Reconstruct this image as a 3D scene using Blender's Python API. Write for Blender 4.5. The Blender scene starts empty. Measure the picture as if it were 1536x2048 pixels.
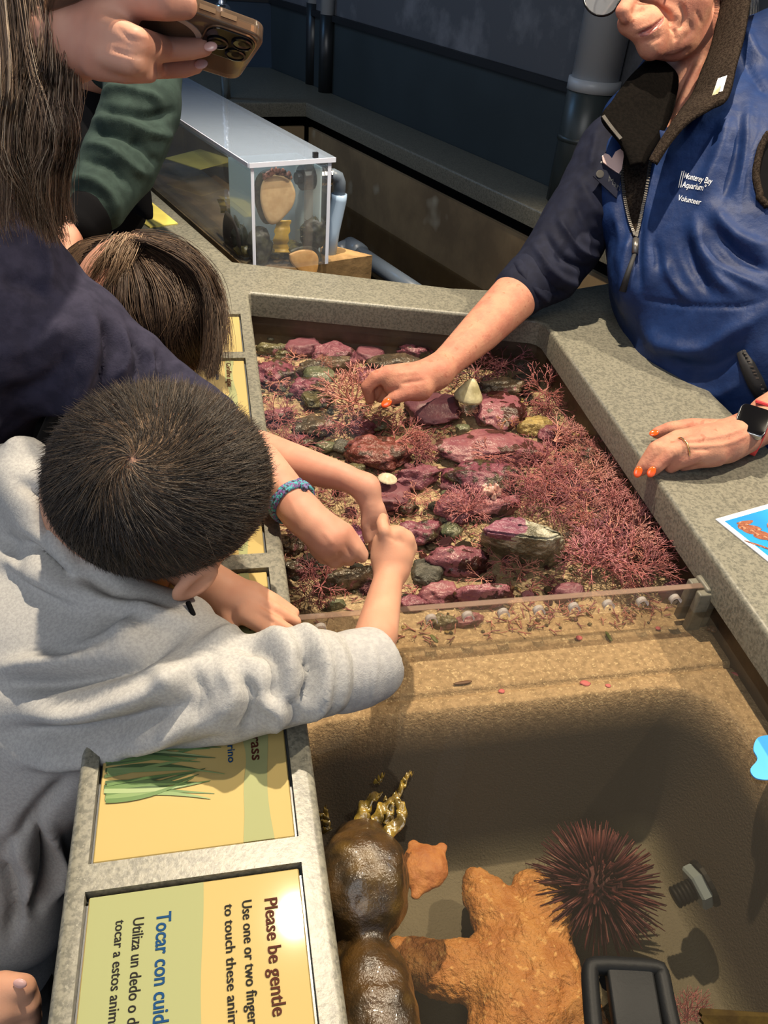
import bpy, bmesh, math, random
import numpy as np
from mathutils import Vector, Matrix, noise
from mathutils.bvhtree import BVHTree

random.seed(7)
RNG = np.random.default_rng(7)
scene = bpy.context.scene
COL = scene.collection

# ------------------------------------------------------------------ camera
T = 0.78                 # height of the counter top above the floor
CAMH = 0.52              # camera height above the counter top
F = 1580.0               # focal length in pixels of the 1536 x 2048 frame
_N = np.array([-198.0, 2076.0, F]); _N /= np.linalg.norm(_N)
_d = np.array([385.0 - 768, -250.0 - 1024, F])
YI = _d - _N * (_d @ _N); YI /= np.linalg.norm(YI)
ZI = -_N
XI = np.cross(YI, ZI)
W3 = np.array([XI, YI, ZI])          # image axes -> world
CAM = np.array([0.0, 0.0, T + CAMH])

def P(u, v, h):
    """point on the horizontal plane h above the counter top seen at pixel u, v"""
    d = W3 @ np.array([u - 768, v - 1024, F])
    t = (h - CAMH) / d[2]
    return CAM + d * t

def D(u, v, dep):
    """point at depth dep (metres along the optical axis) seen at pixel u, v"""
    return CAM + W3 @ (np.array([u - 768, v - 1024, F]) / F * dep)

def depth_of(p):
    return float((W3.T @ (np.asarray(p) - CAM))[2])

def project(pts):
    c = (np.asarray(pts) - CAM) @ W3
    return np.stack([768 + F * c[:, 0] / c[:, 2], 1024 + F * c[:, 1] / c[:, 2]], 1)

RIGHT, DOWN, FWD = W3[:, 0], W3[:, 1], W3[:, 2]

cam_data = bpy.data.cameras.new('camera')
cam = bpy.data.objects.new('camera', cam_data)
COL.objects.link(cam)
cam_data.sensor_fit = 'AUTO'
cam_data.sensor_width = 36.0
cam_data.lens = F / 2048 * 36.0
cam_data.clip_start = 0.02
m = Matrix.Identity(4)
for i in range(3):
    m[i][0] = RIGHT[i]; m[i][1] = -DOWN[i]; m[i][2] = -FWD[i]; m[i][3] = CAM[i]
cam.matrix_world = m
scene.camera = cam

# ------------------------------------------------------------------ light
vs = scene.view_settings
scene.display_settings.display_device = 'sRGB'
vs.view_transform = 'Standard'
vs.look = 'None'
vs.gamma = 1.0
vs.use_curve_mapping = False
vs.exposure = 0.0
scene.cycles.max_bounces = 8
scene.cycles.transparent_max_bounces = 24
scene.cycles.caustics_reflective = False
scene.cycles.caustics_refractive = False

world = bpy.data.worlds.new('world')
scene.world = world
world.use_nodes = True
bg = world.node_tree.nodes['Background']
bg.inputs[0].default_value = (0.62, 0.74, 0.95, 1)
bg.inputs[1].default_value = 0.55

def lamp(name, kind, loc, target, energy, color, size=0.05, angle=60, blend=0.5):
    ld = bpy.data.lights.new(name, kind)
    ld.energy = energy
    ld.color = color
    if kind == 'SPOT':
        ld.spot_size = math.radians(angle); ld.spot_blend = blend; ld.shadow_soft_size = size
    elif kind == 'AREA':
        ld.shape = 'RECTANGLE'; ld.size = size; ld.size_y = size
    o = bpy.data.objects.new(name, ld)
    COL.objects.link(o)
    o.location = loc
    dv = Vector(target) - Vector(loc)
    o.rotation_euler = dv.to_track_quat('-Z', 'Y').to_euler()
    return o

AIM = np.array([0.20, 0.62, T])
def over_pool(dx, dy, dist):
    d = np.array([dx, dy, 1.0]); return AIM + d / np.linalg.norm(d) * dist
# two warm ceiling spots: one beyond the pool (mirrored in the near sign), one over the volunteer's side
lamp('far_spotlight', 'SPOT', (0.16, 1.37, T + 2.35), AIM, 455, (1.0, 0.85, 0.64), 0.025, 66, 0.6)
lamp('side_spotlight', 'SPOT', over_pool(0.78, 0.05, 2.6), AIM, 270, (1.0, 0.85, 0.64), 0.025, 66, 0.6)
lamp('tank_fill_light', 'SPOT', (0.35, 0.45, 3.1), (0.06, 1.58, T + 0.06), 150, (1.0, 0.92, 0.80), 0.03, 24, 0.7)  # added to brighten the tank, no such lamp in view
# soft ceiling light of the hall behind the visitors
lamp('hall_light', 'AREA', (-0.9, -1.2, 3.2), (0.1, 0.8, T), 50, (0.98, 0.97, 0.95), 2.0)
lamp('blue_fill_light', 'AREA', (-1.0, 2.9, 2.3), (0.7, 1.9, T), 5, (0.25, 0.55, 1.0), 0.5)  # added blue accent for cool edges, no such fixture in view
lamp('volunteer_spotlight', 'SPOT', (2.3, 0.55, 2.9), (0.95, 1.15, 1.15), 45, (1.0, 0.86, 0.66), 0.05, 50, 0.8)

# ------------------------------------------------------------------ materials
MATS = {}

def mat(name, color, color2=None, scale=8.0, detail=4.0, lo=0.4, hi=0.6, rough=0.6, spec=0.5, bump=0.0,
        bscale=60.0, metal=0.0, coat=0.0, sss=0.0, color3=None, scale3=40.0, lo3=0.55, hi3=0.65, stretch=None,
        sheen=0.0, coord='Object', bdetail=3.0, bdist=0.002):
    m = bpy.data.materials.new(name)
    m.use_nodes = True
    nt = m.node_tree
    b = nt.nodes['Principled BSDF']
    b.inputs['Base Color'].default_value = (*color, 1)
    b.inputs['Roughness'].default_value = rough
    b.inputs['Specular IOR Level'].default_value = spec
    b.inputs['Metallic'].default_value = metal
    b.inputs['Coat Weight'].default_value = coat
    b.inputs['Coat Roughness'].default_value = 0.045
    if sss:
        b.inputs['Subsurface Weight'].default_value = sss
        b.inputs['Subsurface Radius'].default_value = (0.012, 0.005, 0.003)
        b.inputs['Subsurface Scale'].default_value = 0.5
    if sheen:
        b.inputs['Sheen Weight'].default_value = sheen
        b.inputs['Sheen Roughness'].default_value = 0.5
    tc = nt.nodes.new('ShaderNodeTexCoord')
    src = tc.outputs[coord]
    if stretch:
        mp = nt.nodes.new('ShaderNodeMapping')
        mp.inputs['Scale'].default_value = stretch
        nt.links.new(src, mp.inputs['Vector']); src = mp.outputs['Vector']
    def nz(sc, det):
        n = nt.nodes.new('ShaderNodeTexNoise')
        n.inputs['Scale'].default_value = sc
        n.inputs['Detail'].default_value = det
        n.inputs['Roughness'].default_value = 0.6
        nt.links.new(src, n.inputs['Vector'])
        return n.outputs['Fac']
    def ramp(fac, a, c):
        r = nt.nodes.new('ShaderNodeMapRange')
        r.inputs['From Min'].default_value = a
        r.inputs['From Max'].default_value = c
        nt.links.new(fac, r.inputs['Value'])
        return r.outputs['Result']
    def mix(fac, a, c):
        x = nt.nodes.new('ShaderNodeMix'); x.data_type = 'RGBA'
        nt.links.new(fac, x.inputs['Factor'])
        for sock, val in ((x.inputs[6], a), (x.inputs[7], c)):
            if isinstance(val, tuple): sock.default_value = (*val, 1)
            else: nt.links.new(val, sock)
        return x.outputs[2]
    cur = color
    if color2 is not None:
        cur = mix(ramp(nz(scale, detail), lo, hi), cur, color2)
    if color3 is not None:
        cur = mix(ramp(nz(scale3, 2.0), lo3, hi3), cur, color3)
    if not isinstance(cur, tuple):
        nt.links.new(cur, b.inputs['Base Color'])
    if bump:
        bn = nt.nodes.new('ShaderNodeBump')
        bn.inputs['Strength'].default_value = bump
        bn.inputs['Distance'].default_value = bdist
        nt.links.new(nz(bscale, bdetail), bn.inputs['Height'])
        nt.links.new(bn.outputs['Normal'], b.inputs['Normal'])
    MATS[name] = m
    return m

def clear(name, tint, ior=1.33, rough=0.02, bump=0.0, bscale=20.0, haze=0.0, hazecol=(0.8, 0.85, 0.9), stretch=None, bdist=0.004):
    """thin clear sheet: transparent, with a Fresnel reflection and some milky scatter"""
    m = bpy.data.materials.new(name)
    m.use_nodes = True
    nt = m.node_tree
    nt.nodes.clear()
    out = nt.nodes.new('ShaderNodeOutputMaterial')
    tr = nt.nodes.new('ShaderNodeBsdfTransparent'); tr.inputs[0].default_value = (*tint, 1)
    gl = nt.nodes.new('ShaderNodeBsdfGlossy'); gl.inputs['Roughness'].default_value = rough
    lw = nt.nodes.new('ShaderNodeLayerWeight'); lw.inputs['Blend'].default_value = 0.5
    pw = nt.nodes.new('ShaderNodeMath'); pw.operation = 'POWER'; pw.inputs[1].default_value = 5.0
    fr = nt.nodes.new('ShaderNodeMapRange'); r0 = ((ior - 1) / (ior + 1)) ** 2
    fr.inputs['To Min'].default_value = r0; fr.inputs['To Max'].default_value = 1.0
    nt.links.new(lw.outputs['Facing'], pw.inputs[0]); nt.links.new(pw.outputs[0], fr.inputs['Value'])
    mx = nt.nodes.new('ShaderNodeMixShader')
    base = tr.outputs[0]
    if haze:
        df = nt.nodes.new('ShaderNodeBsdfDiffuse'); df.inputs[0].default_value = (*hazecol, 1)
        m2 = nt.nodes.new('ShaderNodeMixShader'); m2.inputs[0].default_value = haze
        nt.links.new(base, m2.inputs[1]); nt.links.new(df.outputs[0], m2.inputs[2])
        base = m2.outputs[0]
    nt.links.new(fr.outputs[0], mx.inputs[0]); nt.links.new(base, mx.inputs[1]); nt.links.new(gl.outputs[0], mx.inputs[2])
    nt.links.new(mx.outputs[0], out.inputs[0])
    if bump:
        tc = nt.nodes.new('ShaderNodeTexCoord')
        n = nt.nodes.new('ShaderNodeTexNoise'); n.inputs['Scale'].default_value = bscale; n.inputs['Detail'].default_value = 3
        src = tc.outputs['Object']
        if stretch:
            mp = nt.nodes.new('ShaderNodeMapping'); mp.inputs['Scale'].default_value = stretch
            nt.links.new(src, mp.inputs['Vector']); src = mp.outputs['Vector']
        nt.links.new(src, n.inputs['Vector'])
        bn = nt.nodes.new('ShaderNodeBump'); bn.inputs['Strength'].default_value = bump; bn.inputs['Distance'].default_value = bdist
        nt.links.new(n.outputs['Fac'], bn.inputs['Height'])
        nt.links.new(bn.outputs['Normal'], gl.inputs['Normal']); nt.links.new(bn.outputs['Normal'], lw.inputs['Normal'])
    MATS[name] = m
    return m

def emis(name, color, strength):
    m = bpy.data.materials.new(name); m.use_nodes = True
    b = m.node_tree.nodes['Principled BSDF']
    b.inputs['Base Color'].default_value = (*color, 1)
    b.inputs['Emission Color'].default_value = (*color, 1)
    b.inputs['Emission Strength'].default_value = strength
    MATS[name] = m
    return m

def lin(r, g, b):
    f = lambda c: (c / 255 / 12.92) if c <= 10 else ((c / 255 + 0.055) / 1.055) ** 2.4
    return (f(r), f(g), f(b))

mat('counter_stone', (0.1875, 0.1775, 0.1375), (0.1063, 0.1025, 0.0813), 260, 2, 0.42, 0.62, rough=0.38, bump=0.25, bscale=300,
    color3=(0.225, 0.215, 0.17), scale3=420, lo3=0.6, hi3=0.7, bdist=0.0006)
mat('basin_wall', (0.075, 0.05, 0.03), (0.04, 0.026, 0.018), 14, 4, rough=0.4, bump=0.2, bscale=60)
mat('basin_sand', (0.40, 0.295, 0.175), (0.24, 0.17, 0.095), 150, 5, 0.38, 0.66, rough=0.7, bump=0.9, bscale=420,
    color3=(0.55, 0.44, 0.27), scale3=320, lo3=0.58, hi3=0.68, bdist=0.0015)
mat('pool_floor', (0.15, 0.13, 0.08), (0.11, 0.092, 0.056), 18, 6, rough=0.75, bump=0.3, bscale=120,
    color3=(0.11, 0.09, 0.06), scale3=160, lo3=0.64, hi3=0.7)
mat('trough_wall', (0.30, 0.21, 0.11), (0.19, 0.13, 0.07), 5, 6, rough=0.7, bump=0.3, bscale=40,
    color3=(0.42, 0.36, 0.25), scale3=9, lo3=0.62, hi3=0.75)
mat('trough_floor', (0.09, 0.07, 0.04), (0.05, 0.04, 0.025), 6, 5, rough=0.5)
mat('wall_teal', (0.026, 0.038, 0.044), (0.020, 0.030, 0.035), 3, 3, rough=0.55)
mat('wall_blue', (0.022, 0.05, 0.09), (0.016, 0.035, 0.065), 3, 3, rough=0.5)
mat('wall_chalk', (0.075, 0.080, 0.092), (0.24, 0.24, 0.26), 5, 8, 0.50, 0.78, rough=0.85)
mat('black_trim', (0.008, 0.009, 0.011), rough=0.5)
mat('floor_dark', (0.035, 0.03, 0.026), (0.02, 0.017, 0.015), 6, 4, rough=0.7)
mat('ceiling_dark', (0.02, 0.02, 0.022), rough=0.9)
mat('cabinet_dark', (0.03, 0.03, 0.03), rough=0.6)
mat('pvc_white', (0.42, 0.44, 0.46), rough=0.35)
mat('pvc_grey', (0.10, 0.125, 0.16), rough=0.35)
mat('pvc_black', (0.012, 0.014, 0.016), rough=0.35)
mat('pvc_green', (0.035, 0.045, 0.045), rough=0.35)
mat('pvc_pale', (0.28, 0.38, 0.52), rough=0.3)
mat('chrome', (0.75, 0.77, 0.8), rough=0.18, metal=1.0)
clear('water_sheet', (0.96, 0.94, 0.89), 1.33, 0.015, 0.12, 24, bdist=0.003)
clear('water_deep', (0.84, 0.79, 0.71), 1.33, 0.012, 0.10, 18, haze=0.03, hazecol=(0.36, 0.33, 0.28), bdist=0.003)
clear('trough_water', (0.55, 0.48, 0.36), 1.33, 0.02, 0.1, 14)
clear('acrylic', (0.985, 0.99, 0.995), 1.3, 0.02, haze=0.035, hazecol=(0.75, 0.8, 0.86))
clear('acrylic_divider', (0.95, 0.93, 0.90), 1.5, 0.03, haze=0.085, hazecol=(0.55, 0.46, 0.40))
clear('acrylic_top', (0.88, 0.80, 0.74), 1.5, 0.05, haze=0.30, hazecol=(0.40, 0.29, 0.23))
clear('acrylic_lid', (0.80, 0.86, 0.94), 1.6, 0.05, 0.2, 9, haze=0.22, hazecol=(0.66, 0.78, 0.95))  # the lid's blue-white glare is put in as bluish haze
mat('acrylic_edge', (0.62, 0.66, 0.78), rough=0.2, spec=0.6)
mat('sign_yellow', (0.39, 0.295, 0.112), rough=0.6, spec=0.15, coat=0.55)
mat('sign_pale', (0.41, 0.32, 0.15), rough=0.6, spec=0.15, coat=0.55)
mat('sign_green', (0.255, 0.268, 0.125), rough=0.6, spec=0.15, coat=0.55)
mat('sign_rim', (0.10, 0.11, 0.12), rough=0.3)
mat('ink_brown', (0.060, 0.018, 0.012), rough=0.7, spec=0.08)
mat('ink_blue', (0.008, 0.045, 0.125), rough=0.7, spec=0.08)
mat('ink_black', (0.015, 0.014, 0.014), rough=0.7, spec=0.08)
mat('ink_dark_green', (0.05, 0.085, 0.035), rough=0.7, spec=0.08)
for i, c in enumerate([(0.10, 0.17, 0.06), (0.17, 0.25, 0.10), (0.055, 0.095, 0.04), (0.26, 0.33, 0.16), (0.07, 0.06, 0.025)]):
    mat('print_grass_%d' % i, c, rough=0.2, coat=0.4)

# ------------------------------------------------------------------ tagging and linking helpers
def tag(o, label=None, cat=None, group=None, kind=None):
    if label: o['label'] = label
    if cat: o['category'] = cat
    if group: o['group'] = group
    if kind: o['kind'] = kind
    return o

def empty(name, loc, label, cat, group=None):
    o = bpy.data.objects.new(name, None)
    o.empty_display_size = 0.02
    COL.objects.link(o)
    o.location = Vector(loc)
    PLACE[o.name] = Vector(loc)
    return tag(o, label, cat, group)

PLACE = {}

def link(name, me, material=None, parent=None, smooth=True, kind=None, label=None):
    """one mesh given in world coordinates becomes one object; its origin is moved to the mesh's middle"""
    co = np.empty(len(me.vertices) * 3)
    me.vertices.foreach_get('co', co)
    co = co.reshape(-1, 3)
    mid = (co.min(0) + co.max(0)) / 2
    me.vertices.foreach_set('co', (co - mid).ravel())
    o = bpy.data.objects.new(name, me)
    COL.objects.link(o)
    if material is not None:
        mats = material if isinstance(material, (list, tuple)) else [material]
        for x in mats: me.materials.append(MATS[x])
    me.polygons.foreach_set('use_smooth', [smooth] * len(me.polygons))
    me.update()
    loc = Vector(mid)
    PLACE[o.name] = loc
    if parent is not None:
        o.parent = parent
        o.location = loc - PLACE[parent.name]
    else:
        o.location = loc
    if kind: o['kind'] = kind
    if label: o['label'] = label
    return o

def mesh(verts, faces, matidx=None):
    me = bpy.data.meshes.new('mesh')
    me.from_pydata([tuple(map(float, v)) for v in verts], [], [tuple(map(int, f)) for f in faces])
    if matidx is not None: me.polygons.foreach_set('material_index', matidx)
    bm = bmesh.new(); bm.from_mesh(me); bmesh.ops.recalc_face_normals(bm, faces=bm.faces)
    bm.to_mesh(me); bm.free()
    me.update()
    return me

def fast_mesh(verts, quads):
    """numpy verts and an (n, k) face array"""
    me = bpy.data.meshes.new('mesh')
    n, k = quads.shape
    me.vertices.add(len(verts)); me.vertices.foreach_set('co', np.ascontiguousarray(verts, dtype=np.float32).ravel())
    me.loops.add(n * k); me.loops.foreach_set('vertex_index', np.ascontiguousarray(quads, dtype=np.int32).ravel())
    me.polygons.add(n)
    me.polygons.foreach_set('loop_start', np.arange(0, n * k, k, dtype=np.int32))
    me.update(calc_edges=True)
    me.validate()
    return me

def bm_mesh(bm, bevel=0.0, segs=2):
    if bevel:
        bmesh.ops.bevel(bm, geom=[e for e in bm.edges], offset=bevel, segments=segs, affect='EDGES', profile=0.6, clamp_overlap=True)
    bmesh.ops.recalc_face_normals(bm, faces=bm.faces)
    me = bpy.data.meshes.new('mesh')
    bm.to_mesh(me); bm.free()
    return me

class MB:
    """collects simple solids into one mesh"""
    def __init__(s): s.v = []; s.f = []; s.mi = []
    def add(s, v, f, mi=0):
        o = len(s.v); s.v += [np.asarray(x, float) for x in v]; s.f += [tuple(i + o for i in q) for q in f]; s.mi += [mi] * len(f)
    def box(s, c, ax, ay, az, mi=0):
        """centre and three half-axis vectors"""
        c = np.asarray(c, float)
        v = [c + sx * np.asarray(ax) + sy * np.asarray(ay) + sz * np.asarray(az) for sz in (-1, 1) for sy in (-1, 1) for sx in (-1, 1)]
        f = [(0, 2, 3, 1), (4, 5, 7, 6), (0, 1, 5, 4), (2, 6, 7, 3), (0, 4, 6, 2), (1, 3, 7, 5)]
        s.add(v, f, mi)
    def tube(s, pts, rad, n=12, cap=True, mi=0):
        pts = [np.asarray(p, float) for p in pts]
        if not hasattr(rad, '__len__'): rad = [rad] * len(pts)
        rings = []
        prev = None
        for i, p in enumerate(pts):
            t = pts[min(i + 1, len(pts) - 1)] - pts[max(i - 1, 0)]
            t = t / (np.linalg.norm(t) + 1e-12)
            if prev is None:
                a = np.cross(t, [0, 0, 1.0])
                if np.linalg.norm(a) < 0.1: a = np.cross(t, [1.0, 0, 0])
            else:
                a = prev - t * (prev @ t)
            a /= np.linalg.norm(a); prev = a
            b = np.cross(t, a)
            rings.append([p + rad[i] * (math.cos(2 * math.pi * k / n) * a + math.sin(2 * math.pi * k / n) * b) for k in range(n)])
        v = [x for r in rings for x in r]
        f = []
        for i in range(len(pts) - 1):
            for k in range(n):
                k2 = (k + 1) % n
                f.append((i * n + k, i * n + k2, (i + 1) * n + k2, (i + 1) * n + k))
        if cap:
            f.append(tuple(range(n))[::-1]); f.append(tuple((len(pts) - 1) * n + k for k in range(n)))
        s.add(v, f, mi)
    def prism(s, poly, dz, mi=0):
        """3-D polygon extruded by the vector dz"""
        n = len(poly); dz = np.asarray(dz, float)
        v = [np.asarray(p, float) for p in poly] + [np.asarray(p, float) + dz for p in poly]
        f = [tuple(range(n))[::-1], tuple(range(n, 2 * n))] + [(i, (i + 1) % n, n + (i + 1) % n, n + i) for i in range(n)]
        s.add(v, f, mi)
    def lathe(s, c, axis, prof, n=24, mi=0):
        """profile of (radius, along-axis) pairs turned about an axis"""
        axis = np.asarray(axis, float); axis /= np.linalg.norm(axis)
        a = np.cross(axis, [0.3, 0.5, 0.81]); a /= np.linalg.norm(a); b = np.cross(axis, a)
        c = np.asarray(c, float)
        v = []; f = []
        for (r, z) in prof:
            r = max(r, 1e-5)
            for k in range(n):
                t = 2 * math.pi * k / n
                v.append(c + axis * z + r * (math.cos(t) * a + math.sin(t) * b))
        for i in range(len(prof) - 1):
            for k in range(n):
                k2 = (k + 1) % n
                f.append((i * n + k, i * n + k2, (i + 1) * n + k2, (i + 1) * n + k))
        f.append(tuple(range(n))[::-1]); f.append(tuple((len(prof) - 1) * n + k for k in range(n)))
        s.add(v, f, mi)
    def mesh(s, bevel=0.0, segs=2):
        me = mesh(s.v, s.f, s.mi)
        bm = bmesh.new(); bm.from_mesh(me)
        bpy.data.meshes.remove(me)
        return bm_mesh(bm, bevel, segs)
    def build(s, name, material, parent=None, smooth=False, bevel=0.0, segs=2, kind=None, label=None):
        return link(name, s.mesh(bevel, segs), material, parent, smooth, kind, label)

def autosmooth(o, angle=35):
    me = o.data
    me.polygons.foreach_set('use_smooth', [True] * len(me.polygons))
    try:
        me.set_sharp_from_angle(angle=math.radians(angle))
    except Exception:
        pass
    return o

# ------------------------------------------------------------------ implicit bodies: blended solids meshed as one skin
class Body:
    def __init__(s, vox): s.vox = vox; s.ops = []
    def cone(s, p1, r1, p2, r2, k=0.01, cut=False): s.ops.append(('c', np.array(p1, float), r1, np.array(p2, float), r2, k, cut)); return s
    def ell(s, c, R, rad, k=0.01, cut=False): s.ops.append(('e', np.array(c, float), np.array(R, float), np.array(rad, float), k, cut)); return s
    def ball(s, c, r, k=0.01, cut=False): return s.ell(c, np.eye(3), (r, r, r), k, cut)
    def ch(s, pts, k=0.01, cut=False):
        """chain of pixel points (u, v, height, radius in pixels)"""
        q = [P(u, v, h) for u, v, h, r in pts]
        rr = [r * depth_of(p) / F for p, (u, v, h, r) in zip(q, pts)]
        if len(q) > 1: s.ops.append(('g', [(q[i], rr[i], q[i + 1], rr[i + 1]) for i in range(len(q) - 1)], k, cut))
        return s
    def cd(s, pts, k=0.01, cut=False):
        """chain of pixel points (u, v, depth, radius in pixels)"""
        q = [D(u, v, d) for u, v, d, r in pts]
        rr = [r * d / F for u, v, d, r in pts]
        if len(q) == 1: s.ball(q[0], rr[0], k, cut)
        if len(q) > 1: s.ops.append(('g', [(q[i], rr[i], q[i + 1], rr[i + 1]) for i in range(len(q) - 1)], k, cut))
        return s
    def surface(s, smooth=2):
        vox = s.vox
        lo = np.full(3, 1e9); hi = np.full(3, -1e9)
        bb = []
        for op in s.ops:
            if op[0] == 'c':
                _, p1, r1, p2, r2, k, cut = op
                a = np.minimum(p1 - r1, p2 - r2); b = np.maximum(p1 + r1, p2 + r2)
            elif op[0] == 'g':
                _, cs, k, cut = op
                a = np.min([np.minimum(p1 - r1, p2 - r2) for p1, r1, p2, r2 in cs], 0); b = np.max([np.maximum(p1 + r1, p2 + r2) for p1, r1, p2, r2 in cs], 0)
            else:
                _, c, R, rad, k, cut = op
                e = np.sqrt(((R * rad) ** 2).sum(1)); a = c - e; b = c + e
            bb.append((a - k - 2 * vox, b + k + 2 * vox))
            if not cut: lo = np.minimum(lo, a - k / 2); hi = np.maximum(hi, b + k / 2)
        lo -= 3 * vox; hi += 3 * vox
        n = np.ceil((hi - lo) / vox).astype(int) + 1
        G = np.full(n, 0.08, np.float32)
        for op, (a, b) in zip(s.ops, bb):
            i0 = np.clip(np.floor((a - lo) / vox).astype(int), 0, n); i1 = np.clip(np.ceil((b - lo) / vox).astype(int) + 1, 0, n)
            if (i1 <= i0).any(): continue
            xs = [lo[j] + vox * np.arange(i0[j], i1[j]) for j in range(3)]
            X = np.stack(np.meshgrid(*xs, indexing='ij'), -1).astype(np.float32)
            if op[0] == 'c':
                _, p1, r1, p2, r2, k, cut = op
                d = p2 - p1; L2 = d @ d + 1e-12
                t = np.clip(((X - p1) @ d) / L2, 0, 1)
                q = np.linalg.norm(X - p1 - t[..., None] * d, axis=-1) - (r1 + (r2 - r1) * t)
            elif op[0] == 'g':
                _, cs, k, cut = op; q = None
                for p1, r1, p2, r2 in cs:
                    d = p2 - p1; L2 = d @ d + 1e-12
                    t = np.clip(((X - p1) @ d) / L2, 0, 1)
                    q1 = np.linalg.norm(X - p1 - t[..., None] * d, axis=-1) - (r1 + (r2 - r1) * t)
                    q = q1 if q is None else np.minimum(q, q1)
            else:
                _, c, R, rad, k, cut = op
                y = ((X - c) @ R) / rad
                ln = np.linalg.norm(y, axis=-1); g = np.linalg.norm(y / rad, axis=-1)
                q = np.where(g > 1e-9, ln * (ln - 1) / np.maximum(g, 1e-9), -min(rad))
            sl = tuple(slice(i0[j], i1[j]) for j in range(3))
            g0 = G[sl]
            if cut:
                hh = np.maximum(k - np.abs(g0 + q), 0) / k
                G[sl] = np.maximum(g0, -q) + hh * hh * k / 4
            else:
                hh = np.maximum(k - np.abs(g0 - q), 0) / k
                G[sl] = np.minimum(g0, q) - hh * hh * k / 4
        for ax in range(3):
            for e in (0, -1):
                sl = [slice(None)] * 3; sl[ax] = e; G[tuple(sl)] = np.maximum(G[tuple(sl)], 1e-4)
        ins = G < 0
        c = np.zeros(tuple(n - 1), np.int8)
        for dx in (0, 1):
            for dy in (0, 1):
                for dz in (0, 1):
                    c += ins[dx:n[0] - 1 + dx, dy:n[1] - 1 + dy, dz:n[2] - 1 + dz]
        act = (c > 0) & (c < 8)
        idx = np.argwhere(act)
        ids = np.full(act.shape, -1, np.int64); ids[act] = np.arange(len(idx))
        acc = np.zeros((len(idx), 3)); cnt = np.zeros(len(idx))
        for ax in range(3):
            o1, o2 = [(1, 2), (0, 2), (0, 1)][ax]
            for s1 in (0, 1):
                for s2 in (0, 1):
                    A = idx.copy(); A[:, o1] += s1; A[:, o2] += s2
                    B = A.copy(); B[:, ax] += 1
                    ga = G[A[:, 0], A[:, 1], A[:, 2]]; gb = G[B[:, 0], B[:, 1], B[:, 2]]
                    mk = (ga < 0) != (gb < 0)
                    t = np.where(mk, ga / np.where(mk, ga - gb, 1), 0)
                    pt = A.astype(float); pt[:, ax] += t
                    acc += pt * mk[:, None]; cnt += mk
        V = lo + vox * acc / cnt[:, None]
        quads = []
        for ax in range(3):
            o1, o2 = [(1, 2), (2, 0), (0, 1)][ax]
            sl0 = [slice(None)] * 3; sl1 = [slice(None)] * 3
            sl0[ax] = slice(0, -1); sl1[ax] = slice(1, None)
            a = ins[tuple(sl0)]; b = ins[tuple(sl1)]
            E = np.argwhere(a != b)
            ok = (E[:, o1] > 0) & (E[:, o2] > 0) & (E[:, o1] < n[o1] - 1) & (E[:, o2] < n[o2] - 1)
            E = E[ok]
            fl = a[E[:, 0], E[:, 1], E[:, 2]]
            def gi(d1, d2):
                q = E.copy(); q[:, o1] -= d1; q[:, o2] -= d2
                return ids[q[:, 0], q[:, 1], q[:, 2]]
            Q = np.stack([gi(1, 1), gi(0, 1), gi(0, 0), gi(1, 0)], 1)
            Q[~fl] = Q[~fl][:, ::-1]
            quads.append(Q)
        Q = np.concatenate(quads)
        Q = Q[(Q >= 0).all(1)]
        for _ in range(smooth): V = relax(V, Q, 0.5)
        return Skin(V, Q)

def relax(V, Q, f):
    S = np.zeros_like(V); C = np.zeros(len(V))
    for i in range(4):
        j = (i + 1) % 4
        np.add.at(S, Q[:, i], V[Q[:, j]]); np.add.at(C, Q[:, i], 1)
        np.add.at(S, Q[:, j], V[Q[:, i]]); np.add.at(C, Q[:, j], 1)
    return V + f * (S / np.maximum(C, 1)[:, None] - V)

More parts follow.
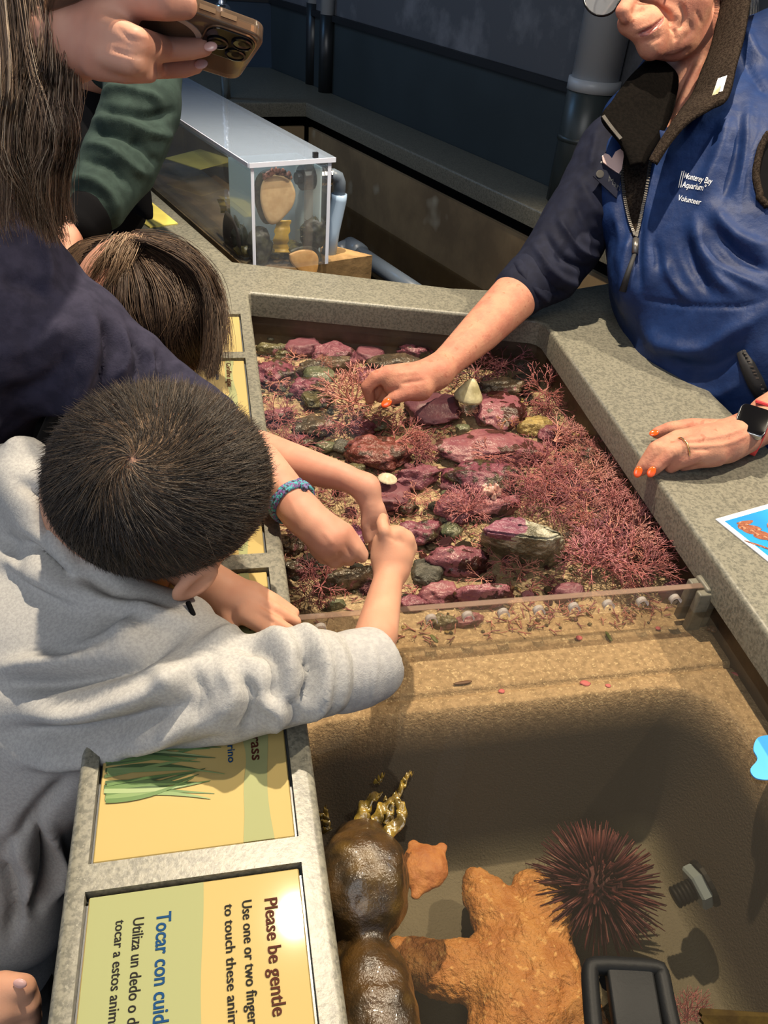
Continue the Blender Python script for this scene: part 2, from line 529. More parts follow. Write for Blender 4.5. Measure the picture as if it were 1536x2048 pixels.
class Skin:
    def __init__(s, V, Q): s.V = V; s.Q = Q; s.mi = np.zeros(len(Q), np.int32)
    def normals(s):
        a = s.V[s.Q[:, 2]] - s.V[s.Q[:, 0]]; b = s.V[s.Q[:, 3]] - s.V[s.Q[:, 1]]
        fn = np.cross(a, b); N = np.zeros_like(s.V)
        for i in range(4): np.add.at(N, s.Q[:, i], fn)
        return N / np.maximum(np.linalg.norm(N, axis=1), 1e-12)[:, None]
    def folds(s, strokes, depth=(0, 9)):
        """sculpt ridges (+) and creases (-): each stroke is (pixel polyline, width in pixels, height in metres)"""
        N = s.normals(); view = s.V - CAM
        face = np.clip(-(N * view).sum(1) / np.linalg.norm(view, axis=1) * 2.0, 0, 1)
        z = view @ FWD
        face = face * ((z > depth[0]) & (z < depth[1]))
        uv = project(s.V); off = np.zeros(len(s.V))
        for pl, w, h in strokes:
            pl = np.array(pl, float)
            if len(pl) > 2:
                t = np.linspace(0, len(pl) - 1, 6 * len(pl)); k = np.arange(len(pl))
                sm = np.stack([catmull(pl[:, 0], t), catmull(pl[:, 1], t)], 1)
            else: sm = pl
            L = np.concatenate([[0], np.cumsum(np.linalg.norm(np.diff(sm, axis=0), axis=1))]); tot = L[-1]
            best = np.full(len(uv), 1e9); pos = np.zeros(len(uv))
            lo = sm.min(0) - 3 * w; hi = sm.max(0) + 3 * w
            near = np.where(((uv > lo) & (uv < hi)).all(1))[0]
            for i in range(len(sm) - 1):
                a, b = sm[i], sm[i + 1]; d = b - a; l2 = d @ d + 1e-9
                t = np.clip(((uv[near] - a) @ d) / l2, 0, 1)
                dd = np.linalg.norm(uv[near] - a - t[:, None] * d, axis=1)
                m_ = dd < best[near]
                ii = near[m_]; best[ii] = dd[m_]; pos[ii] = (L[i] + t[m_] * (L[i + 1] - L[i])) / tot
            ends = np.clip(np.minimum(pos, 1 - pos) * 4 + 0.25, 0, 1)
            off[near] += h * np.exp(-(best[near] / w) ** 2) * ends[near]
        s.V = s.V + N * (off * face)[:, None]
        return s
    def noise(s, amp, scale, seed=0, octaves=2):
        N = s.normals()
        o = np.array([noise.fractal(Vector(v * scale) + Vector((seed, seed * 2, -seed)), 1.0, 2.0, octaves) for v in s.V])
        s.V = s.V + N * (o * amp)[:, None]
        return s
    def relax(s, n=1, f=0.5):
        for _ in range(n): s.V = relax(s.V, s.Q, f)
        return s
    def paint(s, polys, idx, depth=(0, 9)):
        """faces whose middle falls in a pixel polygon take another material"""
        c = s.V[s.Q].mean(1); uv = project(c); z = (c - CAM) @ FWD
        N = s.normals()[s.Q[:, 0]]
        fr = ((N * (c - CAM)).sum(1) < 0) & (z > depth[0]) & (z < depth[1])
        for poly in polys:
            poly = np.array(poly, float); ins = np.zeros(len(uv), bool)
            x, y = uv[:, 0], uv[:, 1]
            for i in range(len(poly)):
                (x1, y1), (x2, y2) = poly[i], poly[i - 1]
                c_ = ((y1 > y) != (y2 > y)) & (x < (x2 - x1) * (y - y1) / (y2 - y1 + 1e-12) + x1)
                ins ^= c_
            s.mi[ins & fr] = idx
        return s
    def build(s, name, material, parent=None, **kw):
        me = fast_mesh(s.V, s.Q)
        me.polygons.foreach_set('material_index', s.mi)
        return link(name, me, material, parent, True, **kw)
    def bvh(s): return BVHTree.FromPolygons([Vector(v) for v in s.V], [tuple(q) for q in s.Q.tolist()])

def catmull(x, t):
    n = len(x)
    i = np.clip(np.floor(t).astype(int), 0, n - 2); f = t - i
    p0 = x[np.clip(i - 1, 0, n - 1)]; p1 = x[i]; p2 = x[i + 1]; p3 = x[np.clip(i + 2, 0, n - 1)]
    return 0.5 * (2 * p1 + (p2 - p0) * f + (2 * p0 - 5 * p1 + 4 * p2 - p3) * f ** 2 + (-p0 + 3 * p1 - 3 * p2 + p3) * f ** 3)

def spline(pts, n):
    pts = np.array(pts, float); t = np.linspace(0, len(pts) - 1, n)
    return np.stack([catmull(pts[:, i], t) for i in range(pts.shape[1])], 1)

def strands(paths, rad, nside=3):
    """many hair strands as one mesh; paths is (n, m, 3)"""
    paths = np.asarray(paths); n, m_, _ = paths.shape
    tn = np.gradient(paths, axis=1); tn /= np.linalg.norm(tn, axis=2, keepdims=True) + 1e-12
    ref = np.where(np.abs(tn[..., 2:3]) > 0.9, np.array([1.0, 0, 0]), np.array([0, 0, 1.0]))
    a = np.cross(tn, ref); a /= np.linalg.norm(a, axis=2, keepdims=True) + 1e-12
    b = np.cross(tn, a)
    prof = np.linspace(1, 0.25, m_)[None, :, None] * (rad if np.isscalar(rad) else np.asarray(rad)[:, None, None])
    ring = [paths + prof * (math.cos(2 * math.pi * k / nside) * a + math.sin(2 * math.pi * k / nside) * b) for k in range(nside)]
    V = np.stack(ring, 2).reshape(-1, 3)
    base = (np.arange(n)[:, None] * m_ + np.arange(m_ - 1)[None, :]).ravel() * nside
    Q = np.concatenate([np.stack([base + k, base + (k + 1) % nside, base + nside + (k + 1) % nside, base + nside + k], 1) for k in range(nside)])
    return V, Q

def hair_mesh(name, paths, rad, materials, parent, kind=None):
    V, Q = strands(paths, rad)
    n, m_, _ = np.asarray(paths).shape
    me = fast_mesh(V, Q)
    pick = RNG.integers(0, len(materials), n)
    mi = np.tile(np.repeat(pick, m_ - 1), 3)
    if len(mi) == len(me.polygons): me.polygons.foreach_set('material_index', mi.astype(np.int32))
    return link(name, me, materials, parent, True, kind=kind)

# ------------------------------------------------------------------ the hall
def structure(name, mb, material, **kw):
    return tag(mb.build(name, material, **kw), kind='structure')

NB = np.array([0.938, 0.346, 0.0])       # out of the back wall, seen from the pool
TB = np.array([0.346, -0.938, 0.0])      # along the back wall towards the right
UP = np.array([0, 0, 1.0])
def on_back(u, v, c=1.465):
    """point of the plane NB.p = c seen at a pixel"""
    d = W3 @ np.array([u - 768, v - 1024, F]); t = (c - NB @ CAM) / (NB @ d)
    return CAM + d * t

mb = MB(); mb.box((0.8, 1.2, -0.03), (4.2, 0, 0), (0, 4.2, 0), (0, 0, 0.03)); structure('floor', mb, 'floor_dark')
mb = MB(); mb.box((0.8, 1.2, 3.63), (4.2, 0, 0), (0, 4.2, 0), (0, 0, 0.03)); structure('ceiling', mb, 'ceiling_dark')
# low partition behind the trough: dark panel below a black rail, scuffed panel above
b0 = 1.468 * NB
def back_panel(name, s0, s1, z0, z1, mt, thick=0.05, out=0.0):
    mb = MB()
    c = b0 + NB * (thick / 2 - out) + TB * (s0 + s1) / 2 + UP * (z0 + z1) / 2
    mb.box(c, NB * thick / 2, TB * (s1 - s0) / 2, UP * (z1 - z0) / 2)
    return structure(name, mb, mt)
sL = -3.35
back_panel('wall_back', sL, 0.9, 0.0, T + 0.222, 'wall_teal')
back_panel('wall_back_upper', sL, 0.9, T + 0.222, 1.75, 'wall_chalk', 0.05, -0.004)
back_panel('trim_1', sL, 0.9, T + 0.214, T + 0.232, 'black_trim', 0.02, 0.012)
# the wall that closes the far end of the trough
q0 = b0 + TB * sL
q0[:2] = P(540, 135, 0)[:2]
dl = np.array([-1.0, -0.12, 0]); dl /= np.linalg.norm(dl); nl = np.array([-dl[1], dl[0], 0])
mb = MB(); mb.box(q0 + dl * 1.4 - nl * 0.03 + UP * (0.5 * (T + 0.216)), dl * 1.45, nl * 0.025, UP * (0.5 * (T + 0.216))); structure('wall_far', mb, 'wall_blue')
mb = MB(); mb.box(q0 + dl * 1.4 - nl * 0.03 + UP * (T + 0.226 + 0.38), dl * 1.45, nl * 0.021, UP * 0.38); structure('wall_far_upper', mb, 'wall_blue')
mb = MB(); mb.box(q0 + dl * 1.4 - nl * 0.004 + UP * (T + 0.221), dl * 1.45, nl * 0.006, UP * 0.007); structure('trim_2', mb, 'black_trim')
# blue glowing panel and frame added to the ceiling out of view, for reflections
emis('panel_glow', (0.10, 0.42, 1.0), 6.0)
mb = MB(); mb.box((3.07, 2.08, 3.585), (0.34, 0, 0), (0, 0.19, 0), (0, 0, 0.01)); structure('glow_panel_1', mb, 'panel_glow')
mb = MB()
for sx in (-1, 1): mb.box((3.07 + sx * 0.365, 2.08, 3.575), (0.025, 0, 0), (0, 0.24, 0), (0, 0, 0.025))
for sy in (-1, 1): mb.box((3.07, 2.08 + sy * 0.215, 3.575), (0.34, 0, 0), (0, 0.025, 0), (0, 0, 0.025))
structure('trim_3', mb, 'black_trim')

# ------------------------------------------------------------------ touch pool: stone counter, basins, water
pool = empty('touch_pool', (0.25, 0.7, 0), 'grey-brown stone touch pool with a wide counter around two basins', 'touch pool')
XL = 0.0535
def xr(y): return 0.53 - (1.155 - y) * (0.53 - 0.499) / (1.155 - 0.443)
FL, FR = np.array([XL, 1.28]), np.array([0.53, 1.155])
hole = [(XL, -0.12), (XL, 1.276), (0.058, 1.2795)]
hole += [(0.515, 1.1605), (0.524, 1.154), (xr(1.14), 1.14), (xr(0.8), 0.8), (xr(0.443), 0.443), (xr(-0.12), -0.12)]
tA = np.array([0.034, 1.42]); 
trough_hole = [tuple(tA), (0.407, 1.300), (0.550, 1.281), (0.650, 1.300), (0.734, 1.329), (0.88, 1.36)]
bl = 1.299 * NB
r_end = bl + TB * 0.15; l_end = np.array([0.325, 2.874])
trough_hole += [tuple((NB * 1.299 + TB * (TB @ np.array([0.88, 1.36, 0]) - 0.05))[:2]), tuple(l_end), (0.141, 2.832), tuple(tA + np.array([-0.346, 0.938]) * 1.42)]
SIGNS = [(1.059, 1.191), (0.836, 1.040), (0.610, 0.815), (0.457, 0.588), (0.302, 0.438), (0.02, 0.283)]
SX0, SX1 = -0.104, 0.0365
outer = [(-0.118, -0.25), (-0.118, 1.22), (-0.30, 1.62), (-0.72, 2.76), (-0.72, 3.40), tuple((q0 + dl * 0.96 + nl * 0.0)[:2]),
         tuple(q0[:2]), tuple((b0 + TB * -2.98)[:2]), tuple((b0 + TB * (-0.95))[:2]), (1.02, 1.20), (0.74, 1.13), (0.70, 0.9), (0.70, -0.25)]
outer[5] = (-0.70, 3.42)
def slab(name, outer, holes, z1, thick, material, parent, bevel):
    bm = bmesh.new()
    def loop(pts):
        vs = [bm.verts.new((x, y, z1)) for x, y in pts]
        for i in range(len(vs)): bm.edges.new((vs[i], vs[(i + 1) % len(vs)]))
    loop(outer)
    for h_ in holes: loop(h_)
    bmesh.ops.triangle_fill(bm, edges=bm.edges[:], use_beauty=True, use_dissolve=False, normal=(0, 0, 1))
    bmesh.ops.recalc_face_normals(bm, faces=bm.faces)
    if bm.faces[0].normal.z < 0: bmesh.ops.reverse_faces(bm, faces=bm.faces)
    r = bmesh.ops.extrude_face_region(bm, geom=bm.faces[:])
    nv = [g for g in r['geom'] if isinstance(g, bmesh.types.BMVert)]
    for f in [g for g in r['geom'] if isinstance(g, bmesh.types.BMFace)]: pass
    # the extruded copy becomes the top, the original the underside
    for v in bm.verts:
        if v not in set(nv): v.co.z = z1 - thick
    bmesh.ops.recalc_face_normals(bm, faces=bm.faces)
    ed = [e for e in bm.edges if abs(e.verts[0].co.z - z1) < 1e-6 and abs(e.verts[1].co.z - z1) < 1e-6
          and any(abs(f.normal.z) < 0.5 for f in e.link_faces)]
    big = [e for e in ed if not all(SX0 - .003 < v.co.x < SX1 + .003 and any(a - .003 < v.co.y < b + .003 for a, b in SIGNS) for v in e.verts)]
    bmesh.ops.bevel(bm, geom=big, offset=bevel, segments=4, affect='EDGES', profile=0.5, clamp_overlap=True)
    me = bpy.data.meshes.new('mesh'); bm.to_mesh(me); bm.free()
    return autosmooth(link(name, me, material, parent), 30)
sign_holes = [[(SX0, a), (SX0, b), (SX1, b), (SX1, a)] for a, b in SIGNS]
slab('counter', outer, [hole, trough_hole] + sign_holes, T, 0.042, 'counter_stone', pool, 0.006)
# body of the counter down to the floor
mb = MB()
sup = [(-0.10, -0.23), (-0.10, 1.22), (-0.28, 1.63), (-0.69, 2.77), (-0.69, 3.36), (0.20, 3.48), tuple((1.46 * NB + TB * -2.99)[:2]), tuple((1.46 * NB + TB * (-0.97))[:2]), (1.0, 1.22), (0.72, 1.14), (0.68, 0.9), (0.68, -0.23)]
n_ = len(sup)
vv = [np.array([x, y, 0.0]) for x, y in sup] + [np.array([x, y, T - 0.0425]) for x, y in sup]
mb.add(vv, [(i, (i + 1) % n_, n_ + (i + 1) % n_, n_ + i) for i in range(n_)])
mb.build('cabinet', 'cabinet_dark', pool)

# basin floor: raised rocky shelf, sandy ledge, deep end
def smooth(a, b, x):
    t = np.clip((x - a) / (b - a), 0, 1); return t * t * (3 - 2 * t)
ZW = -0.058
gx = np.linspace(0.040, 0.552, 256); gy = np.concatenate([np.linspace(-0.14, 0.36, 90), np.linspace(0.362, 0.57, 160), np.linspace(0.575, 1.30, 90)])
X, Y = np.meshgrid(gx, gy, indexing='ij')
shelf = -0.098 + 0.004 * np.sin(7 * X + 3) * np.sin(9 * Y)
ledge = np.where(Y > 0.484, -0.086, -0.090) - 0.004 * np.exp(-((Y - 0.484) / 0.004) ** 2)
# deep end: rounded rectangle in plan with a soft shoulder
cx, cy, hx, hy, rr = 0.255, 0.12, 0.236, 0.345, 0.075
qx = np.abs(X - cx) - (hx - rr); qy = np.abs(Y - cy) - (hy - rr)
sd = np.minimum(np.maximum(qx, qy), 0) + np.hypot(np.maximum(qx, 0), np.maximum(qy, 0)) - rr
slope_r = smooth(0.0, -0.10, sd) * 0.02
deep = -0.088 - 0.165 * smooth(0.006, -0.066, sd) - slope_r
Z = np.where(Y > 0.545, shelf, np.minimum(ledge, deep))
V = np.stack([X, Y, Z + T], -1).reshape(-1, 3)
ny = len(gy); nx = len(gx)
ii = (np.arange(nx - 1)[:, None] * ny + np.arange(ny - 1)[None, :]).ravel()
Q = np.stack([ii, ii + ny, ii + ny + 1, ii + 1], 1)
me = fast_mesh(V, Q)
cz = V[Q].mean(1)
sdc = sd.reshape(-1)[Q].mean(1)
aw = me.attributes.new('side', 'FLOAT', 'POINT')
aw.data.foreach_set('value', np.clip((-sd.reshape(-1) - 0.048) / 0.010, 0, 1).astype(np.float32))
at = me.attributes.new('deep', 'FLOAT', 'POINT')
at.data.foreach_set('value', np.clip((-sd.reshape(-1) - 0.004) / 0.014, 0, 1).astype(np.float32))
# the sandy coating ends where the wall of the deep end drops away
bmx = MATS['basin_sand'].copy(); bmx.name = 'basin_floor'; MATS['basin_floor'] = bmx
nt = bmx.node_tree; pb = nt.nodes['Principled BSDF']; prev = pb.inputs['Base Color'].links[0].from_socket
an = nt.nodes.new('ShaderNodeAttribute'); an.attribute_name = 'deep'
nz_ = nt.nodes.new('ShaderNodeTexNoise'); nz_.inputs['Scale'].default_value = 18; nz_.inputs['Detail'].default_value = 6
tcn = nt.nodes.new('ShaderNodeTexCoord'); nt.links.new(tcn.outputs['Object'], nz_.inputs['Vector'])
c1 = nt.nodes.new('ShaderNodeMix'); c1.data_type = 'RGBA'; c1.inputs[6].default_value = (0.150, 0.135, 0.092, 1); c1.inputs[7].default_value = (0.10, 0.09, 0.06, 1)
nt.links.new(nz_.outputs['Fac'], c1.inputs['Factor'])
aw_ = nt.nodes.new('ShaderNodeAttribute'); aw_.attribute_name = 'side'       # brown sides darkened past their own tone, standing in for shade
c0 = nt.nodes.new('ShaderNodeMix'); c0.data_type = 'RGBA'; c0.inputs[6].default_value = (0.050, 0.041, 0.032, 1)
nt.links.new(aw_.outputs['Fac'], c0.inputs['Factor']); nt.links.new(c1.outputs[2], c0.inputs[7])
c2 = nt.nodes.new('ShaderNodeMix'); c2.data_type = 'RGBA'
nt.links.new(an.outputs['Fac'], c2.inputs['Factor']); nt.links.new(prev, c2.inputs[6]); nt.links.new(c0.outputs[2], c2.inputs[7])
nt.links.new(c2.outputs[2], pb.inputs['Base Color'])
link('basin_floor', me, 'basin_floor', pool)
# basin walls under the lip
mb = MB()
wall = [(XL - 0.004, -0.12), (XL - 0.004, 1.286), (0.532, 1.163), (xr(1.14) + 0.013, 1.14), (xr(0.443) + 0.016, 0.443), (xr(-0.12) + 0.016, -0.12)]
for i in range(len(wall) - 1):
    a = np.array([*wall[i], T - 0.041]); b = np.array([*wall[i + 1], T - 0.041]); dz = np.array([0, 0, -0.28])
    o_ = np.cross(b - a, UP); o_ = -o_ / np.linalg.norm(o_) * 0.01
    mb.prism([a, b, b + o_, a + o_], dz)
mb.build('basin_wall', 'basin_wall', pool)
def grid_sheet(name, poly_x, poly_y, z, material, parent, kind=None, label=None):
    nx, ny = len(poly_x), len(poly_y)
    V = [(x, y, z) for x in poly_x for y in poly_y]
    ii = [(i * ny + j, (i + 1) * ny + j, (i + 1) * ny + j + 1, i * ny + j + 1) for i in range(nx - 1) for j in range(ny - 1)]
    return link(name, mesh(V, ii), material, parent, True, kind=kind, label=label)
# water surfaces
me = mesh([(XL - 0.003, 0.545, T + ZW), (0.5195, 0.545, T + ZW), (0.545, 1.155, T + ZW), (XL - 0.003, 1.285, T + ZW)], [(0, 1, 2, 3)])
link('shelf_water', me, 'water_sheet', pool, kind='stuff', label='clear shallow water over the rocks')
me = mesh([(XL - 0.003, -0.12, T + ZW - 0.002), (0.492, -0.12, T + ZW - 0.002), (0.5195, 0.545, T + ZW - 0.002), (XL - 0.003, 0.545, T + ZW - 0.002)], [(0, 1, 2, 3)])
link('deep_water', me, 'water_deep', pool, kind='stuff', label='murky water of the deep end')
# trough behind: brown back wall, floor, water
th = [np.array([*p, 0.0]) for p in trough_hole]
mb = MB()
for i in range(len(th)):
    a, b = th[i], th[(i + 1) % len(th)]
    o_ = np.cross(b - a, UP); o_ = o_ / np.linalg.norm(o_) * 0.012
    dirn = 1 if (o_ @ (np.array([0.35, 2.0, 0]) - a)) < 0 else -1
    o_ = o_ * dirn
    s_ = o_ * 1.0
    a1, b1 = a + s_ + UP * (T - 0.075), b + s_ + UP * (T - 0.075)
    mb.prism([a1, b1, b1 + o_, a1 + o_], UP * -0.35)
mb.build('trough_wall', 'trough_wall', pool)
mb = MB(); mb.prism([p * 1.0 + UP * (T - 0.41) for p in th], UP * -0.02); mb.build('trough_floor', 'trough_floor', pool)
me = mesh([p + UP * (T - 0.245) for p in th], [tuple(range(len(th)))])
link('trough_water', me, 'trough_water', pool, kind='stuff', label='dark shallow water in the far trough')

# ------------------------------------------------------------------ lettering
def text_mesh(body, size=1.0, bold=0.0, extrude=0.0):
    cu = bpy.data.curves.new('text', 'FONT'); cu.body = body; cu.size = size; cu.offset = bold; cu.extrude = extrude
    cu.resolution_u = 3
    o = bpy.data.objects.new('text', cu); COL.objects.link(o)
    dg = bpy.context.evaluated_depsgraph_get(); dg.update()
    me = bpy.data.meshes.new_from_object(o.evaluated_get(dg))
    bpy.data.objects.remove(o); bpy.data.curves.remove(cu)
    return me
def text_on(name, body, o, ex, ey, length, height, material, parent, bold=0.0, slant=0.0, nrm=None, thick=0.0004):
    """letters laid flat from o along ex (unit reading direction), ey (unit letter-up direction)"""
    me = text_mesh(body, 1.0, bold, 0.02)
    co = np.empty(len(me.vertices) * 3); me.vertices.foreach_get('co', co); co = co.reshape(-1, 3)
    w = co[:, 0].max() - co[:, 0].min(); x = (co[:, 0] - co[:, 0].min()) / w * length
    y = co[:, 1] / 0.70 * height
    nrm = np.cross(ex, ey) if nrm is None else nrm
    z = (co[:, 2] / 0.02 * 0.5 + 0.5) * thick
    V = np.asarray(o) + (x + slant * y)[:, None] * ex + y[:, None] * ey + z[:, None] * nrm
    me.vertices.foreach_set('co', V.ravel()); me.update()
    return link(name, me, material, parent, False)

# ------------------------------------------------------------------ sign panels let into the left counter
SZ = T - 0.0035
EXR, EYR = np.array([0, -1.0, 0]), np.array([1.0, 0, 0])
def panel(i, label, base='sign_yellow'):
    a, b = SIGNS[i]
    p = empty('sign_panel', ((SX0 + SX1) / 2, (a + b) / 2, SZ - 0.006), label, 'sign', 'sign panels set into the left counter')
    mb = MB(); mb.box(((SX0 + SX1) / 2, (a + b) / 2, SZ - 0.004), ((SX1 - SX0) / 2 - 0.0022, 0, 0), (0, (b - a) / 2 - 0.0022, 0), (0, 0, 0.004))
    mb.build('plate', base, p, bevel=0.0008, segs=1)
    mb = MB(); mb.box(((SX0 + SX1) / 2, (a + b) / 2, SZ - 0.007), ((SX1 - SX0) / 2 - 0.0001, 0, 0), (0, (b - a) / 2 - 0.0001, 0), (0, 0, 0.001))
    mb.build('backing', 'sign_rim', p)
    return p
def band(p, i, x0, x1, material, wav0=0.002, wav1=0.002, ph=0.0):
    a, b = SIGNS[i]; a += 0.0028; b -= 0.0028
    ys = np.linspace(a, b, 40)
    L = [(x0 + wav0 * math.sin(y * 55 + ph) + 0.4 * wav0 * math.sin(y * 121 + ph), y) for y in ys]
    R = [(x1 + wav1 * math.sin(y * 48 + ph + 1) , y) for y in ys]
    V = [(x, y, SZ + 0.0001) for x, y in L] + [(x, y, SZ + 0.0001) for x, y in R] + [(x, y, SZ + 0.0003) for x, y in L] + [(x, y, SZ + 0.0003) for x, y in R]
    n = 40; f = []
    for k in range(n - 1):
        f += [(2 * n + k, 3 * n + k, 3 * n + k + 1, 2 * n + k + 1), (k, k + 1, n + k + 1, n + k), (k, 2 * n + k, 2 * n + k + 1, k + 1), (n + k, n + k + 1, 3 * n + k + 1, 3 * n + k)]
    me = mesh(V, f)
    return link('printed_band', me, material, p, False)
def line(p, body, px0, px1, hpx, material, bold=0.0, name='lettering'):
    a = P(px0[0], px0[1], -0.0035); b = P(px1[0], px1[1], -0.0035)
    h_ = (P(px0[0] + hpx, px0[1], -0.0035)[0] - a[0])
    return text_on(name, body, (a[0], a[1], SZ + 0.0004), EXR, EYR, a[1] - b[1], h_, material, p, bold)

s = panel(0, 'small yellow sign panel farthest along the left counter, by the girl')
band(s, 0, 0.002, 0.012, 'sign_pale')
line(s, 'Bat star', (452, 641), (455, 668), 9, 'ink_brown', 0.01)
s = panel(1, 'yellow sign panel with the words Coralline algae')
band(s, 1, 0.008, 0.019, 'sign_green'); band(s, 1, -0.095, -0.06, 'sign_pale', ph=2)
line(s, 'Coralline algae', (452, 727), (461, 774), 10, 'ink_brown', 0.012)
line(s, 'Alga coralina', (431, 727), (437, 760), 7, 'ink_blue')
s = panel(2, 'yellow sign panel mostly hidden behind the boy, beside his elbowed friend')
band(s, 2, 0.008, 0.019, 'sign_green')
s['label'] = 'yellow sign panel mostly covered by the dark-haired boy\'s head'
s = panel(3, 'yellow sign panel under the boy\'s resting left hand')
band(s, 3, 0.006, 0.018, 'sign_green')
line(s, 'Feather boa', (492, 1164), (500, 1262), 15, 'ink_brown', 0.02)
s = panel(4, 'yellow sign panel printed with a clump of green surfgrass')
band(s, 4, P(494, 1682, 0)[0], P(549, 1673, 0)[0], 'sign_green')
line(s, 'Surfgrass', (497, 1414), (503, 1522), 21, 'ink_brown', 0.010)
line(s, 'Pasto marino', (452, 1418), (459, 1526), 14, 'ink_blue', 0.006)
a_, b_ = SIGNS[4]
for k in range(64):
    y0 = a_ + 0.048 + 0.082 * random.random(); x0 = SX0 + 0.004 + 0.003 * random.random()
    ln = 0.045 + 0.04 * random.random(); dy = random.uniform(-0.012, 0.012); w = random.uniform(0.0009, 0.002)
    mb = MB(); zz = SZ + 0.0003 + 0.00001 * k
    top = []; bot = []
    for t in np.linspace(0, 1, 9):
        x = x0 + ln * t; y = y0 + dy * t * t + 0.0025 * math.sin(3 * t + k); ww = w * (1 - t ** 3) + 0.0002
        y = min(max(y, a_ + 0.004), b_ - 0.004)
        top.append((x, y + ww, zz)); bot.append((x, y - ww, zz))
    mb.prism(bot + top[::-1], (0, 0, 0.0002))
    mb.build('printed_blade', 'print_grass_%d' % random.choice([0, 0, 1, 1, 2, 2, 3, 4]), s)
s = panel(5, 'large yellow and green sign panel reading Please be gentle, nearest on the counter')
band(s, 5, SX0 + 0.003, P(404, 1900, 0)[0], 'sign_green', 0.0, 0.0012)
line(s, 'Please be gentle', (529, 1799), (552, 2033), 26, 'ink_brown', 0.010)
line(s, 'Use one or two fingers', (484, 1803), (496, 2062), 20, 'ink_black', 0.004)
line(s, 'to touch these animals', (449, 1810), (458, 2090), 19, 'ink_black', 0.004)
line(s, 'Tocar con cuidado', (314, 1827), (317, 2110), 29, 'ink_blue', 0.014)
line(s, 'Utiliza un dedo o dos', (267, 1838), (255, 2080), 22, 'ink_black', 0.004)
line(s, 'tocar a estos animales', (232, 1842), (216, 2095), 20, 'ink_black', 0.004)

# ------------------------------------------------------------------ clear display tank standing at the trough's near end
NT = -TB                       # the tank's long direction, away from the camera
ST = NB                        # across the tank, towards the trough
TF = np.array([*P(500, 325, 0.160)[:2], 0.0])        # front left corner
TW = 0.158; TL = 0.78; TZ0, TZ1 = T - 0.035, T + 0.152
def tk(a, b, z): return TF + ST * a + NT * b + UP * z
tank = empty('display_tank', tk(TW / 2, TL / 2, TZ0), 'long clear acrylic tank of abalones standing behind the stone counter', 'tank')
def slabbox(mb, a0, a1, b0, b1, z0, z1, mi=0):
    mb.box(tk((a0 + a1) / 2, (b0 + b1) / 2, (z0 + z1) / 2), ST * (a1 - a0) / 2, NT * (b1 - b0) / 2, UP * (z1 - z0) / 2, mi)
w_ = 0.007
def pane(name, a0, a1, b0, b1, z0=TZ0, z1=TZ1, material='acrylic'):
    mb = MB(); slabbox(mb, a0, a1, b0, b1, z0, z1); return mb.build(name, material, tank)
pane('front_panel', w_, TW - w_, 0, w_)
pane('back_panel', w_, TW - w_, TL - w_, TL)
pane('left_panel', 0, w_, 0, TL)
pane('right_panel', TW - w_, TW, 0, TL)
pane('base_panel', w_, TW - w_, w_, TL - w_, TZ0, TZ0 + 0.006)
lid = pane('lid', -0.004, TW + 0.006, -0.004, TL, TZ1 + 0.0005, TZ1 + 0.0085, 'acrylic_lid')
for a0_, a1_ in ((0.0005, w_ - 0.0005), (TW - w_, TW)):
  mb = MB()
  slabbox(mb, a0_, a1_, -0.0012, -0.0001, TZ0, TZ1)
  mb.build('edge', 'acrylic_edge', tank, label='pale polished edges of the tank')
mb = MB()
slabbox(mb, -0.004, TW + 0.006, -0.0065, -0.0042, TZ1 + 0.0006, TZ1 + 0.0084)
slabbox(mb, -0.0062, -0.0042, -0.004, TL, TZ1 + 0.001, TZ1 + 0.008)
mb.build('lid_edge', 'acrylic_edge', tank)
mb = MB(); slabbox(mb, 0.112, 0.127, w_ + 0.001, w_ + 0.009, TZ0 + 0.006, TZ1 - 0.002); mb.build('divider_strip', 'acrylic_divider', tank)
mb = MB(); slabbox(mb, 0.121, 0.130, -0.003, 0.003, TZ1 + 0.009, TZ1 + 0.018); mb.build('latch', 'black_trim', tank)
clear('tank_water', (0.86, 0.92, 0.93), 1.33, 0.02, haze=0.05, hazecol=(0.75, 0.85, 0.88))
me = mesh([tk(w_, w_, TZ1 - 0.012), tk(TW - w_, w_, TZ1 - 0.012), tk(TW - w_, TL - w_, TZ1 - 0.012), tk(w_, TL - w_, TZ1 - 0.012)], [(0, 1, 2, 3)])
link('water', me, 'tank_water', tank, kind='stuff')
mt_ = mat('tank_backdrop', (0.62, 0.74, 0.76), rough=0.6)
nt = mt_.node_tree; tl = nt.nodes.new('ShaderNodeBsdfTranslucent'); tl.inputs[0].default_value = (0.88, 0.95, 0.96, 1)
ms = nt.nodes.new('ShaderNodeMixShader'); ms.inputs[0].default_value = 0.6; ou = nt.nodes['Material Output']
nt.links.new(nt.nodes['Principled BSDF'].outputs[0], ms.inputs[1]); nt.links.new(tl.outputs[0], ms.inputs[2]); nt.links.new(ms.outputs[0], ou.inputs[0])
mb = MB(); slabbox(mb, w_ + 0.004, TW - w_ - 0.001, 0.125, 0.128, TZ0 + 0.007, TZ1 - 0.014); mb.build('screen', 'tank_backdrop', tank, label='pale screen across the inside of the tank')
mb = MB(); slabbox(mb, TW - w_ - 0.004, TW - w_ - 0.001, w_ + 0.012, 0.124, TZ0 + 0.007, TZ1 - 0.014); mb.build('screen', 'tank_backdrop', tank, label='pale screen along the tank\'s right wall')
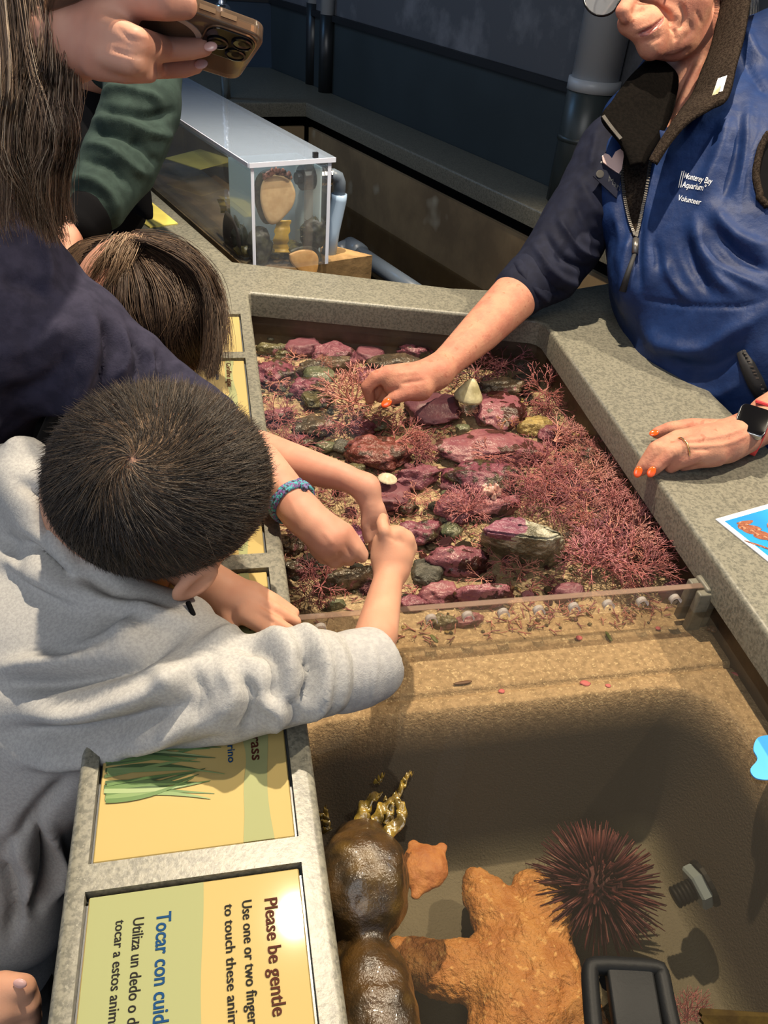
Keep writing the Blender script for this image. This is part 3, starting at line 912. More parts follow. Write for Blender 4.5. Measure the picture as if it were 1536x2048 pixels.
# bulkhead fitting through the right side, elbow and hose
ft = MB()
fc = tk(TW, 0.055, T + 0.112)
ft.tube([fc - ST * 0.034, fc - ST * 0.009], 0.022, 16); ft.tube([fc - ST * 0.044, fc - ST * 0.034], 0.011, 12)
fit = ft.build('bulkhead_fitting', 'pvc_black', tank, bevel=0.0008, segs=1)
ft = MB()
for k in range(7): ft.tube([fc + ST * (0.001 + 0.0035 * k), fc + ST * (0.0036 + 0.0035 * k)], 0.020 - 0.001 * (k % 2), 18)
ft.build('threaded_nut', 'chrome', fit)
ft = MB(); el = fc + ST * 0.024
ft.tube([el, el + ST * 0.012, el + ST * 0.021 - UP * 0.004, el + ST * 0.025 - UP * 0.013, el + ST * 0.0255 - UP * 0.04], 0.0125, 14)
ft.build('elbow', 'pvc_grey', fit, smooth=True)
ft = MB(); e2 = el + ST * 0.0255 - UP * 0.035
ft.tube([e2, e2 - UP * 0.012, e2 - ST * 0.012 - UP * 0.07, e2 - ST * 0.022 - UP * 0.15], [0.0155, 0.0150, 0.0145, 0.0145], 14)
ft.build('hose', 'pvc_pale', fit, smooth=True)

# abalones and weed inside the tank
mat('abalone_foot', (0.60, 0.42, 0.22), (0.50, 0.33, 0.16), 40, 3, rough=0.4, sss=0.1)
mat('abalone_foot_orange', (0.72, 0.42, 0.16), (0.62, 0.33, 0.11), 40, 3, rough=0.4, sss=0.1)
mat('abalone_foot_dark', (0.085, 0.055, 0.04), (0.06, 0.04, 0.03), 60, 3, rough=0.6)
mat('abalone_shell', (0.022, 0.02, 0.016), (0.06, 0.06, 0.035), 70, 4, rough=0.5, bump=0.6, bscale=150)
mat('abalone_mouth', (0.45, 0.22, 0.16), (0.03, 0.02, 0.02), 120, 3, rough=0.35, bump=0.5)
mat('weed_yellow', (0.45, 0.29, 0.04), (0.32, 0.2, 0.03), 50, 3, rough=0.35)
mat('weed_olive', (0.16, 0.12, 0.03), (0.07, 0.055, 0.02), 60, 3, rough=0.4)
def on_tank(u, v, b):
    """point seen at a pixel on the plane b metres behind the tank's front"""
    n = NT; c = n @ tk(0, b, 0)
    d = W3 @ np.array([u - 768, v - 1024, F]); t = (c - n @ CAM) / (n @ d)
    return CAM + d * t
def abalone(outline, b, label, foot, rim=6, side=(-10, 2), group=None, plane='f'):
    """foot seen flat against the glass, the shell's dark bowl behind it"""
    ctr = np.mean(np.array(outline, float), 0)
    sm = spline(np.array(outline + [outline[0]], float), 40)[:-1]
    get = (lambda u, v, o: on_tank(u, v, b + o))
    root = empty('abalone', get(*ctr, 0.006), label, 'abalone', group)
    def shell(name, scale, o0, thick, bulge, material, shift=(0, 0)):
        V = []; rings = [(0.0, 1.0), (0.55, 1.0), (0.85, 0.93), (0.97, 0.72), (1.0, 0.4)]
        n = len(sm); f = []
        def pt(p, s_, o): q = ctr + np.array(shift) + (p - ctr) * scale * s_; return get(q[0], q[1], o)
        for (s_, z) in rings[1:]:
            V += [pt(p, s_, o0 - thick * z) for p in sm]
        V += [pt(p, 0.9, o0 + bulge * 0.6) for p in sm]
        V += [pt(p, 0.45, o0 + bulge) for p in sm]
        m_ = len(rings) - 1 + 2
        for r in range(m_ - 1):
            for k in range(n): f.append((r * n + k, r * n + (k + 1) % n, (r + 1) * n + (k + 1) % n, (r + 1) * n + k))
        f.append(tuple(range(n))); f.append(tuple(range((m_ - 1) * n, m_ * n))[::-1])
        return link(name, mesh(V, f), material, root, True)
    shell('foot', 1.0, 0.010, 0.006, 0.008, foot)
    shell('shell', 1.10, 0.020, 0.006, 0.020, 'abalone_shell', side)
    return root
r = abalone([(553, 348), (577, 356), (588, 375), (591, 393), (584, 415), (570, 432), (553, 447), (538, 447), (526, 425), (520, 395), (523, 368), (535, 352)], 0.010,
            'large cream-footed abalone clinging high on the tank front', 'abalone_foot', side=(-9, -6))
bd = Body(0.0016)
for k in range(16):
    u = 528 + k * 3.6; v = 352 - 12 * math.sin(math.pi * k / 15) + random.uniform(-2, 2)
    bd.cone(on_tank(u, v + 6, 0.012), 0.003, on_tank(u + random.uniform(-3, 3), v - 4, 0.010), 0.002, 0.002)
bd.surface(1).build('mouth_frill', 'abalone_mouth', r)
r = abalone([(578, 508), (595, 501), (613, 499), (628, 503), (637, 516), (636, 538), (628, 552), (610, 552), (592, 538), (580, 522)], 0.003,
            'orange-footed abalone low in the tank, cut by the clear strip', 'abalone_foot_orange', side=(3, -5))
# side-on abalone seen through the tank's left wall
def on_left(u, v, a):
    n = ST; c = n @ tk(a, 0, 0)
    d = W3 @ np.array([u - 768, v - 1024, F]); t = (c - n @ CAM) / (n @ d)
    return CAM + d * t
def abalone_side(outline, label):
    ctr = np.mean(np.array(outline, float), 0); sm = spline(np.array(outline + [outline[0]], float), 36)[:-1]
    root = empty('abalone', on_left(*ctr, 0.012), label, 'abalone')
    for name, sc, offs, mt, sh in (('foot', 1.0, (0.008, 0.010, 0.016), 'abalone_foot_dark', (0, 0)), ('shell', 1.09, (0.017, 0.020, 0.030), 'abalone_shell', (6, 0))):
        V = []; n = len(sm); f = []
        for s_, o in ((0.5, offs[0]), (0.93, offs[0]), (1.0, offs[1]), (0.8, offs[2]), (0.4, offs[2] + 0.004)):
            for p in sm:
                q = ctr + np.array(sh) + (p - ctr) * sc * s_; V.append(on_left(q[0], q[1], o))
        for r_ in range(4):
            for k in range(n): f.append((r_ * n + k, r_ * n + (k + 1) % n, (r_ + 1) * n + (k + 1) % n, (r_ + 1) * n + k))
        f.append(tuple(range(n))); f.append(tuple(range(4 * n, 5 * n))[::-1])
        link(name, mesh(V, f), mt, root, True)
    return root
abalone_side([(451, 420), (462, 430), (472, 448), (480, 470), (482, 495), (479, 520), (468, 514), (453, 495), (446, 470), (446, 442)],
             'dark-footed abalone seen through the tank\'s left wall')
def tank_shell(c, rad, label, name='abalone', bristle=30):
    bd = Body(0.002); R = np.stack([ST, NT, UP], 1)
    bd.ell(c, R, rad, 0.004)
    for k in range(5):
        t = 2 * math.pi * k / 5
        bd.ball(c + ST * rad[0] * 0.6 * math.cos(t) + UP * rad[2] * 0.6 * math.sin(t) - NT * rad[1] * 0.3, rad[1] * 0.75, 0.008)
    sk = bd.surface(1).noise(0.003, 60, 3)
    root = empty(name, c, label, 'abalone')
    sk.build('shell', 'abalone_shell', root)
    mb = MB()
    for k in range(bristle):
        t = random.uniform(0, math.pi * 1.2) - 0.3; d_ = ST * math.cos(t) * rad[0] + UP * math.sin(t) * rad[2]
        p = c + d_ * 0.93 - NT * random.uniform(-0.3, 1) * rad[1] * 0.7
        q = p + d_ / np.linalg.norm(d_) * random.uniform(0.004, 0.010) + ST * random.uniform(-.004, .004)
        mb.tube([p, (p + q) / 2 + UP * 0.001, q], [0.0006, 0.0005, 0.0003], 4)
    mb.build('bristles', 'weed_olive', root, kind='stuff')
    return root
tank_shell(on_tank(626, 466, 0.036), (0.026, 0.018, 0.029), 'dark bristly abalone shell in the tank\'s right corner')
tank_shell(on_tank(517, 490, 0.045), (0.018, 0.02, 0.034), 'dark green-grey abalone behind the tank\'s front left edge', bristle=16)
tank_shell(tk(0.02, 0.11, TZ0 + 0.03), (0.012, 0.015, 0.022), 'small bristly shell behind the dark-footed abalone', bristle=24)
# weed hanging under the big abalone, and weed on the tank floor
def ribbon(pts, wpx, get, th=0.002):
    V = []; sm = spline(pts, 14); n = len(sm)
    for i, (u, v) in enumerate(sm):
        w = wpx * (1 + 0.12 * math.sin(i * 2.1))
        for s_, o in ((-1, 0), (1, 0), (1, th), (-1, th)): V.append(get(u + s_ * w / 2, v, 0.02 + o + 0.003 * math.sin(i * 0.8)))
    f = []
    for i in range(n - 1):
        for k in range(4): f.append((i * 4 + k, i * 4 + (k + 1) % 4, (i + 1) * 4 + (k + 1) % 4, (i + 1) * 4 + k))
    f += [(0, 3, 2, 1), tuple((n - 1) * 4 + k for k in range(4))]
    return mesh(V, f)
o = link('kelp_strip', ribbon([(567, 440), (564, 465), (561, 490), (565, 505)], 30, on_tank), 'weed_yellow'); tag(o, 'yellow kelp strip hanging below the big cream-footed abalone', 'kelp')
o = link('kelp_strip', ribbon([(440, 398), (446, 412), (448, 426)], 13, on_left), 'weed_yellow'); tag(o, 'narrow yellow kelp strip above the dark-footed abalone in the tank', 'kelp')
bd = Body(0.002)
for k in range(26):
    a = random.uniform(0.012, 0.14); b = random.uniform(0.040, 0.10)
    p = tk(a, b, TZ0 + 0.012); bd.ell(p, np.stack([ST, NT, UP], 1), (random.uniform(.008, .018), random.uniform(.006, .014), random.uniform(.005, .012)), 0.006)
o = bd.surface(1).noise(0.004, 70, 5).build('weed_bed', 'weed_olive'); tag(o, 'brown and olive weed lying on the tank floor', 'seaweed', kind='stuff')

# grey pipe along the trough, orange bottom stone beside the tank
pp = empty('drain_pipe', P(760, 530, -0.16), 'grey plastic pipe with elbow running through the trough beside the tank', 'pipe')
def R2(u, v, h): return P(u, v, h)
a = R2(716, 505, -0.15); b = R2(835, 585, -0.15); b = b + (b - a) * 0.3
mb = MB(); mb.tube([a, b], 0.019, 18); mb.build('pipe', 'pvc_grey', pp, smooth=True)
dd = (b - a) / np.linalg.norm(b - a)
mb = MB(); mb.tube([a - dd * 0.045, a - dd * 0.005, a + dd * 0.012], [0.024, 0.025, 0.024], 18); mb.build('coupling', 'pvc_grey', pp, smooth=True)
c_ = a - dd * 0.04
mb = MB(); mb.tube([c_, c_ - ST * 0.045 - UP * 0.012], 0.022, 16); mb.build('elbow', 'pvc_grey', pp, smooth=True)
mb = MB(); mb.tube([c_ - UP * 0.01, c_ - UP * 0.26], 0.017, 14); mb.build('leg', 'pvc_grey', pp, smooth=True)
mat('sandstone_ledge', (0.36, 0.22, 0.09), (0.22, 0.13, 0.05), 20, 4, rough=0.8, bump=0.4)
mb = MB()
k_ = [tk(-0.02, -0.03, 0), tk(TW + 0.10, -0.03, 0), tk(TW + 0.05, 0.14, 0), tk(TW + 0.02, TL, 0), tk(-0.012, TL, 0)]
hh = [p for p in k_]
mb.prism([tk(0.0, 0.005, T - 0.40), tk(TW + 0.11, 0.015, T - 0.40), tk(TW + 0.03, 0.14, T - 0.40), tk(TW + 0.02, TL, T - 0.40), tk(0.0, TL, T - 0.40)], UP * 0.363)
mb.build('tank_plinth', 'sandstone_ledge', pool)

# pipes standing on the back ledge
def standpipe(u, v, label, r, zj, mt0, mt1, cat='pipe', off=0.0, name='standpipe', top=2.79):
    p = P(u, v, 0)
    root = empty(name, p, label, cat)
    mb = MB(); mb.tube([p, p + UP * (zj + 0.004)], r, 20); mb.build('lower_pipe', mt0, root, smooth=True)
    mb = MB(); mb.tube([p + UP * zj, p + UP * top], r * 0.94, 20); mb.build('upper_pipe', mt1, root, smooth=True)
    return root, p
standpipe(625, 168, 'left thin pipe of the pair in the far corner, pale above and black below', 0.026, 0.245, 'pvc_black', 'pvc_white')
standpipe(651, 184, 'right thin pipe of the pair in the far corner, pale above and black below', 0.026, 0.228, 'pvc_black', 'pvc_white')
rt, p = standpipe(1139, 402, 'thick pipe behind the volunteer, white above a dark green lower half', 0.056, 0.25, 'pvc_green', 'pvc_white')
mb = MB(); mb.tube([p + UP * 0.238, p + UP * 0.262], 0.0585, 24); mb.build('collar', 'pvc_white', rt, smooth=True)
mb = MB(); mb.tube([p + UP * 0.135, p + UP * 0.145], 0.0585, 24); mb.build('ring', 'pvc_green', rt, smooth=True)
rt, p = standpipe(452, 196, 'slim chrome post behind the phone', 0.016, 0.22, 'chrome', 'chrome', 'post', name='post', top=0.62)
mb = MB(); mb.tube([p + UP * 0.195, p + UP * 0.205, p + UP * 0.25, p + UP * 0.26], [0.017, 0.025, 0.025, 0.017], 16); mb.build('collar', 'chrome', rt, smooth=True)
# yellow notes on the counter by the tank
mat('note_yellow', (0.78, 0.68, 0.16), (0.7, 0.6, 0.14), 20, 2, rough=0.3)
def note(px, label):
    pts = [P(u, v, 0.0) for u, v in px]; mb = MB(); mb.prism([p + UP * 0.0002 for p in pts], UP * 0.002)
    tag(mb.build('note_card', 'note_yellow'), label, 'card')
note([(262, 432), (302, 405), (356, 449), (300, 456)], 'small yellow card lying on the counter under the green sleeve')
note([(330, 318), (400, 300), (470, 322), (400, 340)], 'yellow card seen through the tank, on the counter beyond')

# ------------------------------------------------------------------ clear divider with its row of holes, and its end block
mat('flake_seam', (0.10, 0.07, 0.04), rough=0.6)
div = empty('pool_divider', (0.29, 0.549, T - 0.098), 'clear acrylic divider with a row of round holes across the pool', 'divider')
def divider(x0, x1, z0, z1, y, th, holes, material):
    bm = bmesh.new()
    def loop(pts):
        vs = [bm.verts.new((x, y, z)) for x, z in pts]
        for i in range(len(vs)): bm.edges.new((vs[i], vs[(i + 1) % len(vs)]))
    loop([(x0, z0), (x0, z1), (x1, z1), (x1, z0)])
    for cx_, cz_, r_ in holes: loop([(cx_ + r_ * math.cos(2 * math.pi * k / 20), cz_ + r_ * math.sin(2 * math.pi * k / 20)) for k in range(20)])
    bmesh.ops.triangle_fill(bm, edges=bm.edges[:], use_beauty=True, use_dissolve=False, normal=(0, 1, 0))
    r = bmesh.ops.extrude_face_region(bm, geom=bm.faces[:])
    for v in [g for g in r['geom'] if isinstance(g, bmesh.types.BMVert)]: v.co.y += th
    bmesh.ops.recalc_face_normals(bm, faces=bm.faces)
    me = bpy.data.meshes.new('mesh'); bm.to_mesh(me); bm.free()
    return me
HX = [P(u, v, -0.052)[0] for u, v in [(640, 1250), (860, 1232), (933, 1226), (1004, 1221), (1075, 1216), (1145, 1210), (1214, 1206), (1282, 1201), (1348, 1196), (1412, 1193)]]
DZ1 = T - 0.034
me = divider(XL + 0.002, 0.500, T - 0.0975, DZ1, 0.545, 0.0075, [(x, T - 0.0525, 0.0062) for x in HX], None)
link('panel', me, 'acrylic_divider', div, False)
mb = MB(); mb.box(((XL + 0.502) / 2, 0.5488, DZ1 + 0.0006), ((0.498 - XL) / 2, 0, 0), (0, 0.0036, 0), (0, 0, 0.0005)); mb.build('top_edge', 'acrylic_top', div, label='brownish polished top edge')
mb = MB(); mb.box(((XL + 0.502) / 2, 0.5438, T - 0.0955), ((0.498 - XL) / 2, 0, 0), (0, 0.0011, 0), (0, 0, 0.0012)); mb.build('bottom_seam', 'flake_seam', div)
# polished edges of the holes catch the light
mat('acrylic_polish', (0.72, 0.72, 0.75), rough=0.08, spec=1.0, coat=1.0)
for x in HX:
    mb = MB(); n = 20
    for k in range(n // 2 + 2):
        t0 = math.pi * (k - 1) / (n / 2); t1 = math.pi * k / (n / 2)
        ps = [np.array([x + r_ * math.cos(t), 0.5452 + yy, T - 0.0525 + r_ * math.sin(t)]) for (t, r_, yy) in ((t0, .0061, 0), (t1, .0061, 0), (t1, .0055, 0), (t0, .0055, 0))]
        mb.prism(ps, (0, 0.0071, 0))
    mb.build('hole_rim', 'acrylic_polish', div)
mat('block_grey', (0.20, 0.185, 0.14), (0.13, 0.12, 0.09), 60, 4, rough=0.45, bump=0.2)
blk = empty('divider_bracket', (0.508, 0.551, T - 0.09), 'stone-grey slotted block holding the divider\'s right end', 'bracket')
mb = MB(); mb.box((0.5085, 0.551, T - 0.0605), (0.0095, 0, 0), (0, 0.013, 0), (0, 0, 0.0295)); mb.build('post', 'block_grey', blk, bevel=0.003, segs=3, smooth=True)
mb = MB(); mb.box((0.4985, 0.5395, T - 0.0625), (0.0085, 0, 0), (0, 0.0048, 0), (0, 0, 0.0275)); mb.build('cheek', 'block_grey', blk, bevel=0.002, segs=3, smooth=True)
mb = MB(); mb.box((0.4985, 0.5585, T - 0.0625), (0.0085, 0, 0), (0, 0.0048, 0), (0, 0, 0.0275)); mb.build('cheek', 'block_grey', blk, bevel=0.002, segs=3, smooth=True)

# ------------------------------------------------------------------ rocks
PINKS = dict(
    pink=((0.40, 0.16, 0.19), (0.27, 0.085, 0.12)), rose=((0.47, 0.20, 0.20), (0.33, 0.12, 0.14)), mauve=((0.27, 0.10, 0.155), (0.15, 0.055, 0.085)))
mat('rock_pink', (0.2018, 0.0693, 0.0977), (0.1279, 0.0378, 0.0610), 52, 6, 0.42, 0.62, rough=0.42, bump=0.98, bscale=130, color3=(0.0643, 0.0198, 0.0213), scale3=61, lo3=0.60, hi3=0.64, spec=0.5, bdist=0.004)
mat('rock_rose', (0.2462, 0.0935, 0.1138), (0.1772, 0.0557, 0.0794), 44, 6, 0.42, 0.62, rough=0.40, bump=0.70, bscale=110, color3=(0.0492, 0.0136, 0.0117), scale3=30, lo3=0.585, hi3=0.60, spec=0.5, bdist=0.004)
mat('rock_smooth', (0.1676, 0.0600, 0.0822), (0.1184, 0.0378, 0.0580), 32, 4, 0.4, 0.65, rough=0.5, bump=0.49, bscale=240, spec=0.5)
mat('rock_mottled', (0.1772, 0.0532, 0.0822), (0.0342, 0.0136, 0.0133), 60, 6, 0.47, 0.56, rough=0.38, bump=1.00, bscale=110, color3=(0.0492, 0.0378, 0.0161), scale3=50, lo3=0.57, hi3=0.64, spec=0.5, bdist=0.004)
mat('rock_patch', (0.2264, 0.0824, 0.1087), (0.0370, 0.0099, 0.0096), 42, 5, 0.52, 0.535, rough=0.34, bump=0.70, bscale=130, color3=(0.0787, 0.0445, 0.0213), scale3=72, lo3=0.64, hi3=0.7, spec=0.5, bdist=0.004)
mat('rock_maroon', (0.1224, 0.0324, 0.0252), (0.2592, 0.0936, 0.0936), 76, 6, 0.5, 0.6, rough=0.35, bump=1.00, bscale=140, color3=(0.0360, 0.0144, 0.0108), scale3=54, lo3=0.55, hi3=0.62, spec=0.5, bdist=0.004)
mat('rock_dark', (0.0440, 0.0360, 0.0256), (0.1040, 0.0720, 0.0480), 48, 6, rough=0.32, bump=1.00, bscale=100, color3=(0.2240, 0.0800, 0.1040), scale3=32, lo3=0.63, hi3=0.68, spec=0.5, bdist=0.004)
mat('rock_olive', (0.1120, 0.1000, 0.0480), (0.0560, 0.0520, 0.0280), 60, 6, rough=0.35, bump=1.00, bscale=110, color3=(0.2400, 0.1040, 0.1200), scale3=39, lo3=0.60, hi3=0.66, spec=0.5, bdist=0.004)
mat('rock_green', (0.0800, 0.0960, 0.0560), (0.1360, 0.1360, 0.0880), 60, 5, rough=0.3, bump=0.70, bscale=120, spec=0.5, bdist=0.004)
mat('rock_grey', (0.1040, 0.1000, 0.0840), (0.0480, 0.0480, 0.0400), 40, 6, rough=0.35, bump=0.84, bscale=140, stretch=(1, 3, 1), spec=0.5, bdist=0.004)
mat('rock_sandy', (0.36, 0.27, 0.10), (0.22, 0.16, 0.06), 120, 6, rough=0.4, bump=1.00, bscale=160, spec=0.5, bdist=0.004)
mat('rock_yellow', (0.34, 0.24, 0.09), (0.2, 0.14, 0.05), 120, 4, rough=0.3, spec=0.5, bdist=0.004)
mat('rock_purple', (0.13, 0.035, 0.09), (0.08, 0.02, 0.05), 100, 4, rough=0.35, bump=0.56, spec=0.5, bdist=0.004)

def rock_mesh(seed, ax, facets=6, rough=0.10, sub=4, cut=0.62):
    """rounded block: an icosphere trimmed by random planes, then roughened"""
    rnd = random.Random(seed)
    bm = bmesh.new(); bmesh.ops.create_icosphere(bm, subdivisions=sub, radius=1.0)
    planes = []
    for _ in range(facets):
        n = Vector((rnd.gauss(0, 1), rnd.gauss(0, 1), rnd.gauss(0, 1))).normalized(); planes.append((n, rnd.uniform(cut, 0.95)))
    planes.append((Vector((0, 0, 1)), rnd.uniform(0.55, 0.75))); planes.append((Vector((0, 0, -1)), 0.6))
    off = Vector((seed * 3.1, seed * 1.7, seed))
    for v in bm.verts:
        p = v.co.copy()
        for n, d in planes:
            e = p.dot(n) - d
            if e > 0: p -= n * e * 0.9
        q = p + p.normalized() * rough * (noise.fractal(p * 2.2 + off, 1.0, 2.0, 4) * 0.9 + 0.35 * noise.noise(p * 7 + off) + 0.16 * noise.noise(p * 15 + off))
        v.co = (q.x * ax[0], q.y * ax[1], q.z * ax[2])
    me = bpy.data.meshes.new('mesh'); bm.to_mesh(me); bm.free()
    return me

ROCKS = [
 # u, v, width px, height px, turn, material, label, seed[, facets, thickness]
 (648, 675, 92, 26, -4, 'rock_smooth', 'long reddish rock lying farthest back against the pool\'s far wall'),
 (606, 692, 66, 36, -6, 'rock_smooth', 'smooth pink rock in front of the farthest rock, second from the pool\'s far left corner'),
 (671, 702, 84, 38, 8, 'rock_pink', 'pink rock with dark cracks beside the smooth pink rock near the far wall'),
 (741, 705, 54, 32, -6, 'rock_smooth', 'wedge-shaped pink rock alone near the middle of the far wall'),
 (554, 741, 72, 52, 0, 'rock_mottled', 'round mottled pink and olive rock by the left edge near the far corner'),
 (545, 695, 58, 22, 6, 'rock_olive', 'low dark olive rock in the pool\'s far left corner'),
 (647, 726, 112, 22, -4, 'rock_dark', 'flat dark slab across the water behind the greenish rock'),
 (638, 745, 56, 32, 10, 'rock_green', 'greenish rock capped with a pink tuft, left of the volunteer\'s fingers'),
 (615, 770, 66, 42, -14, 'rock_mottled', 'jagged pink and brown rock below the greenish rock'),
 (631, 795, 58, 36, -20, 'rock_olive', 'ridged olive rock left of the tuft at the volunteer\'s fingertips'),
 (732, 750, 40, 36, 0, 'rock_pink', 'small round pink rock just beyond the volunteer\'s knuckles'),
 (798, 724, 100, 40, 10, 'rock_dark', 'dark ridged rock beyond the volunteer\'s hand, orange weed on it'),
 (838, 703, 74, 22, 8, 'rock_mottled', 'flat pinkish rock behind the volunteer\'s wrist near the far wall'),
 (554, 828, 58, 30, -10, 'rock_patch', 'pink and black rock at the left edge above the dark-haired boy\'s head'),
 (627, 846, 80, 42, -12, 'rock_dark', 'dark brown kite-shaped rock with a pink spot'),
 (725, 852, 48, 32, 0, 'rock_pink', 'small dusky pink rock left of the green pebble pair'),
 (762, 846, 36, 24, 0, 'rock_green', 'green pebble in front of the volunteer\'s thumb'),
 (761, 896, 116, 60, 6, 'rock_maroon', 'large maroon and brown mottled rock in the middle of the pool'),
 (687, 890, 40, 30, 20, 'rock_grey', 'grey stone with a pale stripe beside the large maroon rock'),
 (651, 889, 34, 22, 0, 'rock_green', 'dark green stone left of the grey striped stone'),
 (870, 808, 98, 66, -8, 'rock_smooth', 'large smooth dusky pink rock under the volunteer\'s wrist'),
 (994, 814, 96, 66, 4, 'rock_patch', 'flat pink slab with brown patches beside the limpet'),
 (987, 888, 190, 64, 6, 'rock_rose', 'long pink slab with a ragged brown right end'),
 (838, 947, 86, 42, -10, 'rock_pink', 'pink rock left of the sand gap, below the fan of pink weed'),
 (966, 950, 134, 66, 8, 'rock_mottled', 'broad pink and grey rock with an olive front edge'),
 (1070, 846, 64, 36, 0, 'rock_sandy', 'rough yellow stone near the pool\'s right side'),
 (1115, 865, 62, 34, 0, 'rock_pink', 'striped pink rock right of the rough yellow stone'),
 (1053, 756, 48, 30, 8, 'rock_dark', 'dark pink rock with an orange spot in the far right corner'),
 (1150, 868, 22, 18, 0, 'rock_yellow', 'small yellowish pebble at the right wall'),
 (1180, 864, 26, 24, 0, 'rock_grey', 'pale-topped dark pebble touching the right wall'),
 (912, 1008, 74, 58, -24, 'rock_pink', 'lobed bright pink rock left of the white barnacle cluster'),
 (993, 1008, 90, 38, -6, 'rock_rose', 'low bright pink rock behind the big square-ended rock'),
 (925, 856, 28, 18, 0, 'rock_green', 'green pebble lying on the long pink slab'),
 (915, 1114, 110, 54, 10, 'rock_patch', 'pink-topped dark rock in front of the boy\'s fist'),
 (842, 1062, 84, 50, 4, 'rock_mottled', 'pink and green rock just behind the boy\'s fist'),
 (884, 1184, 84, 46, -8, 'rock_rose', 'fan-patterned pink rock right behind the divider'),
 (972, 1184, 112, 40, 6, 'rock_patch', 'dark red rock with pink blotches right behind the divider'),
 (1137, 1179, 60, 30, -4, 'rock_smooth', 'small square pink rock behind the divider\'s middle'),
 (852, 1140, 60, 52, 30, 'rock_grey', 'streaky grey rock beside the boy\'s wrist'),
 (901, 1057, 42, 30, 0, 'rock_green', 'dark wet green stone under the pink tuft left of the big rock'),
 (783, 990, 68, 56, 34, 'rock_smooth', 'speckled red rock beside the bent wrist'),
 (693, 1150, 108, 42, -10, 'rock_dark', 'dark flat slab under the braceleted hand'),
 (580, 1082, 44, 44, 0, 'rock_dark', 'dark brown rock against the left edge below the bracelet'),
 (593, 1132, 46, 32, 0, 'rock_dark', 'dark rock at the left edge left of the braceleted hand'),
 (628, 1120, 48, 32, 20, 'rock_grey', 'grey-brown stone half under the braceleted hand'),
 (671, 1204, 36, 22, 0, 'rock_green', 'green-grey pebble behind the divider, left of the boy\'s arm'),
 (826, 1204, 52, 32, 0, 'rock_pink', 'dusky pink rock behind the divider, right of the boy\'s arm'),
 (1360, 1174, 78, 18, 0, 'rock_smooth', 'thin pink rock behind the divider near its bracket'),
 (940, 1236, 56, 28, 0, 'rock_rose', 'pink cobble seen through the divider'),
 (890, 1240, 50, 30, 0, 'rock_olive', 'olive cobble seen through the divider, left of the pink cobble'),
 (716, 1066, 30, 38, -20, 'rock_purple', 'deep purple rock between the two hands that meet'),
 (570, 705, 44, 18, 0, 'rock_olive', 'thin dark rock beside the far left snails'),
 (1000, 770, 84, 36, 6, 'rock_dark', 'dark weed-covered rock behind the limpet'),
 (590, 880, 60, 30, 0, 'rock_mottled', 'pink rock under weed at the boy\'s hairline'),
 (700, 940, 60, 30, -10, 'rock_olive', 'olive rock above the two crossing arms'),
 (810, 1010, 40, 26, 0, 'rock_dark', 'dark stone right of the bent wrist'),
]
ZB = -0.097
for i, (u, v, w, h, turn, mt, lab) in enumerate(ROCKS):
    p = P(u, v, -0.072); s = depth_of(p) / F
    vd = (p - CAM); vd /= np.linalg.norm(vd); sn = -vd[2]           # sine of the view's downward angle
    hx = w * s / 2 * 1.22
    # image height = plan depth * sn + height * cos
    hz = min(0.021, max(0.010, 0.55 * hx)); cs = math.sqrt(1 - sn * sn)
    hy = max(0.55 * hx * 0.6, (h * s / 2 * 1.25 - hz * cs * 0.45) / sn)
    if mt in ('rock_smooth', 'rock_grey', 'rock_green', 'rock_sandy'): fac, rg = 6, 0.14
    else: fac, rg = 10, 0.24
    me = rock_mesh(i + 3, (hx, hy, hz), fac, rg)
    c = P(u, v, ZB + hz * 0.9)
    o = bpy.data.objects.new('rock', me); COL.objects.link(o)
    me.materials.append(MATS[mt]); me.polygons.foreach_set('use_smooth', [True] * len(me.polygons))
    o.location = Vector((c[0], c[1], T + ZB + hz * 0.58)); o.rotation_euler = (random.uniform(-.08, .08), random.uniform(-.08, .08), math.radians(-turn))
    tag(o, lab, 'rock', 'rocks on the pool shelf')

# pebbles lying in the gaps between the rocks
PEB = [rock_mesh(200 + k, (1, 0.8, 0.55), 7, 0.2, 3) for k in range(6)]
PM = ['rock_pink', 'rock_dark', 'rock_mottled', 'rock_olive', 'rock_smooth', 'rock_dark', 'rock_grey', 'rock_maroon']
PEBM = {}
rp = random.Random(77)
for k in range(150):
    u, v = rp.uniform(520, 1290), rp.uniform(690, 1215)
    q = P(u, v, ZB)
    if q[0] < XL + 0.012 or q[0] > xr(q[1]) - 0.02 or q[1] < 0.568 or q[1] > 1.28 - (q[0] - 0.054) * 0.2626 - 0.03: continue
    if v > 1000 and u > 1130: continue
    r_ = rp.uniform(0.005, 0.012); key = (k % 6, k % 8)
    if key not in PEBM:
        PEBM[key] = PEB[key[0]].copy(); PEBM[key].materials.append(MATS[PM[key[1]]]); PEBM[key].polygons.foreach_set('use_smooth', [True] * len(PEBM[key].polygons))
    o = bpy.data.objects.new('pebble', PEBM[key]); COL.objects.link(o)
    o.location = Vector((q[0], q[1], T + ZB + r_ * 0.30)); o.scale = (r_, r_, r_); o.rotation_euler = (rp.uniform(-.3, .3), rp.uniform(-.3, .3), rp.uniform(0, 6.28))
    tag(o, 'small pebble lying between the larger rocks of the pool shelf', 'pebble', 'pebbles scattered on the pool shelf')

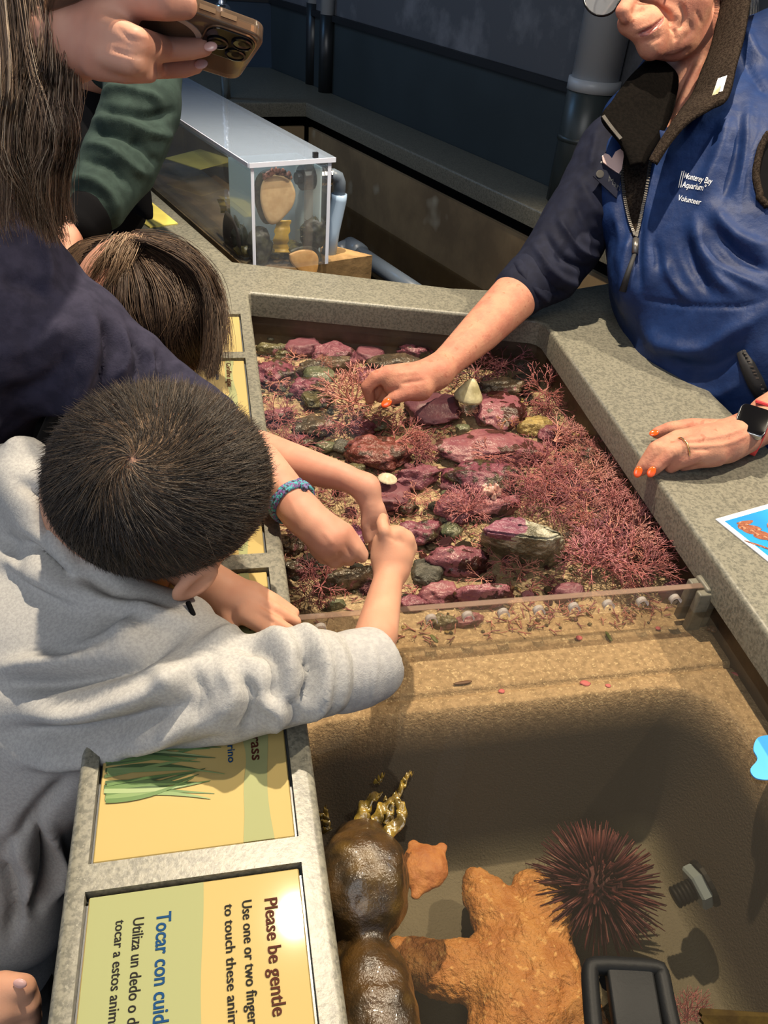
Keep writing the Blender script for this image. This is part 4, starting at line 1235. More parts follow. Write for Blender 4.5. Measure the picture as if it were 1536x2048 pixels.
# the big square-ended rock standing out of the water
mat('rock_big', (0.20, 0.18, 0.115), (0.085, 0.076, 0.045), 90, 6, 0.42, 0.58, rough=0.30, bump=1.0, bscale=220, color3=(0.40, 0.37, 0.27), scale3=46, lo3=0.53, hi3=0.62, spec=0.6, bdist=0.004)
bm = bmesh.new()
top = [(962, 1062), (1000, 1036), (1032, 1032), (1090, 1052), (1128, 1068), (1098, 1080), (1030, 1064), (985, 1062)]
lowr = [(957, 1088), (985, 1060), (1035, 1055), (1095, 1075), (1136, 1098), (1120, 1128), (1092, 1140), (1020, 1122)]
tv = [bm.verts.new(P(u, v, -0.020)) for u, v in top]; 
zt = -0.097
lv = [bm.verts.new(P(u, v, zt)) for u, v in lowr]
bmesh.ops.convex_hull(bm, input=bm.verts[:])
bmesh.ops.delete(bm, geom=[v for v in bm.verts if not v.link_faces], context='VERTS')
bmesh.ops.bevel(bm, geom=bm.edges[:], offset=0.003, segments=2, affect='EDGES', clamp_overlap=True)
bmesh.ops.triangulate(bm, faces=bm.faces[:])
for _ in range(5): bmesh.ops.subdivide_edges(bm, edges=[e for e in bm.edges if e.calc_length() > 0.0035], cuts=1, use_grid_fill=True); bmesh.ops.triangulate(bm, faces=bm.faces[:])
bm.normal_update()
for v in bm.verts: v.co += v.normal * (0.0020 * noise.fractal(v.co * 60, 1.0, 2.0, 4) + 0.0010 * noise.noise(v.co * 200))
me = bpy.data.meshes.new('mesh'); bm.to_mesh(me); bm.free()
big = tag(link('rock', me, ['rock_big', 'rock_pink'], None, True), 'big square-ended grey-green rock standing out of the water', 'rock')
cc = np.array([P(u, v, -0.022) for u, v in [(1000, 1042)]])[0]
for pl in me.polygons:
    c_ = big.matrix_world.translation if False else big.location + pl.center
    if c_.z > T - 0.034 and (Vector(c_) - Vector(cc)).length < 0.030 + 0.008 * noise.noise(Vector(c_) * 90): pl.material_index = 1

# ------------------------------------------------------------------ branching coralline algae
def tuft_mesh(seed, spread=1.0, up=0.5, stems=16, levels=4, thick=0.05, flat=None):
    """unit-size tuft: stems leave a holdfast and fork again and again"""
    rnd = random.Random(seed); mb = MB()
    def grow(p, d, L, r, lev):
        d = d.normalized(); pts = [p]; q = p
        for k in range(3):
            d = (d + Vector((rnd.gauss(0, .13), rnd.gauss(0, .13), rnd.gauss(0, .09) - 0.03))).normalized(); q = q + d * L / 3; pts.append(q)
        mb.tube([np.array(x) for x in pts], [r, r * 0.95, r * 0.9, r * (0.8 if lev else 0.6)], 4, cap=(lev == 0))
        if lev == 0: return
        n = 2 if rnd.random() < 0.75 else 3
        side = d.cross(Vector((rnd.gauss(0, 1), rnd.gauss(0, 1), rnd.gauss(0, 1)))).normalized()
        for k in range(n):
            a = (k - (n - 1) / 2) * rnd.uniform(0.55, 0.95)
            grow(q, d * math.cos(a) + side * math.sin(a), L * rnd.uniform(0.68, 0.95), r * 0.84, lev - 1)
    for i in range(stems):
        t = 2 * math.pi * (i + rnd.random()) / stems
        if flat is not None: t = flat + rnd.uniform(-0.9, 0.9)
        e = rnd.uniform(0.05, up)
        d = Vector((math.cos(t) * math.cos(e) * spread, math.sin(t) * math.cos(e) * spread, math.sin(e)))
        grow(Vector((math.cos(t) * 0.05, math.sin(t) * 0.05, 0)), d, rnd.uniform(0.24, 0.36), thick, levels - (rnd.random() < 0.4))
    me = mb.mesh()
    me.polygons.foreach_set('use_smooth', [True] * len(me.polygons))
    return me
ALG = [((0.4307, 0.1665, 0.1510), (0.3302, 0.0999, 0.0981)), ((0.3445, 0.1199, 0.1245), (0.2297, 0.0633, 0.0755)), ((0.5025, 0.2398, 0.1887), (0.4163, 0.1598, 0.1321)), ((0.2441, 0.0799, 0.1019), (0.1436, 0.0400, 0.0566)), ((0.4737, 0.1998, 0.2038), (0.4020, 0.1332, 0.1434)), ((0.3733, 0.1732, 0.0830), (0.2871, 0.1132, 0.0528))]
for i, (a, b) in enumerate(ALG): mat('algae_%d' % i, a, b, 30, 3, rough=0.45, spec=0.5)
PROTO = {}
def proto(kind, var, mi):
    key = (kind, var, mi)
    if key not in PROTO:
        kw = dict(mat=dict(spread=1.0, up=0.65, stems=13, levels=4, thick=0.021), fan=dict(spread=1.0, up=0.7, stems=13, levels=4, thick=0.020, flat=0.0),
                  wisp=dict(spread=1.0, up=0.5, stems=8, levels=3, thick=0.024), big=dict(spread=0.9, up=1.1, stems=15, levels=4, thick=0.026),
                  bush=dict(spread=0.8, up=1.35, stems=18, levels=4, thick=0.022))[kind]
        me = tuft_mesh(hash(kind) % 1 + var * 17 + len(kind), **kw); me.materials.append(MATS['algae_%d' % mi]); PROTO[key] = me
    return PROTO[key]
MATL = 'branching pink tuft in the dense weed mat along the pool\'s right side'
MATG = 'tufts of the dense pink weed mat'
TUFTS = [
 # u, v, width px, kind, material, turn(deg, fan direction in plan), label or None (= mat), height offset
 (705, 815, 120, 'big', 2, 0, 'bushy pink tuft with tall strands at the volunteer\'s fingertips'),
 (690, 862, 84, 'wisp', 0, 0, 'thin pink weed hanging below the tuft at the fingertips'),
 (596, 903, 92, 'mat', 1, 0, 'dusky pink tuft above the forearms, by the boy\'s hair'),
 (650, 868, 78, 'wisp', 1, 0, 'flat pinkish weed under the dark kite-shaped rock'),
 (560, 775, 60, 'wisp', 2, 0, 'pale pink sprig on sand by the left edge'),
 (838, 693, 46, 'bush', 5, 0, 'little orange tuft beside the volunteer\'s forearm'),
 (648, 740, 34, 'bush', 2, 0, 'small pale pink tuft on top of the greenish rock'),
 (950, 752, 120, 'mat', 3, 0, 'dark purple-pink tuft behind the limpet, left part'),
 (1005, 740, 96, 'mat', 3, 60, 'dark purple-pink tuft behind the limpet, right part'),
 (1085, 795, 104, 'mat', 0, 0, 'spreading pink tuft at the far right, near the wall'),
 (1098, 825, 88, 'mat', 1, 40, 'darker pink tuft just in front of the spreading far right one'),
 (812, 890, 96, 'fan', 0, -20, 'pink fan of weed spreading right from the maroon rock'),
 (838, 915, 80, 'fan', 1, 10, 'second pink fan lying over the pink rock left of the long slab'),
 (765, 850, 60, 'wisp', 1, 0, 'short pink weed around the green pebble'),
 (1010, 852, 70, 'wisp', 5, 0, 'orange-pink weed between the brown-patched slab and the long slab'),
 (925, 835, 60, 'wisp', 2, 0, 'pale orange weed below the smooth dusky rock'),
 (1120, 895, 96, 'fan', 2, -30, None), (1145, 915, 84, 'mat', 0, 0, None), (1105, 935, 90, 'mat', 0, 30, None), (1165, 950, 100, 'mat', 2, 0, None),
 (1205, 935, 90, 'mat', 0, 70, None), (1075, 955, 110, 'mat', 1, 0, None), (1050, 980, 100, 'mat', 1, 45, None), (1120, 985, 110, 'mat', 0, 10, None),
 (1185, 985, 110, 'fan', 2, 0, None), (1235, 962, 92, 'fan', 2, 15, None), (1085, 1015, 110, 'mat', 1, 80, None), (1150, 1030, 126, 'mat', 0, 20, None),
 (1210, 1022, 110, 'fan', 0, -10, None), (1232, 1060, 110, 'fan', 0, -30, None), (1180, 1078, 120, 'mat', 1, 0, None), (1250, 1100, 120, 'fan', 2, -20, None),
 (1290, 1122, 110, 'fan', 0, -35, None), (1240, 1145, 124, 'mat', 0, 0, None), (1302, 1156, 96, 'fan', 0, -10, None), (1100, 1040, 96, 'mat', 3, 0, None),
 (1195, 1110, 110, 'mat', 3, 50, None), (1270, 1075, 90, 'fan', 0, -15, None), (1140, 1000, 110, 'mat', 3, 15, None), (1160, 905, 60, 'wisp', 2, 0, None),
 (1030, 1010, 90, 'mat', 1, 20, None), (1215, 1085, 100, 'mat', 0, 33, None), (1130, 960, 96, 'mat', 1, 63, None), (1170, 1052, 104, 'mat', 2, 23, None),
 (1260, 1160, 100, 'mat', 1, 13, None), (1200, 965, 90, 'mat', 2, 93, None), (1090, 985, 90, 'mat', 0, 53, None), (1250, 1040, 80, 'fan', 2, -5, None),
 (1178, 1140, 128, 'bush', 4, 0, 'bright pink bushy tuft standing before the divider'),
 (930, 1035, 88, 'bush', 4, 0, 'pink forked tuft growing over the lobed bright pink rock'),
 (900, 1030, 60, 'wisp', 1, 0, 'thin pink branch trailing left of the big square-ended rock'),
 (1040, 1150, 100, 'wisp', 2, -30, 'reddish weed lying on the sand in front of the big rock'),
 (1000, 1135, 70, 'wisp', 0, 0, 'fine red strands left of the sand in front of the big rock'),
 (640, 1186, 92, 'mat', 1, 0, 'pink tuft behind the divider, beside the boy\'s resting hand'),
 (610, 1205, 70, 'wisp', 0, 0, 'loose pink weed by the divider\'s left end'),
 (672, 985, 78, 'mat', 1, 0, 'pink tuft glimpsed between the two crossing arms'),
 (630, 965, 60, 'wisp', 0, 0, 'pink weed behind the bracelet'),
 (832, 1004, 70, 'wisp', 2, 0, 'pale pink sprigs between the speckled red rock and the lobed rock'),
 (800, 1022, 52, 'wisp', 1, 0, 'short red weed right of the bent wrist'),
 (760, 1190, 66, 'mat', 3, 0, 'dark pink tuft beside the boy\'s forearm'),
 (870, 1012, 60, 'wisp', 0, 0, 'red weed in front of the banded ring snail'),
 (560, 905, 70, 'mat', 1, 0, 'pink tuft hard against the left edge beside the boy\'s head'),
 (980, 925, 90, 'mat', 0, 0, 'pink weed covering the top of the broad pink and grey rock'),
 (715, 1045, 60, 'mat', 1, 0, 'pink weed in the gap above the deep purple rock'),
 (600, 1075, 60, 'mat', 3, 0, 'dark weed by the left edge under the braceleted arm'),
 (560, 850, 80, 'mat', 1, 0, 'dusky weed by the left edge above the boy\'s hair'),
 (590, 725, 60, 'wisp', 2, 0, 'pale weed between the far left snails and the flat dark slab'),
 (700, 780, 70, 'wisp', 0, 0, 'loose pink weed left of the volunteer\'s fingers'),
 (960, 1170, 70, 'wisp', 2, 0, 'orange-red weed on the dark red rock behind the divider'),
 (740, 1000, 60, 'mat', 0, 0, 'pink weed below the bent wrist'),
 (620, 1150, 70, 'mat', 3, 0, 'dark tuft at the front of the grey-brown stone'),
 (800, 855, 60, 'wisp', 0, 0, 'pink weed above the large maroon rock'),
]
for i, (u, v, w, kind, mi, turn, lab) in enumerate(TUFTS):
    h_ = -0.078 if kind in ('bush', 'big') else -0.074
    p = P(u, v, h_); s = depth_of(p) / F; size = w * s / 2 / (0.92 if kind in ('mat', 'wisp') else 0.8)
    if kind == 'fan': size = w * s * 0.72
    base = P(u, v, -0.088)
    if kind == 'fan':
        base = base - np.array([math.cos(math.radians(-turn)), math.sin(math.radians(-turn)), 0]) * size * 0.45
    o = bpy.data.objects.new('coralline_algae', proto(kind, i % 4, mi)); COL.objects.link(o)
    o.location = Vector((base[0], base[1], T - 0.090 + (0.020 if u > 1040 and lab is None else 0.012)))
    zs = min(size * 0.9, 0.040) if kind in ('mat', 'wisp', 'fan') else min(size * 0.9, 0.05)
    o.scale = (size, size, zs); o.rotation_euler = (0, 0, math.radians(-turn))
    tag(o, lab or MATL, 'algae', MATG if lab is None else 'pink coralline algae')

# litter of weed scraps, broken shell and gravel over the shelf floor
def litter():
    rnd = random.Random(5); mbs = MB()
    for k in range(5200):
        x = rnd.uniform(XL + 0.004, 0.52); y = rnd.uniform(0.56, 1.255)
        if y > 1.28 - (x - 0.054) * 0.2626 - 0.02 or x > xr(y) - 0.012: continue
        g = noise.noise(Vector((x * 9, y * 9, 3)))
        if g < -0.12 and rnd.random() < 0.8: continue
        z = T - 0.098 + 0.004 * math.sin(7 * x + 3) * math.sin(9 * y) + 0.001
        p = np.array([x, y, z]); a = rnd.uniform(0, 6.28); t = rnd.random()
        if t < 0.72:
            L = rnd.uniform(0.006, 0.016); d = np.array([math.cos(a), math.sin(a), rnd.uniform(0.05, 0.7)]) * L
            e = np.array([-math.sin(a), math.cos(a), 0]) * L * rnd.uniform(-.4, .4)
            mi = rnd.choice([0, 0, 1, 1, 2, 3]); r = rnd.uniform(0.0005, 0.0009)
            mbs.tube([p, p + d * 0.55 + e * 0.3, p + d + e], [r, r, r * 0.6], 3, False, mi)
            mbs.tube([p + d * 0.5 + e * 0.3, p + d * 0.9 - e], [r, r * 0.6], 3, False, mi)
        else:
            r = rnd.uniform(0.0012, 0.0036); mbs.lathe(p, (rnd.gauss(0, .3), rnd.gauss(0, .3), 1), [(r * .6, -r * .3), (r, 0), (r * .7, r * .4), (0, r * .6)], 6, rnd.choice([4, 4, 5, 6]))
    mbs.f = [f for f in mbs.f]
    return mbs.build('shelf_litter', ['algae_0', 'algae_1', 'algae_2', 'algae_3', 'rock_olive', 'rock_dark', 'rock_sandy'], None, True)
tag(litter(), 'scraps of pink weed, gravel and broken shell strewn over the sandy shelf', 'litter', kind='stuff')

# ------------------------------------------------------------------ snails, limpets and shells
mat('snail_dark', (0.03, 0.03, 0.022), (0.075, 0.075, 0.05), 60, 4, rough=0.28, bump=0.4, bscale=120)
mat('snail_olive', (0.12, 0.125, 0.07), (0.06, 0.065, 0.035), 60, 4, rough=0.3, bump=0.4)
mat('snail_brown', (0.11, 0.075, 0.045), (0.06, 0.04, 0.025), 40, 4, rough=0.3)
mat('shell_orange', (0.50, 0.20, 0.10), (0.35, 0.13, 0.06), 60, 4, rough=0.4)
mat('shell_white', (0.62, 0.56, 0.44), (0.45, 0.38, 0.28), 60, 4, rough=0.45, bump=0.4)
mat('shell_limpet', (0.47, 0.42, 0.24), (0.30, 0.26, 0.13), 50, 5, rough=0.4, bump=0.5)
mat('barnacle_white', (0.70, 0.52, 0.45), (0.45, 0.22, 0.20), 90, 4, rough=0.6)
mat('shell_band', (0.20, 0.10, 0.045), (0.03, 0.026, 0.022), 14, 3, 0.48, 0.52, rough=0.3)
def turban(seed, whorls=3.2, height=0.75):
    """coiled shell of unit width built as a growing spiral tube with a flat mouth"""
    mb = MB(); pts = []; rr = []
    n = 70
    for k in range(n):
        t = k / (n - 1); a = t * whorls * 2 * math.pi + seed; g = 0.10 * (10 ** (0.9 * t))
        rad = 0.58 * g; pts.append(np.array([rad * math.cos(a), rad * math.sin(a), height * (1 - g * 0.92) + 0.05])); rr.append(0.48 * g)
    mb.tube(pts, rr, 12)
    me = mb.mesh(); me.polygons.foreach_set('use_smooth', [True] * len(me.polygons)); return me
SNAIL = {}
def snail_obj(u, v, wpx, mt, lab, tilt=0.3, group='turban snails on the pool shelf', h=-0.088, cat='snail', height=0.75):
    p = P(u, v, h); s = depth_of(p) / F * wpx / 2 * 0.95
    k = (mt, height)
    if k not in SNAIL:
        SNAIL[k] = turban(1.3, height=height); SNAIL[k].materials.append(MATS[mt])
    o = bpy.data.objects.new('snail', SNAIL[k]); COL.objects.link(o)
    o.location = Vector(p); o.scale = (s, s, s); o.rotation_euler = (random.uniform(-tilt, tilt), random.uniform(-tilt, tilt), random.uniform(0, 6.28))
    return tag(o, lab, cat, group)
SN = [
 (521, 679, 24, 'snail_olive', 'coiled olive snail in the far left corner, leftmost of the corner pair'), (541, 682, 24, 'snail_dark', 'dark snail in the far left corner, right of the coiled olive one'),
 (561, 694, 22, 'snail_olive', 'pale green snail on the low dark rock in the far left corner'), (654, 766, 26, 'snail_olive', 'round olive-green snail on the jagged pink and brown rock'),
 (670, 733, 24, 'snail_olive', 'olive snail on the flat dark slab'), (564, 781, 24, 'snail_dark', 'dark snail on open sand, upper one of a pair'),
 (581, 795, 26, 'snail_dark', 'dark snail on open sand, lower one of a pair'), (526, 786, 18, 'snail_dark', 'dark snail tucked against the left edge'),
 (623, 811, 22, 'snail_dark', 'glossy dark snail with a pale glint below the ridged olive rock'), (651, 813, 20, 'snail_dark', 'black snail left of the bushy tuft at the fingertips'),
 (661, 826, 26, 'snail_dark', 'dark oval snail below the black one'), (686, 749, 20, 'snail_dark', 'small black snail beyond the tuft at the fingertips'),
 (915, 967, 26, 'snail_olive', 'ring-shaped olive snail beside the sand gap'), (890, 990, 26, 'snail_olive', 'grey-green snail left of the lobed bright pink rock'),
 (1041, 730, 24, 'snail_dark', 'black snail in the far right corner'), (1020, 725, 16, 'snail_dark', 'tiny black snail in the far right corner'),
 (1115, 840, 22, 'snail_olive', 'olive snail under the far right tuft'), (1384, 1150, 30, 'snail_brown', 'brown dome-shaped snail by the right wall near the bracket'),
 (590, 1160, 24, 'snail_dark', 'dark snail by the left edge above the loose weed'), (577, 1065, 22, 'snail_dark', 'dark snail at the left edge below the bracelet'),
 (755, 862, 18, 'snail_olive', 'small olive snail by the green pebble'), (1000, 934, 18, 'snail_olive', 'olive snail at the front edge of the broad pink and grey rock'),
]
for u, v, w, mt, lab in SN: snail_obj(u, v, w, mt, lab)
tag(snail_obj(1424, 1262, 30, 'shell_band', 'brown-banded shell lying on sand against the bracket', 0.2, None, -0.080), None, 'shell').name = 'banded_shell'
def cone_shell(u, v, wpx, hpx, mt, lab, h, name, cat, rings=4, axis=(0.1, 0.0, 1), profile=None):
    p = P(u, v, h); s = depth_of(p) / F; r = wpx * s / 2; H_ = hpx * s
    mb = MB(); pr = profile or [(r, 0), (r * 0.98, H_ * 0.10), (r * 0.86, H_ * 0.28), (r * 0.80, H_ * 0.33), (r * 0.55, H_ * 0.62), (r * 0.28, H_ * 0.88), (r * 0.1, H_ * 0.98), (0.0001, H_)]
    mb.lathe(p, axis, pr, 36)
    me = mb.mesh()
    for vv in me.vertices:
        d = Vector(vv.co) - Vector(p); a = math.atan2(d.y, d.x)
        f = 1 + 0.03 * math.sin(a * 17); vv.co = Vector(p) + Vector((d.x * f, d.y * f, d.z))
    return tag(link(name, me, mt, None, True), lab, cat)
lp = P(936, 790, -0.05); s_ = depth_of(lp) / F
cone_shell(936, 796, 58, 44, 'shell_limpet', 'tall pale ribbed limpet shell above the water on the smooth rock', -0.060, 'limpet', 'limpet')
cone_shell(775, 958, 40, 12, 'shell_white', 'white ribbed shell above the speckled red rock', -0.068, 'white_shell', 'shell', profile=None)
cone_shell(1177, 908, 34, 16, 'snail_brown', 'brown ringed limpet among the pink weed by the right wall', -0.066, 'limpet', 'limpet')
# whelk shell: pointed orange spiral
def whelk(u, v, Lpx, wpx, ang, mt, lab, h=-0.084):
    p = P(u, v, h); s = depth_of(p) / F; L = Lpx * s; r = wpx * s / 2
    ax = np.array([math.cos(math.radians(ang)), math.sin(math.radians(ang)), 0.12])
    pr = [(r * 0.25, 0)]
    for k in range(6):
        f = 1 - k / 6.2; z = L * (0.12 + 0.88 * k / 6)
        pr += [(r * f * 0.82, z), (r * f, z + L * 0.05), (r * f * 0.86, z + L * 0.12)]
    pr.append((0.0002, L * 1.06))
    mb = MB(); mb.lathe(p - ax * L / 2, ax, pr, 18)
    return tag(mb.build('whelk_shell', mt, None, smooth=True), lab, 'shell')
whelk(1333, 1095, 44, 26, -8, 'shell_orange', 'pointed orange spiral shell on sand by the right wall')
whelk(1147, 939, 34, 16, -22, 'shell_white', 'small white oblong shell among the pink weed')
# barnacle cluster
bd = Body(0.0008); c0 = P(980, 984, -0.066)
for k in range(16):
    q = c0 + np.array([random.uniform(-.014, .014), random.uniform(-.009, .009), random.uniform(-.004, .003)])
    bd.cone(q, 0.0035, q + np.array([random.uniform(-.002, .002), random.uniform(-.002, .002), 0.006]), 0.0018, 0.001)
tag(bd.surface(1).build('barnacle_cluster', 'barnacle_white'), 'small whitish barnacle cluster in the middle of the pool', 'barnacles')
# bits on the sandy ledge
mat('flake_pink', (0.50, 0.13, 0.15), rough=0.6); mat('flake_green', (0.10, 0.13, 0.03), rough=0.5); mat('flake_brown', (0.10, 0.045, 0.02), rough=0.5)
for u, v, a, b, t, mt, lab in [(1158, 1276, 14, 10, 0, 'flake_pink', 'round pink flake on the sand just in front of the divider'), (1170, 1367, 22, 12, -20, 'flake_pink', 'pink flake on the ledge\'s edge above the dark water'),
      (1003, 1383, 14, 9, 0, 'flake_pink', 'small pink flake on the ledge left of the middle'), (1217, 1273, 8, 22, 0, 'flake_green', 'upright green leaf scrap in front of the divider'),
      (925, 1366, 40, 7, 4, 'flake_brown', 'thin brown twig on the sandy ledge'), (868, 1278, 10, 20, 20, 'flake_green', 'green leaf scrap beside the divider, near the boy\'s elbow'),
      (1316, 1257, 12, 8, 0, 'flake_pink', 'pink flake on sand near the banded shell'), (1480, 1350, 34, 8, -24, 'flake_pink', 'pink streak on the ledge by the right wall'), (1216, 1372, 12, 8, 0, 'flake_pink', 'faint pink flake on the ledge right of the bigger one')]:
    p = P(u, v, -0.086); p = P(u, v, -0.0865 if p[1] > 0.49 else -0.0902); s = depth_of(p) / F; bm = bmesh.new(); bmesh.ops.create_icosphere(bm, subdivisions=2, radius=1)
    for vv in bm.verts: vv.co = Vector((vv.co.x * a * s / 2, vv.co.y * b * s / 2 * 1.3, vv.co.z * 0.0009)) * (1 + 0.25 * noise.noise(vv.co * 2 + Vector((u, v, 0))))
    bmesh.ops.rotate(bm, verts=bm.verts, cent=(0, 0, 0), matrix=Matrix.Rotation(math.radians(t), 3, 'Z'))
    bmesh.ops.translate(bm, verts=bm.verts, vec=Vector(p) + Vector((0, 0, 0.0005)))
    me = bpy.data.meshes.new('mesh'); bm.to_mesh(me); bm.free()
    tag(link('flake', me, mt, None, True), lab, 'flake')

# ------------------------------------------------------------------ deep end: sea stars, urchin, kelp, fittings
mat('star_orange', (0.4464, 0.2160, 0.0612), (0.3456, 0.1368, 0.0324), 38, 6, 0.38, 0.62, rough=0.6, bump=1.0, bscale=190, color3=(0.5616, 0.3240, 0.1152), scale3=120, lo3=0.58, hi3=0.68, bdist=0.004)
mat('star_small', (0.4320, 0.1800, 0.0504), (0.3456, 0.1224, 0.0324), 90, 4, rough=0.6, bump=0.5, bscale=300)
HS = -0.232
bd = Body(0.0028)
bd.ch([(1050, 1925, HS, 92), (1060, 1985, HS, 104), (1060, 2060, HS, 100)], 0.008)
bd.ch([(1035, 1925, HS, 86), (1005, 1850, HS, 62), (972, 1795, HS, 48), (958, 1772, HS, 36)], 0.008)
bd.ch([(1060, 1910, HS, 88), (1082, 1850, HS, 68), (1082, 1808, HS, 58), (1066, 1792, HS, 50)], 0.004)
bd.ch([(1010, 1950, HS, 74), (920, 1940, HS, 58), (850, 1932, HS, 50), (800, 1915, HS, 38)], 0.010)
bd.ch([(1030, 2040, HS, 96), (1010, 2140, HS, 84), (990, 2220, HS, 50)], 0.01)
bd.ch([(1090, 2000, HS, 96), (1180, 2100, HS, 70)], 0.01)
sk = bd.surface(2)
zc = T + HS
sk.V[:, 2] = np.where(sk.V[:, 2] < zc - 0.016, zc - 0.0165, zc + (sk.V[:, 2] - zc) * 0.75)
sk.noise(0.004, 45, 2, 3).noise(0.0012, 300, 4, 2)
o = sk.build('sea_star', 'star_orange'); tag(o, 'big fat orange sea star on the floor of the deep end', 'sea star')
# small webbed star leaning on the kelp float
bd = Body(0.0015); hs = -0.135
c = (850, 1735)
for tip, r in (((826, 1690), 11), ((884, 1694), 11), ((880, 1742), 8), ((832, 1790), 10), ((800, 1740), 12)):
    bd.ch([(*c, hs, 30), ((c[0] + tip[0]) / 2, (c[1] + tip[1]) / 2, hs, 20), (*tip, hs, r)], 0.012)
sk = bd.surface(2); zc = T + hs
sk.V[:, 2] = zc + (sk.V[:, 2] - zc) * 0.45
sk.noise(0.001, 120, 7)
o = sk.build('sea_star', 'star_small'); tag(o, 'small orange web-armed sea star leaning against the upper kelp bulb', 'sea star')
# urchin
mat('urchin_spine', (0.0468, 0.0121, 0.0165), (0.0935, 0.0275, 0.0275), 40, 3, 0.45, 0.6, rough=0.6, spec=0.2)
mat('urchin_tip', (0.1650, 0.0550, 0.0468), (0.0990, 0.0275, 0.0275), 40, 3, rough=0.45)
uc = P(1195, 1770, -0.212); ur = 0.029
urch = empty('sea_urchin', uc - np.array([0, 0, ur * 0.8]), 'dark purple spiny sea urchin beside the big orange star', 'sea urchin')
bd = Body(0.0025); bd.ell(uc, np.eye(3), (ur, ur, ur * 0.75), 0.004); bd.surface(1).build('test', 'urchin_spine', urch)
ga = math.pi * (3 - math.sqrt(5)); cand = []
for k in range(420):
    z = 1 - 1.5 * (k + 0.5) / 420; r = math.sqrt(max(0, 1 - z * z)); cand.append(np.array([r * math.cos(ga * k), r * math.sin(ga * k), z]))
rest = MB(); shown = 0
for k, d in enumerate(cand):
    d = d + RNG.normal(0, 0.10, 3); d /= np.linalg.norm(d)
    L = (0.028 + 0.009 * RNG.random()) * (0.75 + 0.35 * (1 - max(d[2], 0)))
    p = uc + d * np.array([ur, ur, ur * .75]) * 0.95; bend = RNG.normal(0, 0.0018, 3); bend[2] = max(bend[2], -0.0005)
    q = p + d * L + bend
    if q[2] < T - 0.250: q[2] = T - 0.249
    r0 = 0.0012 + 0.0004 * RNG.random()
    tgt = rest
    if k % 5 == 0 and shown < 84: tgt = MB(); shown += 1
    tgt.tube([p, (p + q) / 2 + bend * 0.3, q], [r0, r0 * 0.85, r0 * 0.3], 5, True)
    if tgt is not rest: tgt.build('spine', 'urchin_spine' if k % 2 else 'urchin_tip', urch, smooth=True)
rest.build('spines', 'urchin_spine', urch, smooth=True, kind='stuff')
# floating bull kelp bulbs with fronds
mat('kelp_skin', (0.060, 0.030, 0.007), (0.022, 0.013, 0.005), 34, 5, 0.4, 0.62, rough=0.30, bump=0.7, bscale=420, spec=0.55, coat=0.25, color3=(0.105, 0.06, 0.012), scale3=24, lo3=0.6, hi3=0.78, bdist=0.0012)
mat('kelp_frond', (0.26, 0.17, 0.025), (0.10, 0.065, 0.015), 70, 4, rough=0.22, bump=0.6, bscale=160, spec=0.7, coat=0.5)
bd = Body(0.0025)
bd.ch([(722, 1700, -0.060, 62), (726, 1750, -0.056, 93), (728, 1785, -0.056, 92)], 0.006)
bd.ch([(728, 1800, -0.058, 80), (736, 1850, -0.060, 46), (742, 1880, -0.060, 32), (746, 1915, -0.060, 46), (750, 1960, -0.058, 70), (755, 2030, -0.058, 84), (760, 2140, -0.058, 92), (770, 2300, -0.06, 60)], 0.006)
bd.ch([(655, 1745, -0.066, 40), (700, 1760, -0.062, 50)], 0.01)
bd.ch([(672, 1880, -0.074, 30), (700, 1935, -0.072, 36), (700, 1990, -0.070, 36)], 0.008)
sk = bd.surface(3); sk.V[:, 0] = np.maximum(sk.V[:, 0], XL + 0.002 + 0.0)
sk.noise(0.0035, 38, 11, 3).relax(1)
kelp = sk.build('kelp_float', 'kelp_skin'); tag(kelp, 'wet brown kelp float with two bulbs along the pool\'s left edge', 'kelp')
def frond(pts, wpx, th=0.0016, mt='kelp_frond', name='frond', parent=None, wob=1.0, label=None):
    """leathery blade following pixel points (u, v, h)"""
    sm = spline(np.array(pts, float), 22); V = []; n = len(sm)
    q = np.array([P(*r) for r in sm]); tn = np.gradient(q, axis=0); tn /= np.linalg.norm(tn, axis=1)[:, None]
    for i in range(n):
        sd_ = np.cross(tn[i], [0, 0, 1.0]); sd_ /= np.linalg.norm(sd_) + 1e-9
        w = wpx * depth_of(q[i]) / F / 2 * (1 - 0.75 * (i / (n - 1)) ** 2) * (1 + 0.2 * math.sin(i * 1.3 * wob))
        for s_ in (-1, -0.4, 0.4, 1):
            V.append(q[i] + sd_ * w * s_ + UP * (0.003 * math.sin(i * 0.9 * wob + 1.6 * s_)))
        for s_ in (1, 0.4, -0.4, -1):
            V.append(q[i] + sd_ * w * s_ + UP * (0.003 * math.sin(i * 0.9 * wob + 1.6 * s_) - th))
    f = []
    for i in range(n - 1):
        for k in range(8): f.append((i * 8 + k, i * 8 + (k + 1) % 8, (i + 1) * 8 + (k + 1) % 8, (i + 1) * 8 + k))
    f += [tuple(range(8))[::-1], tuple((n - 1) * 8 + k for k in range(8))]
    return link(name, mesh(V, f), mt, parent, True)
